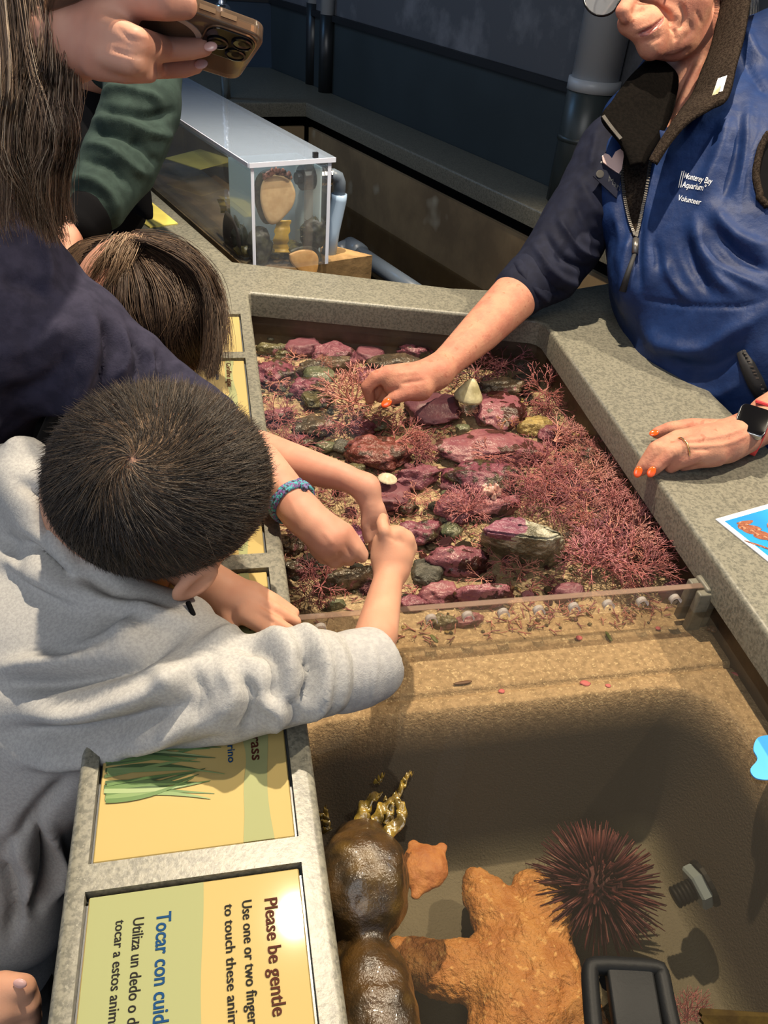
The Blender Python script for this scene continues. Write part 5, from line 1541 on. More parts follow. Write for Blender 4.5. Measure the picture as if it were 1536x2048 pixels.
for pts, w in [([(735, 1668, -0.052), (724, 1630, -0.050), (740, 1600, -0.048), (762, 1585, -0.052)], 30), ([(770, 1670, -0.052), (800, 1640, -0.048), (802, 1612, -0.046), (785, 1590, -0.05)], 26),
               ([(752, 1660, -0.054), (756, 1630, -0.046), (775, 1605, -0.044), (800, 1600, -0.048)], 24), ([(785, 1662, -0.054), (776, 1636, -0.05), (782, 1612, -0.046), (768, 1596, -0.05)], 20),
               ([(792, 1600, -0.054), (800, 1578, -0.055), (812, 1558, -0.056), (818, 1543, -0.056)], 14), ([(808, 1562, -0.056), (815, 1552, -0.056), (826, 1546, -0.056)], 9),
               ([(752, 1566, -0.057), (760, 1556, -0.057), (768, 1548, -0.057)], 12), ([(655, 1662, -0.056), (648, 1640, -0.056), (636, 1624, -0.056)], 18), ([(650, 1650, -0.055), (652, 1632, -0.054), (650, 1612, -0.053)], 14)]:
    frond(pts, w, parent=kelp)
# big black slotted bracket at the water's edge
mat('black_rubber', (0.007, 0.0075, 0.008), rough=0.55, spec=0.2, bump=0.1, bscale=300)
gr = empty('black_grip', P(1260, 2000, -0.03), 'black plastic frame with two long slots, standing at the bottom edge', 'plastic frame')
hB = -0.035
def bar(pts, rpx, name='bar'):
    q = [P(u, v, hB) for u, v in pts]; mb = MB()
    mb.tube(spline(np.array(q), 26), rpx * depth_of(q[0]) / F, 14)
    return mb.build(name, 'black_rubber', gr, smooth=True)
bar([(1197, 2130), (1188, 2060), (1182, 1990), (1180, 1945), (1190, 1932), (1250, 1933), (1312, 1938), (1322, 1950), (1332, 2000), (1345, 2060), (1362, 2130)], 19, 'rim')
q = [P(u, v, hB - 0.006) for u, v in [(1206, 1940), (1298, 1944), (1330, 2130), (1232, 2130)]]
mb = MB(); mb.prism(q, UP * 0.010); mb.build('web', 'black_rubber', gr, bevel=0.002, segs=2, smooth=True)
mb = MB(); mb.tube([P(1222, 1960, hB - 0.008), P(1222, 1960, -0.252)], 0.008, 10); mb.build('leg', 'black_rubber', gr, smooth=True)
mb = MB(); mb.tube([P(1290, 1960, hB - 0.008), P(1290, 1960, -0.252)], 0.008, 10); mb.build('leg', 'black_rubber', gr, smooth=True)
# bolt in the side wall
mat('bolt_grey', (0.20, 0.25, 0.27), rough=0.4)
bo = empty('wall_bolt', P(1375, 1790, -0.20), 'grey hexagonal plastic bolt in the deep end\'s right wall', 'bolt')
bc = P(1385, 1778, -0.190); bx = np.array([0.93, 0.12, 0.34]); bx /= np.linalg.norm(bx)
mb = MB(); mb.lathe(bc, bx, [(0.018, 0), (0.020, 0.002), (0.020, 0.009), (0.018, 0.011)], 6); mb.build('head', 'bolt_grey', bo)
mb = MB(); mb.lathe(bc, bx, [(0.0215, 0.0112), (0.0215, 0.015)], 20); mb.build('flange', 'black_rubber', bo)
mb = MB()
for k in range(5): mb.lathe(bc, bx, [(0.0092, -0.004 * k - 0.0035), (0.0102, -0.004 * k - 0.002), (0.0092, -0.004 * k)], 14)
mb.build('thread', 'black_rubber', bo, smooth=True)
# brown kelp blade in the bottom right corner
mat('kelp_leather', (0.050, 0.032, 0.007), (0.03, 0.018, 0.005), 40, 4, rough=0.8, spec=0.1, bump=0.4, bscale=120)
ed = [(1402, 2016), (1399, 2024), (1405, 2030), (1401, 2038), (1408, 2046), (1404, 2060)]
mb = MB(); ply = [P(u, v, -0.03) for u, v in ed] + [P(u, v, -0.045) for u, v in [(1500, 2110), (1640, 2110), (1640, 2036), (1560, 2027), (1470, 2022)]]
mb.prism(ply, UP * -0.003); tag(mb.build('brown_kelp', 'kelp_leather'), 'brown kelp blade with a torn end in the bottom right corner', 'kelp')
o = bpy.data.objects.new('coralline_algae', proto('bush', 1, 4)); COL.objects.link(o)
pq = P(1372, 2040, -0.10); o.location = Vector(pq); o.scale = (0.016, 0.016, 0.03); tag(o, 'tiny pink sprig beside the brown kelp blade', 'algae', 'pink coralline algae')
# photo card lying on the right counter
mat('card_white', (0.78, 0.79, 0.82), rough=0.35, coat=0.3); mat('card_blue', (0.02, 0.28, 0.66), (0.015, 0.22, 0.58), 12, 2, rough=0.3, coat=0.3)
mat('print_crab', (0.30, 0.105, 0.055), (0.16, 0.055, 0.035), 120, 4, rough=0.3, color3=(0.5, 0.24, 0.14), scale3=150, coat=0.3)
c0 = P(1430, 1040, 0.0); e1 = P(1536, 1010, 0) - c0; e1 /= np.linalg.norm(e1); e2 = np.array([e1[1], -e1[0], 0])
card = empty('photo_card', c0 + e1 * 0.07 + e2 * 0.05, 'laminated card with a reddish crab photo on the right counter', 'card')
def cp(a, b, z): return c0 + e1 * a + e2 * b + UP * z
mb = MB(); mb.prism([cp(0, 0, .0004), cp(.15, 0, .0004), cp(.15, .105, .0004), cp(0, .105, .0004)], UP * 0.0012); mb.build('sheet', 'card_white', card)
mb = MB(); mb.prism([cp(.007, .007, .00165), cp(.143, .007, .00165), cp(.143, .098, .00165), cp(.007, .098, .00165)], UP * 0.0001); mb.build('picture', 'card_blue', card)
def blob(u, v, a, b, turn, seed, k):
    c = P(u, v, 0.0018); s = depth_of(c) / F; rnd = random.Random(seed); n = 26; pl = []
    for i in range(n):
        t = 2 * math.pi * i / n; r = 1 + 0.12 * math.sin(3 * t + seed) + rnd.uniform(-.06, .06)
        x, y = a * s * r * math.cos(t) / 2, b * s * r * math.sin(t) / 2; ct, st = math.cos(turn), math.sin(turn)
        pl.append(np.array([c[0] + x * ct - y * st, c[1] + x * st + y * ct, T + 0.0018 + k * 0.00008]))
    mb = MB(); mb.prism(pl, UP * 0.00007); mb.build('printed_crab', 'print_crab', card)
for k, (u, v, a, b, t) in enumerate([(1500, 1058, 46, 30, -0.2), (1490, 1046, 40, 14, 0.2), (1528, 1072, 44, 30, -0.5), (1548, 1050, 40, 20, 0.3), (1520, 1092, 60, 6, -0.7), (1560, 1080, 50, 40, 0.1)]): blob(u, v, a, b, t, k, k)

# flat bright blue stand-in for an unidentified patch on the water
mat('patch_blue', (0.055, 0.36, 0.86), rough=0.3)
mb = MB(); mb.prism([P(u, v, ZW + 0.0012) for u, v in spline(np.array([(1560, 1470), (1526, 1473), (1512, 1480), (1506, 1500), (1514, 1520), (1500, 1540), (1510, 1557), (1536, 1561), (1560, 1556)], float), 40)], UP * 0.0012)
tag(mb.build('blue_patch', 'patch_blue'), 'bright blue wavy-edged patch at the right edge of the deep end', 'plastic scrap')

# ------------------------------------------------------------------ people: materials
mat('skin_child', (0.54, 0.29, 0.19), (0.48, 0.235, 0.15), 18, 3, rough=0.58, bump=0.06, bscale=500, sss=0.12, spec=0.25)
mat('skin_arm', (0.52, 0.27, 0.19), (0.46, 0.215, 0.15), 18, 3, rough=0.55, bump=0.06, bscale=500, sss=0.12, spec=0.28)
mat('skin_elder', (0.47, 0.225, 0.145), (0.42, 0.17, 0.115), 34, 4, rough=0.6, bump=0.35, bscale=240, sss=0.1, spec=0.25, color3=(0.37, 0.135, 0.085), scale3=90, lo3=0.62, hi3=0.72)
mat('lips', (0.34, 0.10, 0.08), (0.28, 0.08, 0.065), 60, 3, rough=0.4)
mat('nail_orange', (0.85, 0.10, 0.015), rough=0.18, coat=0.6)
mat('nail_plain', (0.62, 0.36, 0.32), rough=0.25, coat=0.4)
mat('hoodie_grey', (0.3900, 0.3835, 0.3705), (0.3250, 0.3198, 0.3120), 420, 3, rough=0.95, spec=0.1, bump=0.2, bscale=900)
mat('cuff_grey', (0.3705, 0.3640, 0.3575), (0.3120, 0.3068, 0.3055), 200, 3, rough=0.9, bump=0.3, bscale=800)
mat('navy_cloth', (0.0300, 0.0285, 0.0510), (0.0210, 0.0203, 0.0375), 60, 3, rough=0.9, spec=0.15, bump=0.2, bscale=600)
mat('green_cloth', (0.0238, 0.0399, 0.0348), (0.0170, 0.0289, 0.0255), 50, 3, rough=0.9, spec=0.15, bump=0.2, bscale=600)
mat('dark_cloth', (0.006, 0.006, 0.007), rough=1.0, spec=0.04)
mat('trouser_grey', (0.15, 0.145, 0.135), (0.11, 0.108, 0.10), 80, 3, rough=0.9)
mat('sleeve_navy', (0.0070, 0.0091, 0.0238), (0.0049, 0.0063, 0.0175), 60, 3, rough=0.8, spec=0.2)
mat('vest_blue', (0.0075, 0.0248, 0.0979), (0.0058, 0.0196, 0.0806), 40, 3, rough=0.55, bump=0.2, bscale=160, spec=0.22, bdist=0.003)
mat('fleece_brown', (0.034, 0.025, 0.019), (0.013, 0.009, 0.007), 300, 4, 0.42, 0.6, rough=1.0, spec=0.05, bump=0.9, bscale=420)
mat('fleece_shaded', (0.0030, 0.0025, 0.0022), (0.0050, 0.0040, 0.0035), 200, 3, rough=1.0, spec=0.05, bump=0.4, bscale=400)  # dark fleece blackened so the collar flap's shade sits in its colour
mat('zip_metal', (0.16, 0.15, 0.14), rough=0.35, metal=0.8)
mat('zip_tape', (0.010, 0.010, 0.012), rough=0.7)
mat('thread_white', (0.80, 0.80, 0.82), rough=0.6)
mat('hair_black', (0.012, 0.009, 0.008), rough=0.42, spec=0.5); mat('hair_black2', (0.028, 0.020, 0.015), rough=0.42); mat('hair_black3', (0.085, 0.058, 0.036), rough=0.5); mat('hair_cap', (0.010, 0.008, 0.007), rough=1.0, spec=0.0)
mat('hair_brown', (0.030, 0.017, 0.011), rough=0.55, spec=0.3); mat('hair_brown2', (0.055, 0.032, 0.020), rough=0.55, spec=0.3); mat('hair_brown3', (0.12, 0.075, 0.045), rough=0.55, spec=0.3)
mat('hair_ash', (0.235, 0.145, 0.085), rough=0.5); mat('hair_ash2', (0.38, 0.26, 0.165), rough=0.5); mat('hair_ash3', (0.10, 0.06, 0.038), rough=0.5); mat('hair_ash4', (0.55, 0.42, 0.29), rough=0.5)
mat('hair_white', (0.55, 0.53, 0.50), rough=0.45); mat('hair_white2', (0.40, 0.38, 0.36), rough=0.45)
mat('strap_red', (0.72, 0.045, 0.05), rough=0.5)
mat('glass_black', (0.004, 0.004, 0.005), rough=0.12, spec=0.35)
mat('steel', (0.45, 0.45, 0.46), rough=0.25, metal=1.0)
mat('gold', (0.8, 0.55, 0.25), rough=0.2, metal=1.0)
mat('cord_teal', (0.05, 0.32, 0.36), (0.16, 0.08, 0.26), 260, 2, 0.46, 0.54, rough=0.7, bump=0.8, bscale=300, color3=(0.02, 0.025, 0.05), scale3=330, lo3=0.54, hi3=0.58)
mat('shoe_dark', (0.03, 0.03, 0.035), rough=0.6)

def limbs(name, chains, material, parent, vox=0.006, folds=None, k=0.03, smooth_=2):
    bd = Body(vox)
    for c in chains: 
        for i in range(len(c) - 1): bd.cone(c[i][:3], c[i][3], c[i + 1][:3], c[i + 1][3], k)
    sk = bd.surface(smooth_)
    return sk.build(name, material, parent)
def nail(u, v, d, rpx, parent, material='nail_orange', axis=None, tall=1.4, toward=None, name='fingernail'):
    """small convex nail plate facing the viewer's side of a fingertip"""
    c = D(u, v, d); s = d / F
    bm = bmesh.new(); bmesh.ops.create_icosphere(bm, subdivisions=3, radius=1)
    a = np.asarray(axis if axis is not None else (0, 1), float); a /= np.linalg.norm(a)
    ax = RIGHT * a[0] + DOWN * a[1]; az = -FWD if toward is None else np.asarray(toward, float) / np.linalg.norm(toward); ay = np.cross(az, ax)
    ay /= np.linalg.norm(ay)
    for vv in bm.verts: vv.co = Vector(c + rpx * s * (ax * vv.co.x * tall + ay * vv.co.y + az * vv.co.z * 0.42))
    me = bpy.data.meshes.new('mesh'); bm.to_mesh(me); bm.free()
    return link(name, me, material, parent, True)

# ------------------------------------------------------------------ the boy in the grey hoodie
hd = 0.640                                   # depth of the middle of his head
hc = D(322, 965, hd)
Ff = RIGHT * 0.985 - DOWN * 0.10 + FWD * 0.30; Ff /= np.linalg.norm(Ff)     # where the face points
Uu = -FWD * 0.93 + RIGHT * 0.12 - DOWN * 0.14; Uu -= Ff * (Uu @ Ff); Uu /= np.linalg.norm(Uu)
Ss = np.cross(Uu, Ff)                                          # his left
RH = np.stack([Ff, Ss, Uu], 1)
def hp(f, s_, u): return hc + Ff * f + Ss * s_ + Uu * u
bd = Body(0.0021)
bd.ell(hc, RH, (0.087, 0.076, 0.086), 0.01)
bd.ell(hp(0.020, 0, -0.045), RH, (0.066, 0.058, 0.062), 0.03)
bd.ell(hp(0.045, 0, -0.075), RH, (0.036, 0.038, 0.036), 0.02)           # jaw and chin
bd.cone(hp(0.082, 0, -0.030), 0.008, hp(0.094, 0, -0.052), 0.010, 0.012)     # nose
bd.cone(hp(0.080, 0.02, -0.073), 0.006, hp(0.080, -0.02, -0.073), 0.006, 0.008)   # mouth
for e in (-1, 1): bd.ball(hp(0.084, e * 0.032, -0.022), 0.010, 0.01, True)
ear = D(388, 1168, 0.665)
eL = RIGHT * 0.80 - DOWN * 0.60; eN = -FWD * 0.55 + DOWN * 0.70 + RIGHT * 0.5; eN -= eL * (eN @ eL); eN /= np.linalg.norm(eN); RE = np.stack([eL, np.cross(eN, eL), eN], 1)
ec = D(390, 1166, 0.640); bd.ell(ec, RE, (0.0225, 0.0135, 0.0062), 0.006); bd.cone(ec, 0.008, D(408, 1130, 0.665), 0.012, 0.008)
bd.ell(ec + eN * 0.0062 + eL * 0.003, RE, (0.0145, 0.0075, 0.0042), 0.004, True)
bd.cone(hp(-0.045, 0, -0.055), 0.052, D(200, 1130, 0.74), 0.056, 0.03)            # neck
bd.cone(D(200, 1130, 0.74), 0.060, D(120, 1290, 0.76), 0.085, 0.03)
# his right forearm and fist
bd.cd([(722, 1352, 0.640, 46), (752, 1270, 0.665, 44), (764, 1215, 0.690, 37), (776, 1160, 0.712, 30), (786, 1136, 0.724, 29)], 0.01)
bd.cd([(786, 1136, 0.724, 30), (790, 1108, 0.728, 38), (796, 1088, 0.730, 34)], 0.012)
bd.cd([(772, 1112, 0.724, 28), (770, 1085, 0.724, 24)], 0.012)
for kn, mid, tip in (((778, 1074, 0.722, 15), (757, 1090, 0.742, 12), (748, 1106, 0.765, 9)), ((797, 1066, 0.722, 15), (778, 1068, 0.750, 12), (764, 1088, 0.775, 9)),
                     ((814, 1078, 0.726, 14), (804, 1070, 0.756, 11), (784, 1086, 0.776, 9)), ((822, 1098, 0.732, 13), (822, 1088, 0.758, 10), (804, 1098, 0.778, 8))):
    bd.cd([(794, 1102, 0.728, 20), kn, mid, tip], 0.005)
bd.cd([(776, 1098, 0.718, 16), (768, 1062, 0.712, 13), (764, 1046, 0.718, 12), (766, 1036, 0.726, 11)], 0.005)
# his left hand, flat on the counter, and the forearm behind it
bd.ch([(330, 1100, 0.055, 44), (395, 1150, 0.040, 46), (432, 1172, 0.028, 40), (452, 1186, 0.022, 36)], 0.01)
bd.ch([(448, 1188, 0.020, 38), (492, 1202, 0.017, 40)], 0.012)
for a, b, c_ in (((505, 1182, 0.019, 20), (548, 1200, 0.016, 14), (588, 1226, 0.004, 12)), ((505, 1200, 0.021, 20), (552, 1220, 0.017, 14), (592, 1244, 0.004, 12)),
                 ((498, 1218, 0.020, 20), (545, 1242, 0.016, 14), (584, 1264, 0.006, 12)), ((488, 1230, 0.018, 19), (530, 1260, 0.015, 13), (560, 1280, 0.008, 11))):
    bd.ch([a, b, c_], 0.004)
bd.ch([(436, 1200, 0.018, 24), (448, 1226, 0.013, 17), (462, 1254, 0.010, 14)], 0.006)
sk = bd.surface(2)
sk.folds([([(700, 1190), (790, 1125)], 5, -0.0003), ([(776, 1072), (800, 1086)], 4, -0.0008), ([(520, 1208), (560, 1232)], 4, -0.0012), ([(516, 1226), (552, 1250)], 4, -0.0012), ([(796, 1072), (806, 1088)], 3, -0.0008)])
boy = sk.build('person', 'skin_child')
tag(boy, 'boy in a grey hoodie with short dark hair, leaning over the counter and reaching in', 'person')
# hoodie
bd = Body(0.0036)
bd.cd([(40, 950, 0.70, 66), (98, 1015, 0.685, 78), (140, 1110, 0.672, 72), (230, 1190, 0.662, 56), (340, 1232, 0.67, 36)], 0.02)       # hood lying round the neck
bd.cd([(20, 980, 0.76, 95), (60, 1120, 0.74, 125), (110, 1290, 0.72, 150)], 0.03)
bd.cd([(-90, 1230, 0.80, 150), (60, 1300, 0.74, 165)], 0.03)
bd.cd([(110, 1290, 0.71, 140), (230, 1345, 0.66, 140), (330, 1382, 0.625, 122), (450, 1388, 0.610, 100), (560, 1360, 0.612, 98), (640, 1345, 0.622, 88), (692, 1342, 0.632, 72)], 0.03)
bd.cd([(370, 1255, 0.665, 40), (395, 1230, 0.675, 18)], 0.03)
bd.cd([(330, 1270, 0.66, 62), (420, 1290, 0.64, 52)], 0.03)
bd.cd([(60, 1380, 0.72, 190), (10, 1560, 0.76, 170), (-40, 1720, 0.82, 165)], 0.05)
bd.cd([(200, 1430, 0.66, 110), (120, 1540, 0.70, 90)], 0.05)
bd.cd([(60, 1600, 0.72, 70), (60, 1720, 0.745, 66), (50, 1850, 0.78, 70)], 0.03)
bd.cd([(0, 1680, 0.78, 110), (-20, 1900, 0.86, 130)], 0.05)
sk = bd.surface(2)
H = 0.007
sk.folds([
 # hood rim and neck seam
 ([(0, 895), (60, 893), (110, 930), (105, 1010)], 15, 0.0107), ([(40, 965), (85, 1000), (90, 1075)], 13, -0.0142), ([(0, 1075), (60, 1095), (150, 1150), (260, 1210)], 13, -0.0125),
 ([(100, 1060), (170, 1170), (280, 1225), (370, 1240)], 13, 0.0125), ([(0, 1120), (90, 1150), (190, 1215)], 15, 0.0107),
 # long drags over back and shoulder
 ([(0, 1335), (110, 1325), (215, 1290), (290, 1235)], 17, 0.0142), ([(0, 1372), (130, 1365), (250, 1330), (360, 1265)], 17, -0.0161), ([(100, 1315), (190, 1300), (250, 1272)], 8, -0.0107),
 ([(60, 1430), (180, 1425), (290, 1390), (400, 1330)], 20, 0.0142), ([(0, 1465), (130, 1470), (260, 1445), (380, 1400)], 18, -0.0142),
 ([(40, 1520), (170, 1510), (300, 1480), (400, 1440)], 18, 0.0125), ([(250, 1530), (350, 1510), (450, 1480)], 12, -0.0088),
 # sleeve folds
 ([(395, 1300), (470, 1265), (530, 1260), (580, 1300), (575, 1360)], 14, 0.0098), ([(470, 1290), (530, 1300), (552, 1350), (540, 1420)], 12, -0.0123),
 ([(560, 1250), (620, 1275), (650, 1330), (640, 1400), (610, 1445)], 13, 0.0123), ([(600, 1300), (622, 1350), (605, 1410)], 8, -0.0148),
 ([(640, 1265), (678, 1310), (684, 1370), (660, 1430)], 12, 0.0067),
 ([(440, 1330), (470, 1380), (440, 1440)], 13, 0.0074), ([(480, 1350), (506, 1400), (490, 1470)], 10, -0.0111), ([(520, 1400), (560, 1430), (540, 1470)], 12, 0.0086),
 ([(300, 1330), (350, 1370), (330, 1440)], 18, 0.0061), ([(380, 1340), (410, 1395), (385, 1450)], 13, -0.0074), ([(580, 1400), (600, 1440)], 7, -0.0074),
 # hanging hem
 ([(20, 1650), (60, 1740), (40, 1820)], 13, 0.0142), ([(60, 1640), (95, 1720), (75, 1830)], 10, -0.0178), ([(100, 1650), (120, 1730), (110, 1800)], 9, 0.0142), ([(0, 1720), (30, 1800), (20, 1880)], 12, -0.0142), ([(130, 1560), (60, 1640), (10, 1700)], 13, -0.0142)])
sk.relax(2).noise(0.003, 10, 3, 2)
hood = sk.build('hoodie', 'hoodie_grey', boy)
# ribbed cuff round the pushed-up sleeve
ca, cb = D(700, 1338, 0.632), D(748, 1322, 0.643)
cx_ = (cb - ca) / np.linalg.norm(cb - ca)
bd = Body(0.0022); 
bd.cd([(684, 1346, 0.630, 80), (712, 1338, 0.634, 80), (736, 1330, 0.640, 76)], 0.01)
bd.cd([(758, 1316, 0.650, 58), (806, 1296, 0.657, 56)], 0.004, True)
sk = bd.surface(1)
sk.folds([([(690 + 16 * i, 1270 + 4 * i), (704 + 16 * i, 1330), (700 + 14 * i, 1400)], 5, 0.0012) for i in range(4)])
sk.build('cuff', 'cuff_grey', boy)
mb = MB(); mb.tube([D(376, 1205, 0.640), D(386, 1228, 0.632), D(388, 1250, 0.630)], 0.0022, 8); mb.build('drawstring', 'dark_cloth', boy, smooth=True)
# hair: short strands turning out from the whorl at the crown
wh = np.array([-0.02, 0.004])
def scalp(f, s_):
    q = 1 - (f / 0.091) ** 2 - (s_ / 0.080) ** 2
    return q
paths = []; rad = []
tries = 0
while len(paths) < 24000 and tries < 130000:
    tries += 1
    d = RNG.normal(0, 1, 3); d /= np.linalg.norm(d)
    if d[2] < -0.72: continue
    if d[2] < -0.02 - 0.25 * (d[0] < -0.2) and d[0] > 0.15: continue         # forehead stays clear
    if d[2] < 0.10 and abs(d[1]) > 0.62 and d[0] > -0.12: continue          # ears and temples
    if d[2] < -0.15 and abs(d[1]) > 0.5 and d[0] > -0.25: continue
    if d[2] < -0.35 and d[0] > -0.45: continue
    base = np.array([d[0] * 0.0875, d[1] * 0.0765, d[2] * 0.0865])
    nn = np.array([d[0] / 0.0875, d[1] / 0.0765, d[2] / 0.0865]); nn /= np.linalg.norm(nn)
    away = base - np.array([-0.020, 0.002, 0.084]); away -= nn * (away @ nn); la = np.linalg.norm(away)
    if la < 1e-5: continue
    away /= la; swirl = np.cross(nn, away)
    w = math.exp(-la / 0.035)
    tdir = away * (1 - 0.3 * w) + swirl * (0.25 + 0.9 * w) + RNG.normal(0, 0.22, 3); tdir /= np.linalg.norm(tdir)
    top = max(d[2], 0)
    L = (0.0065 + 0.021 * top ** 1.3) * (0.8 + 0.4 * RNG.random())
    if la < 0.020: away = np.array([math.cos(len(paths)), math.sin(len(paths)), 0.0]); L *= 0.8
    lift = 0.24 + 0.16 * RNG.random()
    pts = []
    for t in np.linspace(0, 1, 5):
        p = base + tdir * L * t + nn * (L * lift * t * (1 - 0.55 * t) + 0.0)
        r = math.sqrt((p[0] / 0.0875) ** 2 + (p[1] / 0.0765) ** 2 + (p[2] / 0.0865) ** 2)
        if r < 1.008: p = p / r * 1.008
        pts.append(hp(*p))
    paths.append(pts); rad.append(0.00022 + 0.00014 * RNG.random())
hair_mesh('hair', paths, rad, ['hair_black', 'hair_black2', 'hair_black2', 'hair_black3'], boy, kind='stuff')
paths, rad = [], []
for k in range(2600):                                                # longer brown strands swirling round the whorl
    r0 = 0.030 * math.sqrt(RNG.random()); a0 = RNG.random() * 6.283; L = 0.016 + 0.016 * RNG.random(); pts = []
    for t in np.linspace(0, 1, 6):
        r = r0 + L * t * 0.85; a = a0 + 1.5 * t * L / (r + 0.006) * 0.55
        f, s_ = -0.020 + r * math.cos(a), 0.002 + r * math.sin(a)
        q = max(1 - (f / 0.0875) ** 2 - (s_ / 0.0765) ** 2, 0.05)
        hgt = 1.012 + 0.035 * math.sin(math.pi * min(t + 0.15, 1)) * (0.5 + RNG.random() * 0.25)
        pts.append(hp(f * hgt, s_ * hgt, 0.0865 * math.sqrt(q) * hgt))
    paths.append(pts); rad.append(0.0002 + 0.00012 * RNG.random())
hair_mesh('hair', paths, rad, ['hair_black2', 'hair_black3', 'hair_brown3', 'hair_ash'], boy, kind='stuff')
bd = Body(0.003); bd.ell(hp(-0.003, 0, -0.002), RH, (0.0865, 0.0765, 0.0855), 0.01)
bd.ell(hp(0.075, 0, -0.075), RH, (0.09, 0.2, 0.075), 0.01, True); bd.ell(hp(0.0, 0, -0.12), RH, (0.2, 0.2, 0.06), 0.01, True)
for e in (-1, 1): bd.ell(hp(0.02, e * 0.085, -0.055), RH, (0.06, 0.03, 0.035), 0.01, True)
bd.surface(2).build('scalp_hair', 'hair_cap', boy, kind='stuff')
# trousers and shoes behind the counter
bz = D(-40, 1720, 0.82)
limbs('trousers', [[(bz[0], bz[1], bz[2], 0.085), (bz[0] - 0.03, bz[1] - 0.04, 0.40, 0.065), (bz[0] - 0.02, bz[1] - 0.02, 0.08, 0.05)], [(bz[0], bz[1], bz[2], 0.085), (bz[0] - 0.06, bz[1] + 0.12, 0.40, 0.065), (bz[0] - 0.05, bz[1] + 0.14, 0.08, 0.05)]], 'trouser_grey', boy, 0.008)
for dy in (-0.02, 0.14):
    bd = Body(0.005); bd.ell((bz[0] + 0.01, bz[1] + dy, 0.035), np.eye(3), (0.09, 0.04, 0.04), 0.01); bd.surface(1).build('shoe', 'shoe_dark', boy)

def lock(paths, rads, guide, n, spread, dspread, r0=0.0004, m_=14, curl=0.0, surf=None):
    """n strands following a guide of (u, v, depth) with a soft random spread in pixels and metres"""
    g = spline(np.array(guide, float), m_)
    for _ in range(n):
        a = RNG.normal(0, 1, 2) * spread; b = RNG.normal(0, dspread); c = RNG.normal(0, 1, 2) * spread * 0.5
        ph = RNG.random() * 6.28; fr = 4 + 3 * RNG.random()
        t = np.linspace(0, 1, m_)
        taper = 1 - 0.45 * t ** 2
        u = g[:, 0] + a[0] * taper + c[0] * t + curl * np.sin(fr * t + ph) * t; v = g[:, 1] + a[1] * 0.4 + c[1] * t
        d = g[:, 2] + b + 0.2 * abs(a[0]) * 0.0004
        paths.append([D(u[i], v[i], d[i]) for i in range(m_)]); rads.append(r0 * (0.8 + 0.5 * RNG.random()))

# ------------------------------------------------------------------ visitor with long ash-brown hair, navy top, phone in one hand
A = D(533, 77, 0.600); Bq = D(475, 161, 0.665)
ey = (Bq - A) / np.linalg.norm(Bq - A)
ex = D(384, 39, 0.583) - A; ex -= ey * (ex @ ey); ex /= np.linalg.norm(ex)
ez = np.cross(ex, ey)
if ez @ (CAM - A) < 0: ez = -ez                     # out of the phone's back, towards the viewer
PW, PL_, PT = 0.076, 0.152, 0.0115
def ph(a, b, c): return A + ex * a + ey * b + ez * c
phone = empty('phone', ph(PL_ / 2, PW / 2, -PT / 2), 'phone in a clear brownish case held sideways by the long-haired visitor', 'phone')
def rrect(a0, a1, b0, b1, r, c, n=6):
    out = []
    for (ca, cb, t0) in ((a1 - r, b1 - r, 0), (a0 + r, b1 - r, 90), (a0 + r, b0 + r, 180), (a1 - r, b0 + r, 270)):
        for k in range(n + 1):
            t = math.radians(t0 + 90 * k / n); out.append(ph(ca + r * math.cos(t), cb + r * math.sin(t), c))
    return out
mat('phone_body', (0.070, 0.050, 0.040), rough=0.3, coat=0.4)
clear('phone_case', (0.66, 0.54, 0.45), 1.5, 0.08, haze=0.20, hazecol=(0.42, 0.29, 0.20))
mat('phone_ring', (0.42, 0.33, 0.29), rough=0.4)
mat('phone_frame', (0.26, 0.17, 0.11), rough=0.3, metal=0.7)
mb = MB(); mb.prism(rrect(0.003, PL_ - 0.003, 0.003, PW - 0.003, 0.009, -0.0015), ez * -0.0076); mb.build('body', 'phone_body', phone, bevel=0.0008, segs=2)
mb = MB(); mb.prism(rrect(0.0026, PL_ - 0.0026, 0.0026, PW - 0.0026, 0.0092, -0.003), ez * -0.0045); mb.build('frame', 'phone_frame', phone)
mb = MB(); mb.prism(rrect(0, PL_, 0, PW, 0.011, 0.0), ez * -PT); mb.build('case', 'phone_case', phone, bevel=0.0016, segs=3, smooth=True)
def tdisc(name, a, b, r0, r1, c, h_, m_, parent, n=36):
    mb = MB(); c0_ = ph(a, b, c); V = []; f = []
    for (r, z) in ((r1, 0), (r1, h_), (r0, h_), (r0, 0)):
        for k in range(n):
            t = 2 * math.pi * k / n; V.append(c0_ + ex * r * math.cos(t) + ey * r * math.sin(t) + ez * z)
    for i in range(4):
        for k in range(n): f.append((i * n + k, i * n + (k + 1) % n, ((i + 1) % 4) * n + (k + 1) % n, ((i + 1) % 4) * n + k))
    mb.add(V, f); return mb.build(name, m_, parent)
tdisc('magnet_ring', 0.066, PW / 2, 0.0215, 0.0265, 0.0001, 0.0007, 'phone_ring', phone)
mb = MB(); mb.prism(rrect(0.0045, 0.042, 0.0045, 0.042, 0.010, 0.0006), ez * 0.0016); isl = mb.build('camera_island', 'glass_black', phone, bevel=0.0005)
mb = MB(); mb.prism(rrect(0.0035, 0.043, 0.0035, 0.043, 0.011, 0.00005), ez * 0.0012); mb.build('island_rim', 'phone_frame', phone)
for (a, b) in ((0.0145, 0.0145), (0.0145, 0.032), (0.031, 0.0235)):
    mb = MB(); mb.lathe(ph(a, b, 0.0016), ez, [(0.0082, 0), (0.0082, 0.0016), (0.0068, 0.002), (0.0066, 0.0012), (0.003, 0.0010)], 24); mb.build('lens', 'glass_black', isl, smooth=False)
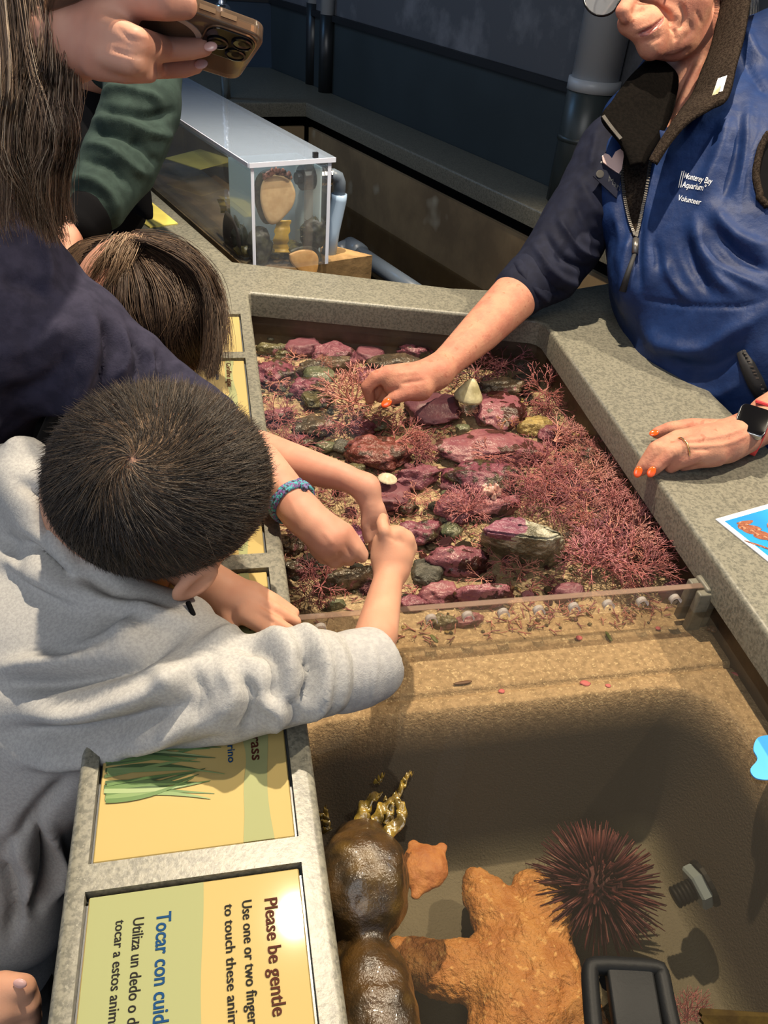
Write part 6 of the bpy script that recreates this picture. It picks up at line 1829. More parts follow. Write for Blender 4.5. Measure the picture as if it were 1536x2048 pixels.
mb = MB(); mb.lathe(ph(0.0345, 0.0095, 0.0016), ez, [(0.003, 0), (0.003, 0.0004)], 14); mb.build('flash', 'nail_plain', isl)
for a in (0.030, 0.046): mb = MB(); mb.box(ph(a, -0.0004, -PT / 2), ex * 0.006, ey * 0.0006, ez * 0.0018); mb.build('button', 'phone_frame', phone)
def pdep(u, v):
    d = W3 @ np.array([u - 768, v - 1024, F]) / F; return float((A - CAM) @ ez / (d @ ez))
def over(u, v, r, k=1.0): dd = pdep(u, v); return (u, v, dd - k * r * dd / F - 0.0005, r)
bd = Body(0.0021)
# phone hand, wrist and forearm
bd.cd([(-260, 420, 0.86, 70), (-60, 160, 0.74, 60), (60, 90, 0.66, 58), (130, 78, 0.625, 58)], 0.02)
bd.cd([(130, 70, 0.62, 62), (200, 50, 0.590, 54), (225, 40, 0.580, 46)], 0.02)
bd.cd([(130, 100, 0.62, 52), (205, 108, 0.585, 42)], 0.02)
bd.cd([(215, 20, 0.580, 40), (270, -2, 0.568, 36), (330, 5, 0.560, 33), (368, 10, 0.566, 27)], 0.008)           # index finger along the top
bd.cd([(212, 62, 0.575, 36), (272, 84, 0.560, 29), over(330, 98, 24), over(385, 96, 21), over(408, 94, 18)], 0.006)
bd.cd([(205, 104, 0.580, 34), (262, 122, 0.562, 27), over(310, 134, 22), over(366, 134, 20), over(390, 130, 17)], 0.005)
bd.cd([(195, 132, 0.588, 26), (250, 146, 0.582, 20), (300, 150, 0.60, 15)], 0.006)
bd.cd([(240, -40, 0.63, 40), (300, 40, 0.665, 24), (350, 50, 0.665, 18)], 0.01)                         # thumb on the screen side
# neck, chest, reaching arm with the bracelet
bd.cd([(-10, -380, 0.70, 165), (20, -300, 0.685, 140)], 0.03)
bd.cd([(-40, -260, 0.74, 100), (-70, -60, 0.76, 80), (-40, 250, 0.78, 84), (-30, 420, 0.82, 96), (-90, 650, 0.90, 180)], 0.03)
bd.cd([(-90, 650, 0.90, 150), (120, 690, 0.91, 100), (300, 790, 0.93, 60), (430, 850, 0.905, 50)], 0.03)
bd.cd([(-90, 650, 0.90, 150), (-260, 420, 0.86, 70)], 0.03)
bd.cd([(430, 850, 0.905, 50), (520, 935, 0.86, 50), (580, 1000, 0.825, 43), (606, 1028, 0.812, 36)], 0.012)
bd.cd([(606, 1028, 0.812, 37), (630, 1052, 0.806, 40), (655, 1078, 0.806, 40)], 0.012)
for a, b, c_ in (((680, 1068, 0.806, 20), (706, 1098, 0.815, 15), (724, 1116, 0.828, 11)), ((672, 1088, 0.806, 20), (694, 1112, 0.818, 15), (700, 1122, 0.838, 11)),
                 ((655, 1100, 0.808, 20), (668, 1122, 0.820, 15), (676, 1126, 0.842, 11)), ((636, 1098, 0.812, 18), (646, 1116, 0.824, 13), (654, 1120, 0.845, 10))):
    bd.cd([(645, 1068, 0.806, 26), a, b, c_], 0.005)
bd.cd([(652, 1048, 0.806, 24), (692, 1062, 0.815, 16), (716, 1092, 0.826, 13), (728, 1108, 0.834, 10)], 0.006)
sk = bd.surface(2)
sk.folds([([(235, 55), (262, 78), (300, 84)], 4, -0.0012), ([(690, 1090), (704, 1112)], 3, -0.0012), ([(676, 1104), (686, 1120)], 3, -0.0012), ([(648, 1062), (668, 1090)], 5, 0.0008), ([(560, 960), (600, 1040)], 6, 0.0004), ([(220, 98), (262, 110), (300, 116)], 4, -0.0014)])
nav = sk.build('person', 'skin_arm'); tag(nav, 'visitor with long ash-brown hair, navy top and bracelet, holding up a phone', 'person')
nail(421, 93, pdep(421, 93) - 0.013, 10, nav, 'nail_plain', (1, -0.1))
nail(402, 128, pdep(402, 128) - 0.012, 10, nav, 'nail_plain', (1, -0.2))
bd = Body(0.004)
bd.cd([(-160, 640, 0.86, 260), (20, 640, 0.87, 175), (130, 690, 0.88, 140), (240, 745, 0.90, 100), (340, 792, 0.915, 70), (420, 838, 0.905, 60)], 0.02)
bd.cd([(-160, 640, 0.86, 240), (-200, 1000, 0.98, 220), (-220, 1200, 1.06, 220)], 0.05)
bd.cd([(-260, 420, 0.86, 90), (-130, 250, 0.79, 76), (-90, 190, 0.77, 70)], 0.03)
bd.cd([(-10, 470, 0.82, 112), (60, 505, 0.83, 52), (100, 560, 0.85, 40)], 0.03)
sk = bd.surface(2)
sk.folds([([(0, 455), (70, 470), (98, 530), (95, 590)], 13, 0.008), ([(0, 560), (50, 565), (105, 600)], 16, -0.009), ([(170, 600), (190, 680), (165, 780), (90, 850)], 16, 0.008), ([(200, 640), (215, 700), (190, 780)], 10, -0.010),
          ([(235, 650), (255, 710), (238, 760)], 10, 0.009), ([(262, 670), (280, 720), (268, 770)], 8, -0.010), ([(290, 690), (305, 730), (300, 770)], 8, 0.008), ([(316, 700), (325, 740), (330, 770)], 6, -0.008),
          ([(345, 720), (370, 735), (395, 760)], 9, 0.007), ([(0, 800), (80, 770), (150, 700)], 20, -0.008), ([(0, 700), (70, 690), (140, 640)], 20, 0.006), ([(0, 860), (100, 830), (170, 770)], 14, 0.006)])
sk.noise(0.003, 14, 8, 3)
sk.build('sweatshirt', 'navy_cloth', nav)
paths, rads = [], []
for g, n, sp in ([([(-45, -500, .66), (-37, -360, .60), (-10, -80, .62), (6, 120, .62), (0, 260, .63), (-6, 440, .66)], 340, 18), ([(-30, -500, .66), (-10, -360, .60), (40, -80, .61), (48, 100, .61), (26, 230, .62), (40, 330, .64), (74, 440, .68)], 320, 15),
    ([(-20, -500, .66), (8, -360, .60), (90, -80, .60), (96, 80, .60), (74, 200, .61), (62, 300, .63), (86, 400, .66), (110, 480, .70)], 320, 13), ([(-10, -500, .66), (26, -360, .60), (126, -80, .60), (136, 60, .60), (118, 180, .61), (136, 260, .62), (116, 350, .65), (108, 450, .69)], 300, 12),
    ([(-5, -500, .66), (35, -360, .60), (140, -60, .60), (143, 50, .60), (144, 150, .61), (146, 225, .62), (128, 320, .64), (122, 400, .68), (136, 445, .70)], 240, 7), ([(-20, -500, .66), (8, -360, .60), (70, -80, .60), (108, 100, .60), (100, 240, .61), (94, 330, .63), (92, 440, .68)], 300, 13),
    ([(-25, -500, .66), (-1, -360, .60), (40, -80, .60), (70, 120, .61), (110, 260, .61), (86, 360, .64), (98, 465, .69)], 280, 12), ([(-40, -500, .66), (-28, -360, .60), (0, -80, .61), (22, 150, .61), (10, 300, .62), (46, 380, .66), (70, 450, .70)], 260, 14),
    ([(-50, -500, .66), (-46, -360, .60), (-40, -80, .63), (-20, 150, .63), (-20, 300, .65), (10, 450, .70)], 300, 26), ([(-15, -500, .66), (17, -360, .60), (80, -60, .64), (80, 120, .64), (60, 240, .65), (54, 380, .70)], 700, 36)]):
    lock(paths, rads, g, n, sp, 0.006, 0.00045, 16, 13.0)
hair_mesh('hair', paths, rads, ['hair_ash', 'hair_ash', 'hair_ash2', 'hair_ash3', 'hair_ash3', 'hair_ash4'], nav, kind='stuff')
bd = Body(0.005); bd.cd([(-22, -400, 0.705, 178), (-40, -330, 0.72, 176)], 0.03); bd.cd([(110, -290, 0.60, 90)], 0.03, True); bd.surface(2).build('scalp_hair', 'hair_ash3', nav, kind='stuff')
tz = D(-200, 1100, 1.02)
limbs('trousers', [[(tz[0], tz[1], tz[2], 0.13), (tz[0] - 0.06, tz[1] - .05, 0.42, 0.09), (tz[0] - 0.05, tz[1] - .04, 0.06, 0.06)], [(tz[0], tz[1], tz[2], 0.13), (tz[0] - 0.10, tz[1] + 0.12, 0.42, 0.09), (tz[0] - 0.1, tz[1] + 0.14, 0.06, 0.06)]], 'dark_cloth', nav, 0.009)
# bracelet: knotted cord round the wrist
wa = D(560, 975, 0.838); wb = D(606, 1028, 0.812); wd = (wb - wa) / np.linalg.norm(wb - wa)
wc = D(584, 1004, 0.824)
b1 = np.cross(wd, FWD); b1 /= np.linalg.norm(b1); b2 = np.cross(wd, b1)
rb = 43 * 0.824 / F + 0.0012
mb = MB(); ringp = [wc + (b1 * math.cos(t) + b2 * math.sin(t)) * rb for t in np.linspace(0, 2 * math.pi, 49)]
for off, r_ in ((-0.0032, 0.0026), (0.0, 0.0030), (0.0032, 0.0026)): mb.tube([p + wd * off for p in ringp], r_, 8, cap=False)
br = mb.build('bracelet', 'cord_teal', nav, smooth=True)
pk = wc + (b1 * math.cos(2.9) + b2 * math.sin(2.9)) * rb
top_ = min(ringp, key=lambda p: project([p])[0][1])
mb = MB(); mb.tube([top_ - wd * 0.005, top_ + wd * 0.006 + b1 * 0.0, top_ + wd * 0.010 - FWD * 0.003], [0.004, 0.0042, 0.003], 8); mb.build('knot', 'cord_teal', br, smooth=True)

# ------------------------------------------------------------------ girl beyond the navy sleeve
gc = (288, 612, 1.03); GR = 0.088
gh = D(*gc)
def gs(u, v, k=1.0):
    """depth of the front of her head at a pixel"""
    q = ((u - gc[0]) ** 2 + (v - gc[1]) ** 2) * (gc[2] / F) ** 2
    R_ = GR * k
    return gc[2] - math.sqrt(max(R_ * R_ - q, 0.0)) 
bd = Body(0.0028)
bd.cd([(282, 604, 1.03, 128), (296, 620, 1.03, 124)], 0.02)
bd.cd([(345, 660, 1.04, 70), (362, 690, 1.045, 52)], 0.03)
bd.cd([(392, 668, 1.02, 12), (402, 690, 1.02, 10)], 0.012)
bd.cd([(280, 690, 1.08, 70), (250, 780, 1.10, 80), (220, 900, 1.16, 110)], 0.03)
bd.cd([(240, 830, 1.10, 60), (400, 880, 1.00, 46), (520, 905, 0.925, 44), (600, 930, 0.895, 38), (690, 955, 0.872, 28), (732, 975, 0.862, 24)], 0.015)
bd.cd([(732, 975, 0.862, 25), (742, 1008, 0.864, 23), (750, 1030, 0.866, 21)], 0.012)
for a, b in (((752, 1040, 0.868, 12), (745, 1075, 0.876, 8)), ((758, 1042, 0.872, 12), (758, 1085, 0.884, 8)), ((764, 1040, 0.876, 11), (770, 1085, 0.890, 8)), ((768, 1034, 0.880, 10), (780, 1075, 0.892, 7))):
    bd.cd([(750, 1020, 0.866, 18), a, b, (b[0] - 4, b[1] + 22, b[2] + 0.006, 6.5)], 0.004)
bd.cd([(738, 1010, 0.860, 15), (730, 1050, 0.862, 10), (734, 1080, 0.868, 8)], 0.006)
glare, glare_rad = [], []
girl = bd.surface(2).build('person', 'skin_arm'); tag(girl, 'small girl with parted brown hair beside the far sign panels, one bare arm reaching', 'person')
paths, rads = [], []
for g, n in ([([(226, 486), (170, 512), (134, 560), (130, 620), (160, 690)], 150), ([(232, 492), (186, 540), (168, 610), (196, 690)], 150), ([(240, 500), (214, 560), (206, 640), (240, 720)], 150), ([(250, 506), (246, 590), (256, 660), (282, 735)], 150),
    ([(262, 506), (284, 580), (296, 660), (318, 745)], 160), ([(272, 500), (312, 560), (328, 630), (336, 700), (366, 755)], 170), ([(280, 494), (336, 540), (362, 610), (376, 680), (398, 745)], 170), ([(284, 486), (352, 520), (394, 590), (408, 660), (412, 740)], 170),
    ([(280, 478), (360, 500), (412, 565), (430, 640), (432, 725)], 150), ([(270, 474), (350, 486), (414, 545), (436, 620), (440, 700)], 110), ([(300, 520), (350, 590), (352, 640), (336, 690), (344, 750)], 130), ([(310, 500), (386, 560), (380, 620), (362, 660), (380, 720)], 120), ([(220, 480), (160, 496), (124, 545), (116, 600), (126, 640)], 90)]):
    sm = spline(np.array(g, float), 14)
    for _ in range(n):
        a = RNG.normal(0, 13, 2); lay = 1.03 + 0.13 * RNG.random(); ph_ = RNG.random() * 6.28
        pts = []
        for i, (u, v) in enumerate(sm):
            t = i / 13; uu = u + a[0] * (0.35 + 0.65 * t) + 9 * math.sin(5 * t + ph_) * t; vv = v + a[1] * (0.4 + 0.4 * t)
            pts.append(D(uu, vv, gs(uu, vv, lay)))
        paths.append(pts); rads.append(0.00055 * (0.8 + 0.5 * RNG.random()))
for g, n in ([([(300, 480, .96), (390, 520, .96), (432, 590, .985), (440, 670, .985), (428, 748, .975)], 130), ([(296, 484, .955), (380, 530, .95), (424, 610, .975), (430, 690, .965), (420, 756, .955)], 130), ([(270, 478, .955), (352, 500, .95), (404, 560, .955), (418, 650, .955), (408, 735, .955)], 90)]):
    lock(paths, rads, g, n, 6, 0.006, 0.0005, 14, 6)
for g, n in ([([(250, 474, .965), (232, 494, .955), (206, 522, .95), (186, 556, .955)], 200), ([(262, 476, .96), (250, 500, .948), (238, 530, .942), (222, 566, .945)], 200)]):  # pale strands at the parting stand in for the glare of light there
    lock(glare, glare_rad, g, n, 13, 0.004, 0.0005, 10, 5)
hair_mesh('hair', glare, glare_rad, ['hair_brown3', 'hair_ash', 'hair_ash2'], girl, kind='stuff')
hair_mesh('hair', paths, rads, ['hair_brown', 'hair_brown', 'hair_brown2', 'hair_brown2', 'hair_brown3'], girl, kind='stuff')
bd = Body(0.003); bd.cd([(296, 628, 1.032, 131)], 0.02)
bd.ell(D(400, 720, 0.96), np.eye(3), (0.05, 0.05, 0.05), 0.01, True)
bd.surface(2).build('scalp_hair', 'hair_brown', girl, kind='stuff')
bd = Body(0.005); bd.cd([(240, 820, 1.13, 120), (200, 960, 1.20, 140), (180, 1120, 1.30, 130)], 0.04); bd.cd([(250, 820, 1.12, 76), (330, 860, 1.05, 62)], 0.03)
bd.surface(2).build('shirt', 'dark_cloth', girl)
tz = D(180, 1150, 1.30); tz[0] = min(tz[0], -0.24)
limbs('trousers', [[(tz[0], tz[1], 0.50, 0.08), (tz[0] - 0.02, tz[1], 0.06, 0.045)], [(tz[0], tz[1], 0.50, 0.08), (tz[0] - 0.03, tz[1] + 0.12, 0.06, 0.045)]], 'dark_cloth', girl, 0.008)

# ------------------------------------------------------------------ visitor in the dark green sleeve
bd = Body(0.003)
bd.cd([(60, -140, 1.42, 110), (50, -60, 1.42, 90)], 0.03)
bd.cd([(50, -40, 1.44, 80), (40, 120, 1.46, 120)], 0.03)
bd.cd([(40, 120, 1.46, 100), (260, 110, 1.32, 60), (296, 190, 1.25, 54), (210, 370, 1.20, 42), (165, 435, 1.165, 33)], 0.02)
bd.cd([(165, 435, 1.165, 33), (138, 462, 1.15, 36), (116, 486, 1.14, 34)], 0.015)
for a, b, c_ in (((104, 476, 1.13, 17), (84, 498, 1.135, 14), (92, 516, 1.145, 12)), ((112, 494, 1.13, 17), (92, 514, 1.135, 14), (102, 530, 1.145, 12)), ((124, 508, 1.13, 16), (106, 528, 1.135, 13), (114, 540, 1.145, 11)), ((138, 512, 1.13, 15), (122, 538, 1.135, 12), (128, 548, 1.145, 10))):
    bd.cd([(134, 480, 1.14, 24), a, b, c_], 0.005)
bd.cd([(116, 462, 1.13, 18), (96, 478, 1.12, 15), (84, 500, 1.115, 12)], 0.006)
grn = bd.surface(2).build('person', 'skin_arm'); tag(grn, 'visitor in a dark green sweatshirt, bent arm and closed hand behind the long hair', 'person')
bd = Body(0.004)
bd.cd([(20, 60, 1.46, 130), (180, 60, 1.36, 88), (286, 130, 1.29, 76), (284, 215, 1.235, 74), (240, 325, 1.205, 74), (196, 400, 1.175, 60), (172, 432, 1.165, 47)], 0.025)
sk = bd.surface(2)
sk.folds([([(190, 195), (240, 178), (320, 200)], 9, 0.010), ([(185, 215), (240, 222), (300, 232), (345, 222)], 9, -0.012), ([(180, 240), (240, 246), (300, 268), (348, 270)], 9, 0.011), ([(176, 262), (230, 268), (290, 292)], 8, -0.011),
          ([(168, 290), (220, 300), (270, 340), (300, 352)], 10, 0.010), ([(160, 320), (215, 330), (255, 372)], 9, -0.010), ([(140, 362), (185, 360), (225, 395), (232, 440)], 10, 0.009), ([(140, 384), (180, 384), (200, 405)], 8, -0.003), ([(300, 180), (330, 240), (320, 310)], 10, 0.006), ([(260, 270), (320, 330)], 9, -0.008)])
sk.noise(0.003, 14, 21, 3)
sk.build('sweatshirt', 'green_cloth', grn)
bd = Body(0.003); bd.cd([(182, 424, 1.167, 50), (162, 446, 1.158, 43)], 0.008); bd.surface(1).build('cuff', 'dark_cloth', grn)
bd = Body(0.006)
bd.cd([(40, 150, 1.50, 170), (60, 420, 1.58, 180), (60, 560, 1.66, 180)], 0.05)
bd.cd([(170, 200, 1.42, 70), (210, 330, 1.40, 70), (240, 420, 1.38, 52)], 0.03)
bd.cd([(270, 390, 1.36, 34), (296, 430, 1.33, 12)], 0.015)
bd.surface(2).build('vest', 'dark_cloth', grn)
bd = Body(0.006); bd.cd([(56, -170, 1.44, 118), (44, -110, 1.45, 112)], 0.02); bd.surface(1).build('scalp_hair', 'hair_brown', grn, kind='stuff')
tz = D(60, 620, 1.70)
limbs('trousers', [[(tz[0], tz[1], tz[2], 0.15), (tz[0] - .05, tz[1], 0.42, 0.09), (tz[0] - 0.05, tz[1], 0.06, 0.055)], [(tz[0], tz[1], tz[2], 0.15), (tz[0] - 0.14, tz[1] - 0.10, 0.42, 0.09), (tz[0] - 0.14, tz[1] - 0.10, 0.06, 0.055)]], 'dark_cloth', grn, 0.009)

# ------------------------------------------------------------------ small child's hand at the bottom left edge
bd = Body(0.0022)
bd.cd([(-140, 2150, 0.66, 80), (-60, 2060, 0.60, 70), (-10, 2010, 0.575, 56)], 0.02)
for a, b, c_ in (((10, 1985, 0.57, 30), (48, 1975, 0.572, 24), (62, 2000, 0.585, 18)), ((16, 2012, 0.57, 30), (54, 2012, 0.575, 23), (66, 2036, 0.59, 18)), ((14, 2044, 0.575, 28), (50, 2050, 0.58, 22), (58, 2074, 0.592, 17)), ((4, 2072, 0.58, 24), (36, 2086, 0.585, 19), (44, 2104, 0.595, 15))):
    bd.cd([(-20, 2025, 0.578, 50), a, b, c_], 0.006)
bd.cd([(-30, 1985, 0.575, 30), (6, 1966, 0.57, 20), (30, 1968, 0.568, 16)], 0.008)
sk = bd.surface(2); kid = sk.build('person', 'skin_child'); tag(kid, 'visitor of whom only a pink hand shows at the bottom left corner', 'person')
kq = np.array([-0.50, 0.02, 0.0])
bd = Body(0.005); bd.cd([(-120, 2130, 0.66, 96), (-220, 2240, 0.73, 100)], 0.02)
bd.cone(D(-220, 2240, 0.73), 0.045, kq + UP * 0.60, 0.055, 0.03); bd.cone(kq + UP * 0.60, 0.085, kq + UP * 0.36, 0.095, 0.04); bd.surface(1).build('jumper', 'dark_cloth', kid)
bd = Body(0.004); bd.ell(kq + UP * 0.80, np.eye(3), (0.080, 0.072, 0.095), 0.01); bd.cone(kq + UP * 0.72, 0.035, kq + UP * 0.60, 0.04, 0.03); bd.surface(1).build('head', 'skin_child', kid)
bd = Body(0.004); bd.ell(kq + UP * 0.815 - np.array([0.012, 0, 0]), np.eye(3), (0.083, 0.079, 0.095), 0.01); bd.ell(kq + np.array([0.08, 0, 0.76]), np.eye(3), (0.06, 0.09, 0.07), 0.01, True); bd.surface(1).build('scalp_hair', 'hair_brown', kid, kind='stuff')
limbs('trousers', [[(kq[0], kq[1], 0.36, 0.085), (kq[0], kq[1] - 0.04, 0.04, 0.045)], [(kq[0], kq[1], 0.36, 0.085), (kq[0], kq[1] + 0.07, 0.04, 0.045)]], 'dark_cloth', kid, 0.008)

nail(40, 1967, 0.5615, 10, kid, 'nail_plain', (1, 0.1))

# ------------------------------------------------------------------ the volunteer
bd = Body(0.0023)
bd.cd([(1392, -95, 1.30, 104), (1400, -60, 1.31, 100)], 0.03)
bd.cd([(1338, -30, 1.235, 76), (1350, 0, 1.235, 66)], 0.03)
bd.cd([(1410, 56, 1.28, 44), (1350, 84, 1.245, 34), (1310, 92, 1.222, 24)], 0.02)
bd.cd([(1368, 12, 1.222, 50), (1352, 64, 1.232, 36)], 0.02)
bd.cd([(1290, 48, 1.200, 34), (1300, 62, 1.205, 34)], 0.016)
bd.cd([(1258, 46, 1.196, 23), (1276, 54, 1.194, 22)], 0.012)
bd.cd([(1302, 94, 1.208, 23)], 0.014)
bd.cd([(1284, -40, 1.20, 13), (1262, -4, 1.185, 14), (1246, 22, 1.172, 15), (1250, 34, 1.175, 12)], 0.010)
bd.cd([(1276, 22, 1.192, 13), (1266, 30, 1.188, 10)], 0.008)
bd.cd([(1284, 20, 1.178, 4), (1276, 26, 1.176, 4)], 0.003, True)
bd.cd([(1325, -58, 1.17, 22)], 0.015, True)
bd.cd([(1462, -20, 1.29, 18), (1458, 10, 1.285, 14)], 0.01)                     # ear
bd.cd([(1400, 70, 1.315, 62), (1384, 180, 1.315, 56), (1380, 270, 1.32, 66), (1420, 360, 1.34, 110)], 0.02)
bd.cd([(1420, 360, 1.34, 110), (1470, 560, 1.34, 150), (1490, 760, 1.36, 140)], 0.04)
# her right arm, into the water
bd.cd([(1420, 350, 1.34, 100), (1240, 300, 1.30, 60), (1150, 440, 1.305, 52), (1090, 545, 1.295, 50), (1045, 578, 1.275, 50), (960, 664, 1.215, 42), (905, 715, 1.172, 33), (872, 745, 1.148, 30)], 0.02)
bd.cd([(872, 745, 1.148, 31), (830, 762, 1.138, 38), (800, 764, 1.134, 36)], 0.014)
bd.cd([(800, 756, 1.132, 26), (776, 748, 1.128, 18), (752, 756, 1.126, 15), (734, 774, 1.130, 13), (738, 790, 1.142, 11), (740, 800, 1.150, 10)], 0.006)   # index
for a, b, c_ in (((786, 752, 1.138, 17), (760, 762, 1.146, 14), (748, 790, 1.158, 11)), ((796, 762, 1.148, 16), (774, 774, 1.158, 13), (760, 796, 1.168, 10)), ((806, 772, 1.156, 15), (788, 786, 1.166, 12), (776, 800, 1.174, 9))):
    bd.cd([(818, 762, 1.142, 20), a, b, c_], 0.005)
bd.cd([(842, 778, 1.130, 24), (814, 786, 1.120, 16), (790, 796, 1.118, 12), (774, 804, 1.122, 10)], 0.008)                     # thumb
# her left arm and the hand resting on the counter
bd.cd([(1470, 400, 1.33, 110), (1640, 330, 1.20, 60), (1720, 560, 1.06, 52), (1690, 700, 1.02, 50), (1600, 790, 1.018, 46), (1545, 830, 1.012, 42)], 0.02)
hL = [(1540, 836, 0.045, 42), (1505, 858, 0.036, 41), (1450, 884, 0.031, 44), (1408, 892, 0.030, 42)]
bd.ch(hL, 0.012)
for ch_ in ([(1408, 880, 0.032, 30), (1356, 880, 0.033, 21), (1312, 898, 0.028, 16.5), (1288, 930, 0.010, 13), (1279, 943, 0.002, 11)], [(1410, 892, 0.032, 30), (1374, 894, 0.035, 21), (1340, 906, 0.029, 17), (1314, 934, 0.013, 13), (1305, 943, 0.006, 11)],
            [(1418, 902, 0.030, 28), (1392, 908, 0.030, 20), (1362, 920, 0.022, 17), (1342, 934, 0.010, 13)], [(1430, 908, 0.026, 26), (1404, 918, 0.021, 18), (1382, 926, 0.014, 14), (1366, 932, 0.009, 11)],
            [(1440, 866, 0.028, 28), (1384, 856, 0.026, 20), (1340, 858, 0.022, 15), (1314, 866, 0.014, 12)]):
    bd.ch(ch_, 0.005)
sk = bd.surface(2)
sk.folds([([(1270, 70), (1283, 67), (1300, 59), (1318, 45), (1330, 32)], 2.6, -0.0040), ([(1284, 74), (1304, 66), (1322, 52)], 4, 0.0018), ([(1268, 62), (1290, 54), (1312, 42)], 4, 0.0014),
          ([(1292, 6), (1314, 14), (1334, 30), (1344, 52)], 4.5, -0.0042), ([(1318, 4), (1345, 20), (1352, 40)], 8, 0.003), ([(1360, 8), (1368, 36), (1356, 60)], 4.5, -0.0042), ([(1336, 50), (1350, 66), (1350, 84)], 4, -0.0034), ([(1286, 84), (1304, 80), (1322, 72)], 4, -0.0026),
          ([(1378, 40), (1382, 62), (1366, 84)], 5, -0.003), ([(1392, 20), (1404, 50)], 4, -0.002), ([(1316, 118), (1350, 116), (1386, 96)], 7, -0.004),
          ([(1408, 110), (1380, 165), (1352, 235)], 8, 0.006), ([(1392, 112), (1366, 160), (1344, 210)], 6, -0.006), ([(1428, 100), (1404, 160), (1372, 240)], 7, -0.006), ([(1440, 60), (1420, 110)], 6, 0.004),
          # hands: tendons, knuckles
          ([(1356, 880), (1440, 872), (1500, 850)], 4, 0.0012), ([(1374, 893), (1450, 888), (1505, 866)], 4, 0.0012), ([(1365, 886), (1400, 884)], 3, -0.0012), ([(1384, 900), (1420, 900)], 3, -0.0012), ([(1310, 890), (1318, 904)], 3, -0.0006), ([(1338, 898), (1346, 912)], 3, -0.0006),
          ([(1326, 900), (1300, 932)], 3, -0.0012), ([(1356, 912), (1326, 938)], 3, -0.0012), ([(840, 742), (790, 748)], 5, 0.0012), ([(850, 760), (800, 768)], 4, -0.0014), ([(800, 776), (770, 786)], 4, -0.002), ([(900, 700), (960, 640)], 6, 0.0010)], (0, 1.34))
lip = [(1274, 69), (1284, 61), (1300, 53), (1316, 42), (1329, 31), (1326, 44), (1316, 58), (1300, 68), (1284, 75)]
sk.paint([lip], 1, (1.0, 1.26))
vol = sk.build('person', ['skin_elder', 'lips']); tag(vol, 'volunteer in a blue vest and glasses, one hand in the pool', 'person')
def dch(u, v, h_, k=0.0): return depth_of(P(u, v, h_)) - k
nail(773, 806, 1.113, 8.5, vol, axis=(-0.8, 0.6), toward=-FWD - DOWN * 0.2)
nail(1276, 944, dch(1276, 944, 0.004, 0.0075), 8.5, vol, axis=(-0.35, 0.95), toward=-FWD + DOWN * 0.1)
nail(1303, 944, dch(1303, 944, 0.008, 0.0075), 8.5, vol, axis=(-0.5, 0.9), toward=-FWD + DOWN * 0.1)
nail(1308, 866, dch(1308, 866, 0.016, 0.006), 7, vol, axis=(-0.9, 0.3), toward=-FWD - DOWN * 0.4)
rc = P(1371, 893, 0.036); ra = P(1340, 906, 0.029) - P(1374, 894, 0.035); ra /= np.linalg.norm(ra)
mb = MB(); a1 = np.cross(ra, FWD); a1 /= np.linalg.norm(a1); a2 = np.cross(ra, a1)
mb.tube([P(1366, 897, 0.034) + (a1 * math.cos(t) + a2 * math.sin(t)) * 0.0136 for t in np.linspace(0, 2 * math.pi, 33)], 0.0011, 6, cap=False); mb.build('ring', 'gold', vol, smooth=True)
# wristwatch
wt = empty('wristwatch', D(1506, 845, 0.975), None, None); wt.parent = vol; wt.location = Vector(D(1506, 845, 0.975)) - PLACE[vol.name]
wl = D(1504, 843, 0.968); wx = RIGHT * 0.86 + DOWN * 0.50; wx -= FWD * (wx @ FWD); wx /= np.linalg.norm(wx)
wn = -FWD * 0.80 - DOWN * 0.45 - RIGHT * 0.1; wn /= np.linalg.norm(wn); wx -= wn * (wx @ wn); wx /= np.linalg.norm(wx); wy = np.cross(wn, wx)
def rr2(a, b, r, c):
    out = []
    for (sa, sb, t0) in ((1, 1, 0), (-1, 1, 90), (-1, -1, 180), (1, -1, 270)):
        for k in range(6):
            t = math.radians(t0 + 90 * k / 5); out.append(wl + wx * (sa * (a - r) + r * math.cos(t)) + wy * (sb * (b - r) + r * math.sin(t)) + wn * c)
    return out
mb = MB(); mb.prism(rr2(0.0185, 0.0215, 0.008, -0.005), wn * 0.009); mb.build('case', 'steel', wt, bevel=0.0012, segs=2, smooth=True)
mb = MB(); mb.prism(rr2(0.0175, 0.0205, 0.0075, 0.0038), wn * 0.0012); mb.build('screen', 'glass_black', wt, bevel=0.0006, segs=2, smooth=True)
mb = MB()
cw = P(1512, 853, 0.039)
for s_ in (-1, 1):
    pts = []
    for t in np.linspace(0.55, 2.7, 14):
        e = cw - wn * 0.003 + (wn * math.cos(t) + wy * s_ * math.sin(t)) * 0.0312
        pts.append(e)
    for i in range(len(pts) - 1):
        o_ = (pts[i] - cw); o_ /= np.linalg.norm(o_); o2 = (pts[i + 1] - cw); o2 /= np.linalg.norm(o2)
        mb.prism([pts[i] - wx * 0.012, pts[i] + wx * 0.012, pts[i + 1] + wx * 0.012, pts[i + 1] - wx * 0.012], (o_ + o2) * 0.0012)
mb.build('strap', 'strap_red', wt)
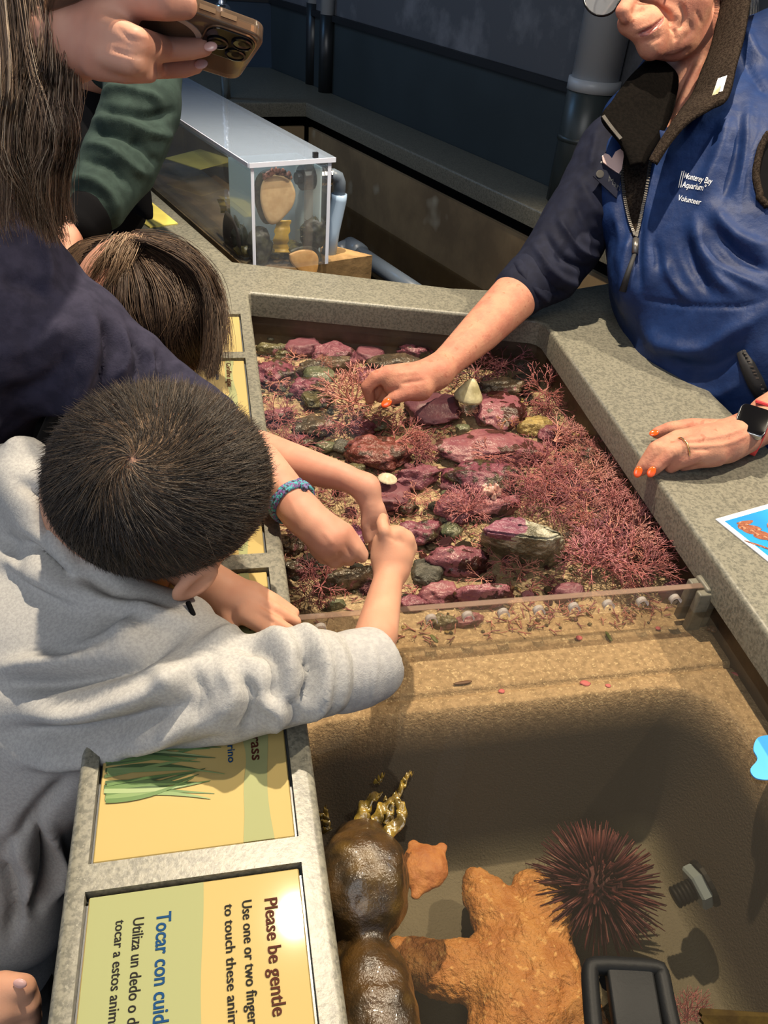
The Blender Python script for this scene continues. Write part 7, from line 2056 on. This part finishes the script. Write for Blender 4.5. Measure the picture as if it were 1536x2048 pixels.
# vest
bd = Body(0.0042)
bd.cd([(1400, 220, 1.345, 150), (1428, 380, 1.325, 212), (1446, 540, 1.300, 222), (1470, 690, 1.265, 204), (1490, 790, 1.285, 190)], 0.05)
bd.cd([(1400, 260, 1.34, 120), (1262, 250, 1.325, 62)], 0.06)
bd.cd([(1440, 300, 1.33, 150), (1580, 130, 1.28, 110)], 0.06)
bd.cd([(1500, 400, 1.27, 190), (1560, 620, 1.22, 200), (1600, 720, 1.22, 200)], 0.05)
bd.cd([(1236, 300, 1.262, 30), (1232, 350, 1.258, 33), (1236, 430, 1.258, 34)], 0.02)
bd.cd([(1290, 430, 1.265, 70), (1290, 560, 1.24, 66)], 0.04)
bd.cd([(1396, 90, 1.26, 84), (1368, 165, 1.22, 60), (1338, 240, 1.175, 30), (1312, 310, 1.14, 10)], 0.006, True)
bd.cd([(1396, 90, 1.30, 84), (1370, 165, 1.28, 60), (1340, 240, 1.22, 30)], 0.006, True)
sk = bd.surface(3)
sk.folds([([(1262, 470), (1248, 540), (1244, 600)], 9, 0.008), ([(1285, 420), (1275, 500), (1280, 590)], 10, -0.008),
          ([(1285, 598), (1370, 610), (1480, 612), (1536, 600)], 4, -0.005), ([(1390, 440), (1405, 500), (1440, 560), (1480, 590)], 13, 0.009), ([(1370, 470), (1385, 530), (1420, 585)], 11, -0.010), ([(1430, 420), (1470, 470), (1536, 500)], 14, 0.009), ([(1430, 460), (1480, 510), (1536, 540)], 11, -0.010),
          ([(1460, 230), (1440, 310), (1400, 390)], 16, 0.009), ([(1480, 260), (1470, 330), (1440, 400)], 12, -0.008), ([(1500, 200), (1490, 300), (1475, 390)], 13, 0.008), ([(1330, 520), (1345, 560), (1380, 600)], 10, 0.007), ([(1310, 480), (1318, 540)], 9, -0.006),
          ([(1290, 640), (1320, 690), (1400, 700), (1470, 660), (1536, 620)], 16, 0.010), ([(1330, 720), (1420, 740), (1500, 690)], 16, -0.009), ([(1350, 760), (1430, 790), (1480, 760)], 14, 0.008), ([(1490, 60), (1515, 110), (1536, 130)], 10, 0.008), ([(1480, 100), (1505, 150), (1536, 190)], 9, -0.008),
          ([(1536, 262), (1514, 296), (1505, 344), (1513, 392), (1540, 424)], 5, 0.006), ([(1410, 500), (1450, 540), (1536, 580)], 8, 0.006), ([(1225, 420), (1240, 470), (1235, 540)], 8, 0.006)])
sk.relax(1).noise(0.003, 14, 33, 2).noise(0.0006, 60, 12, 2)
sk.paint([[(1240, 300), (1262, 282), (1300, 285), (1303, 322), (1290, 395), (1278, 445), (1270, 478), (1262, 470), (1250, 400), (1243, 345)]], 1)
sk.paint([[(1540, 265), (1517, 298), (1508, 345), (1516, 390), (1540, 422), (1700, 430), (1700, 250)]], 2)
vest = sk.build('vest', ['vest_blue', 'fleece_brown', 'dark_cloth'], vol)
VB = sk.bvh()
def on_vest(u, v, off=0.001, tree=None):
    d = W3 @ np.array([u - 768, v - 1024, F]); d /= np.linalg.norm(d)
    h_ = (tree or VB).ray_cast(Vector(CAM), Vector(d))
    if h_[0] is None: return None
    n_ = np.array(h_[1]); n_ = n_ if n_ @ d < 0 else -n_
    return np.array(h_[0]) + n_ * off
def sew(name, body, p0, p1, hpx, material='thread_white', tree=None, bold=0.004, parent=None, shear=0.0):
    """lettering stitched onto a garment: baseline from pixel p0 to p1"""
    me = text_mesh(body, 1.0, bold, 0.0); co = np.empty(len(me.vertices) * 3); me.vertices.foreach_get('co', co); co = co.reshape(-1, 3)
    w = co[:, 0].max() - co[:, 0].min(); p0 = np.array(p0, float); p1 = np.array(p1, float); dx = (p1 - p0); up_ = np.array([dx[1], -dx[0]]) / np.linalg.norm(dx)
    ok = True; V = []
    for c in co:
        x = (c[0] - co[:, 0].min()) / w; q = p0 + dx * x + up_ * (c[1] / 0.7 * hpx) + np.array([shear, 0]) * (c[1] / 0.7 * hpx)
        r_ = on_vest(q[0], q[1], 0.0012, tree)
        if r_ is None: r_ = D(q[0], q[1], 1.15)
        V.append(r_)
    me.vertices.foreach_set('co', np.array(V).ravel()); me.update()
    return link(name, me, material, parent or vest, False)
sew('lettering', 'Monterey Bay', (1368, 357), (1422, 369), 12, shear=0.15)
sew('lettering', 'Aquarium\u00b0', (1364, 375), (1410, 382), 12, shear=0.15)
sew('lettering', 'Volunteer', (1355, 401), (1401, 410), 11, shear=0.15)
for x_ in (1360, 1364):
    mb = MB(); pts = [on_vest(x_ + 5, 343, 0.0014), on_vest(x_ + 1, 360, 0.0014), on_vest(x_ - 2, 376, 0.0014)]
    if all(p is not None for p in pts): mb.tube(pts, 0.0005, 5); mb.build('stitched_line', 'thread_white', vest)
pts = [on_vest(u, v, 0.003) for u, v in spline(np.array([(1535, 268), (1519, 296), (1509, 345), (1517, 392), (1535, 416)], float), 24)]
pts = [p for p in pts if p is not None]
mb = MB(); mb.tube(pts, 0.005, 8); mb.build('armhole_binding', 'fleece_brown', vest, smooth=True)
# zips
def zipper(pts, parent, wpx=5):
    sm = spline(np.array(pts, float), 40); q = [on_vest(u, v, 0.0025) for u, v in sm]; q = [p for p in q if p is not None]
    if len(q) < 3: return
    mb = MB(); mb.tube(q, 0.0022, 6); z = mb.build('zip', 'zip_tape', parent, smooth=True)
    mb = MB()
    for i in range(0, len(q) - 1):
        t = q[i + 1] - q[i]; t /= np.linalg.norm(t) + 1e-9; s_ = np.cross(t, FWD); s_ /= np.linalg.norm(s_)
        mb.box(q[i] - FWD * 0.0022, t * 0.0010, s_ * 0.0022, FWD * 0.0009)
    mb.build('teeth', 'zip_metal', z)
zipper([(1242, 325), (1246, 380), (1256, 430), (1268, 474)], vest)
zipper([(1303, 320), (1292, 385), (1281, 435), (1270, 476)], vest)
pl_ = [on_vest(1269, 480, 0.004), on_vest(1266, 510, 0.006), on_vest(1256, 545, 0.006), on_vest(1246, 580, 0.006)]
if all(p is not None for p in pl_):
    mb = MB(); mb.tube(pl_[:2], 0.005, 8); mb.build('slider', 'zip_metal', vest, smooth=True)
    mb = MB(); mb.tube(pl_[1:], [0.003, 0.004, 0.0055], 8); mb.build('zip_pull', 'zip_tape', vest, smooth=True)
pk_ = [on_vest(u, v, 0.003) for u, v in [(1484, 702), (1496, 730), (1512, 765), (1528, 796)]]
if all(p is not None for p in pk_):
    mb = MB(); mb.tube(pk_, [0.006, 0.010, 0.011, 0.009], 8); mb.build('pocket_zip', 'zip_tape', vest, smooth=True)
    mb = MB()
    for t in np.linspace(0.05, 0.95, 14):
        p = spline(np.array(pk_), 40)[int(t * 39)]; mb.box(p - FWD * 0.009, RIGHT * 0.0022, DOWN * 0.0010, FWD * 0.001)
    mb.build('pocket_teeth', 'zip_metal', vest)
# collar: two standing fleece lapels
def sheet(name, a, b, n, th, material, parent, puff=0.006):
    a = spline(np.array(a, float), n); b = spline(np.array(b, float), n); m_ = 9; V = []
    A_ = np.array([D(*r) for r in a]); B_ = np.array([D(*r) for r in b])
    nrm = np.cross(np.gradient(A_, axis=0), B_ - A_); nrm /= np.linalg.norm(nrm, axis=1)[:, None] + 1e-9
    sg = np.sign(-(nrm * (A_ - CAM)).sum(1)); nrm *= sg[:, None]
    for i in range(n):
        for j in range(m_):
            t = j / (m_ - 1); V.append(A_[i] * (1 - t) + B_[i] * t + nrm[i] * puff * math.sin(math.pi * t))
    L_ = len(V); V += [v - nrm[k // m_] * th for k, v in enumerate(V[:L_])]
    f = []
    for i in range(n - 1):
        for j in range(m_ - 1):
            q = (i * m_ + j, (i + 1) * m_ + j, (i + 1) * m_ + j + 1, i * m_ + j + 1); f.append(q); f.append(tuple(L_ + x for x in q[::-1]))
    edge = [i * m_ for i in range(n)] + [(n - 1) * m_ + j for j in range(1, m_)] + [i * m_ + m_ - 1 for i in range(n - 2, -1, -1)] + [j for j in range(m_ - 2, 0, -1)]
    for k in range(len(edge)):
        x, y = edge[k], edge[(k + 1) % len(edge)]; f.append((x, y, L_ + y, L_ + x))
    return link(name, mesh(V, f), material, parent, True)
sheet('collar', [(1506, -60, 1.21), (1486, 60, 1.17), (1468, 130, 1.145), (1452, 192, 1.13), (1420, 212, 1.125), (1374, 240, 1.125), (1336, 282, 1.13), (1308, 326, 1.135)],
      [(1452, -60, 1.27), (1424, 80, 1.235), (1400, 145, 1.215), (1384, 186, 1.20), (1364, 214, 1.19), (1342, 246, 1.18), (1322, 282, 1.17), (1300, 322, 1.15)], 40, 0.006, 'fleece_brown', vest)
sheet('collar', [(1300, 116, 1.26), (1262, 150, 1.235), (1226, 200, 1.21), (1206, 234, 1.20), (1240, 278, 1.185), (1252, 300, 1.175), (1262, 330, 1.165)],
      [(1325, 118, 1.285), (1356, 150, 1.275), (1352, 200, 1.255), (1340, 240, 1.235), (1322, 275, 1.21), (1306, 302, 1.185), (1290, 330, 1.165)], 40, 0.006, 'fleece_shaded', vest)
mb = MB()
zz = spline(np.array([D(1206, 234, 1.197), D(1222, 256, 1.190), D(1240, 278, 1.182)]), 22)
for p in zz: mb.box(p - FWD * 0.002, RIGHT * 0.0022 - DOWN * 0.0012, DOWN * 0.0009 + RIGHT * 0.0005, FWD * 0.001)
mb.build('collar_zip_teeth', 'zip_metal', vest)
mb = MB(); q_ = [D(1429, 166, 1.127), D(1447, 160, 1.123), D(1438, 191, 1.121), D(1419, 196, 1.125)]
mb.prism([p - FWD * 0.012 for p in q_], FWD * 0.0008); tg_ = mb.build('collar_tag', 'thread_white', vest)
mb = MB(); q_ = [D(1431, 172, 1.1125), D(1443, 168, 1.109), D(1436, 187, 1.107), D(1424, 191, 1.111)]
mb.prism(q_, FWD * 0.0006); mb.build('print', 'shell_limpet', tg_)
# name badge with a pale tail-shaped pin
def flat(px, d, th): mb = MB(); mb.prism([D(u, v, d + k) for u, v, k in px], FWD * th); return mb
bpt = on_vest(1215, 360, 0.0); bdp = (depth_of(bpt) if bpt is not None else 1.2) - 0.012
bdg = flat([(1202, 322, 0.004), (1243, 347, -0.004), (1233, 396, -0.004), (1186, 352, 0.004)], bdp, 0.002).build('name_badge', 'sleeve_navy', vest)
flat([(1202, 322, 0.0035), (1243, 347, -0.0045), (1242, 350, -0.0045), (1201, 325, 0.0035)], bdp, 0.0005).build('badge_edge', 'steel', bdg)
mb = MB(); mb.lathe(D(1200, 348, bdp + 0.0015), -FWD, [(0.0062, 0), (0.0062, 0.0006), (0.0045, 0.0007)], 20); mb.build('badge_emblem', 'zip_metal', bdg)
me = text_mesh('Mari', 1.0, 0.0, 0.01); co = np.empty(len(me.vertices) * 3); me.vertices.foreach_get('co', co); co = co.reshape(-1, 3); w_t = co[:, 0].max()
me.vertices.foreach_set('co', np.array([D(1216 + 24 * c[0] / w_t + 2 * c[1], 362 + 20 * c[0] / w_t - c[1] / 0.7 * 12, bdp - 0.0008 - 0.004 * c[0] / w_t) for c in co]).ravel()); me.update(); link('lettering', me, 'steel', bdg, False)
mat('pin_pale', (0.62, 0.45, 0.42), rough=0.35, coat=0.3)
flat([(1204, 312, 0.0), (1210, 306, 0), (1218, 309, 0), (1224, 316, 0), (1231, 303, 0), (1241, 297, 0), (1247, 303, 0), (1248, 312, 0), (1244, 338, 0), (1238, 347, 0), (1222, 336, 0), (1206, 324, 0)], bdp - 0.004, 0.0025).build('pin', 'pin_pale', vest, bevel=0.0006, segs=2)
# sleeves
bd = Body(0.0034)
bd.cd([(1270, 270, 1.31, 66), (1222, 300, 1.305, 66), (1180, 400, 1.305, 70), (1130, 490, 1.30, 74), (1096, 540, 1.292, 68), (1058, 566, 1.278, 58)], 0.02)
sk = bd.surface(2)
sk.folds([([(1120, 440), (1160, 500), (1215, 520)], 8, 0.008), ([(1090, 470), (1130, 520), (1200, 545)], 8, -0.008), ([(1070, 492), (1110, 550), (1170, 575)], 8, 0.008), ([(1048, 512), (1090, 565), (1140, 595)], 7, -0.008), ([(1034, 528), (1060, 570), (1100, 608)], 7, 0.007), ([(1160, 360), (1190, 420), (1215, 440)], 10, 0.006), ([(1150, 400), (1180, 460), (1215, 480)], 9, -0.006), ([(1195, 260), (1180, 340)], 8, 0.004)])
sk.noise(0.003, 16, 5, 3)
sk.build('sleeve', 'sleeve_navy', vol)
bd = Body(0.003); bd.cd([(1062, 562, 1.28, 58), (1040, 582, 1.270, 54)], 0.006); bd.surface(1).build('cuff', 'sleeve_navy', vol)
bd = Body(0.005); bd.cd([(1560, 330, 1.24, 74), (1640, 340, 1.19, 76), (1720, 560, 1.06, 70), (1700, 640, 1.03, 64)], 0.02); bd.surface(2).build('sleeve', 'sleeve_navy', vol)
# glasses
gl = empty('glasses', D(1240, -20, 1.17), None, None); gl.parent = vol; gl.location = Vector(D(1240, -20, 1.17)) - PLACE[vol.name]
clear('lens_glass', (0.90, 0.92, 0.95), 1.5, 0.02, haze=0.10, hazecol=(0.6, 0.62, 0.66))
for cu, cv, d_, rx, ry in ((1203, -6, 1.205, 36, 38), (1300, -52, 1.176, 40, 38)):
    ringp = [D(cu + rx * math.cos(t) + 6 * math.sin(t) * 0, cv + ry * math.sin(t), d_ + 0.012 * math.cos(t)) for t in np.linspace(0, 2 * math.pi, 41)]
    mb = MB(); mb.tube(ringp, 0.0016, 8, cap=False); mb.build('rim', 'glass_black', gl, smooth=True)
    mb = MB(); mb.prism(ringp[:-1], FWD * 0.0012); mb.build('lens', 'lens_glass', gl)
mb = MB(); mb.tube([D(1234, -28, 1.200), D(1250, -42, 1.186), D(1264, -50, 1.180)], 0.0014, 8); mb.build('bridge', 'steel', gl, smooth=True)
mb = MB(); mb.tube([D(1340, -60, 1.176), D(1400, -50, 1.21), D(1466, -30, 1.275)], 0.0015, 8); mb.build('temple', 'glass_black', gl, smooth=True)
# hair
bd = Body(0.004); bd.cd([(1396, -120, 1.31, 120), (1432, -70, 1.34, 110)], 0.03); bd.ell(D(1310, -40, 1.17), np.eye(3), (.07, .07, .09), 0.02, True); bd.surface(2).build('scalp_hair', 'hair_white', vol, kind='stuff')
paths, rads = [], []
for g in ([(1340, -190, 1.22), (1400, -120, 1.22), (1450, -40, 1.25), (1474, 30, 1.29)], [(1380, -200, 1.24), (1450, -120, 1.24), (1490, -30, 1.29), (1490, 50, 1.32)], [(1330, -180, 1.20), (1350, -120, 1.19), (1420, -60, 1.22), (1462, 0, 1.26)]):
    lock(paths, rads, g, 160, 12, 0.006, 0.0005, 10, 4)
hair_mesh('hair', paths, rads, ['hair_white', 'hair_white2'], vol, kind='stuff')
# trousers and shoes
hz = D(1490, 850, 1.40); hz[0] = max(hz[0], 0.90)
limbs('trousers', [[(hz[0], hz[1], 0.86, 0.15), (hz[0] + 0.02, hz[1] - 0.10, 0.45, 0.085), (hz[0] + 0.02, hz[1] - 0.10, 0.08, 0.06)], [(hz[0], hz[1], 0.86, 0.15), (hz[0] + 0.02, hz[1] + 0.10, 0.45, 0.085), (hz[0] + 0.02, hz[1] + 0.10, 0.08, 0.06)]], 'dark_cloth', vol, 0.009)
for dy in (-0.10, 0.10):
    bd = Body(0.006); bd.ell((hz[0] - 0.03, hz[1] + dy, 0.04), np.eye(3), (0.13, 0.05, 0.045), 0.01); bd.surface(1).build('shoe', 'shoe_dark', vol)
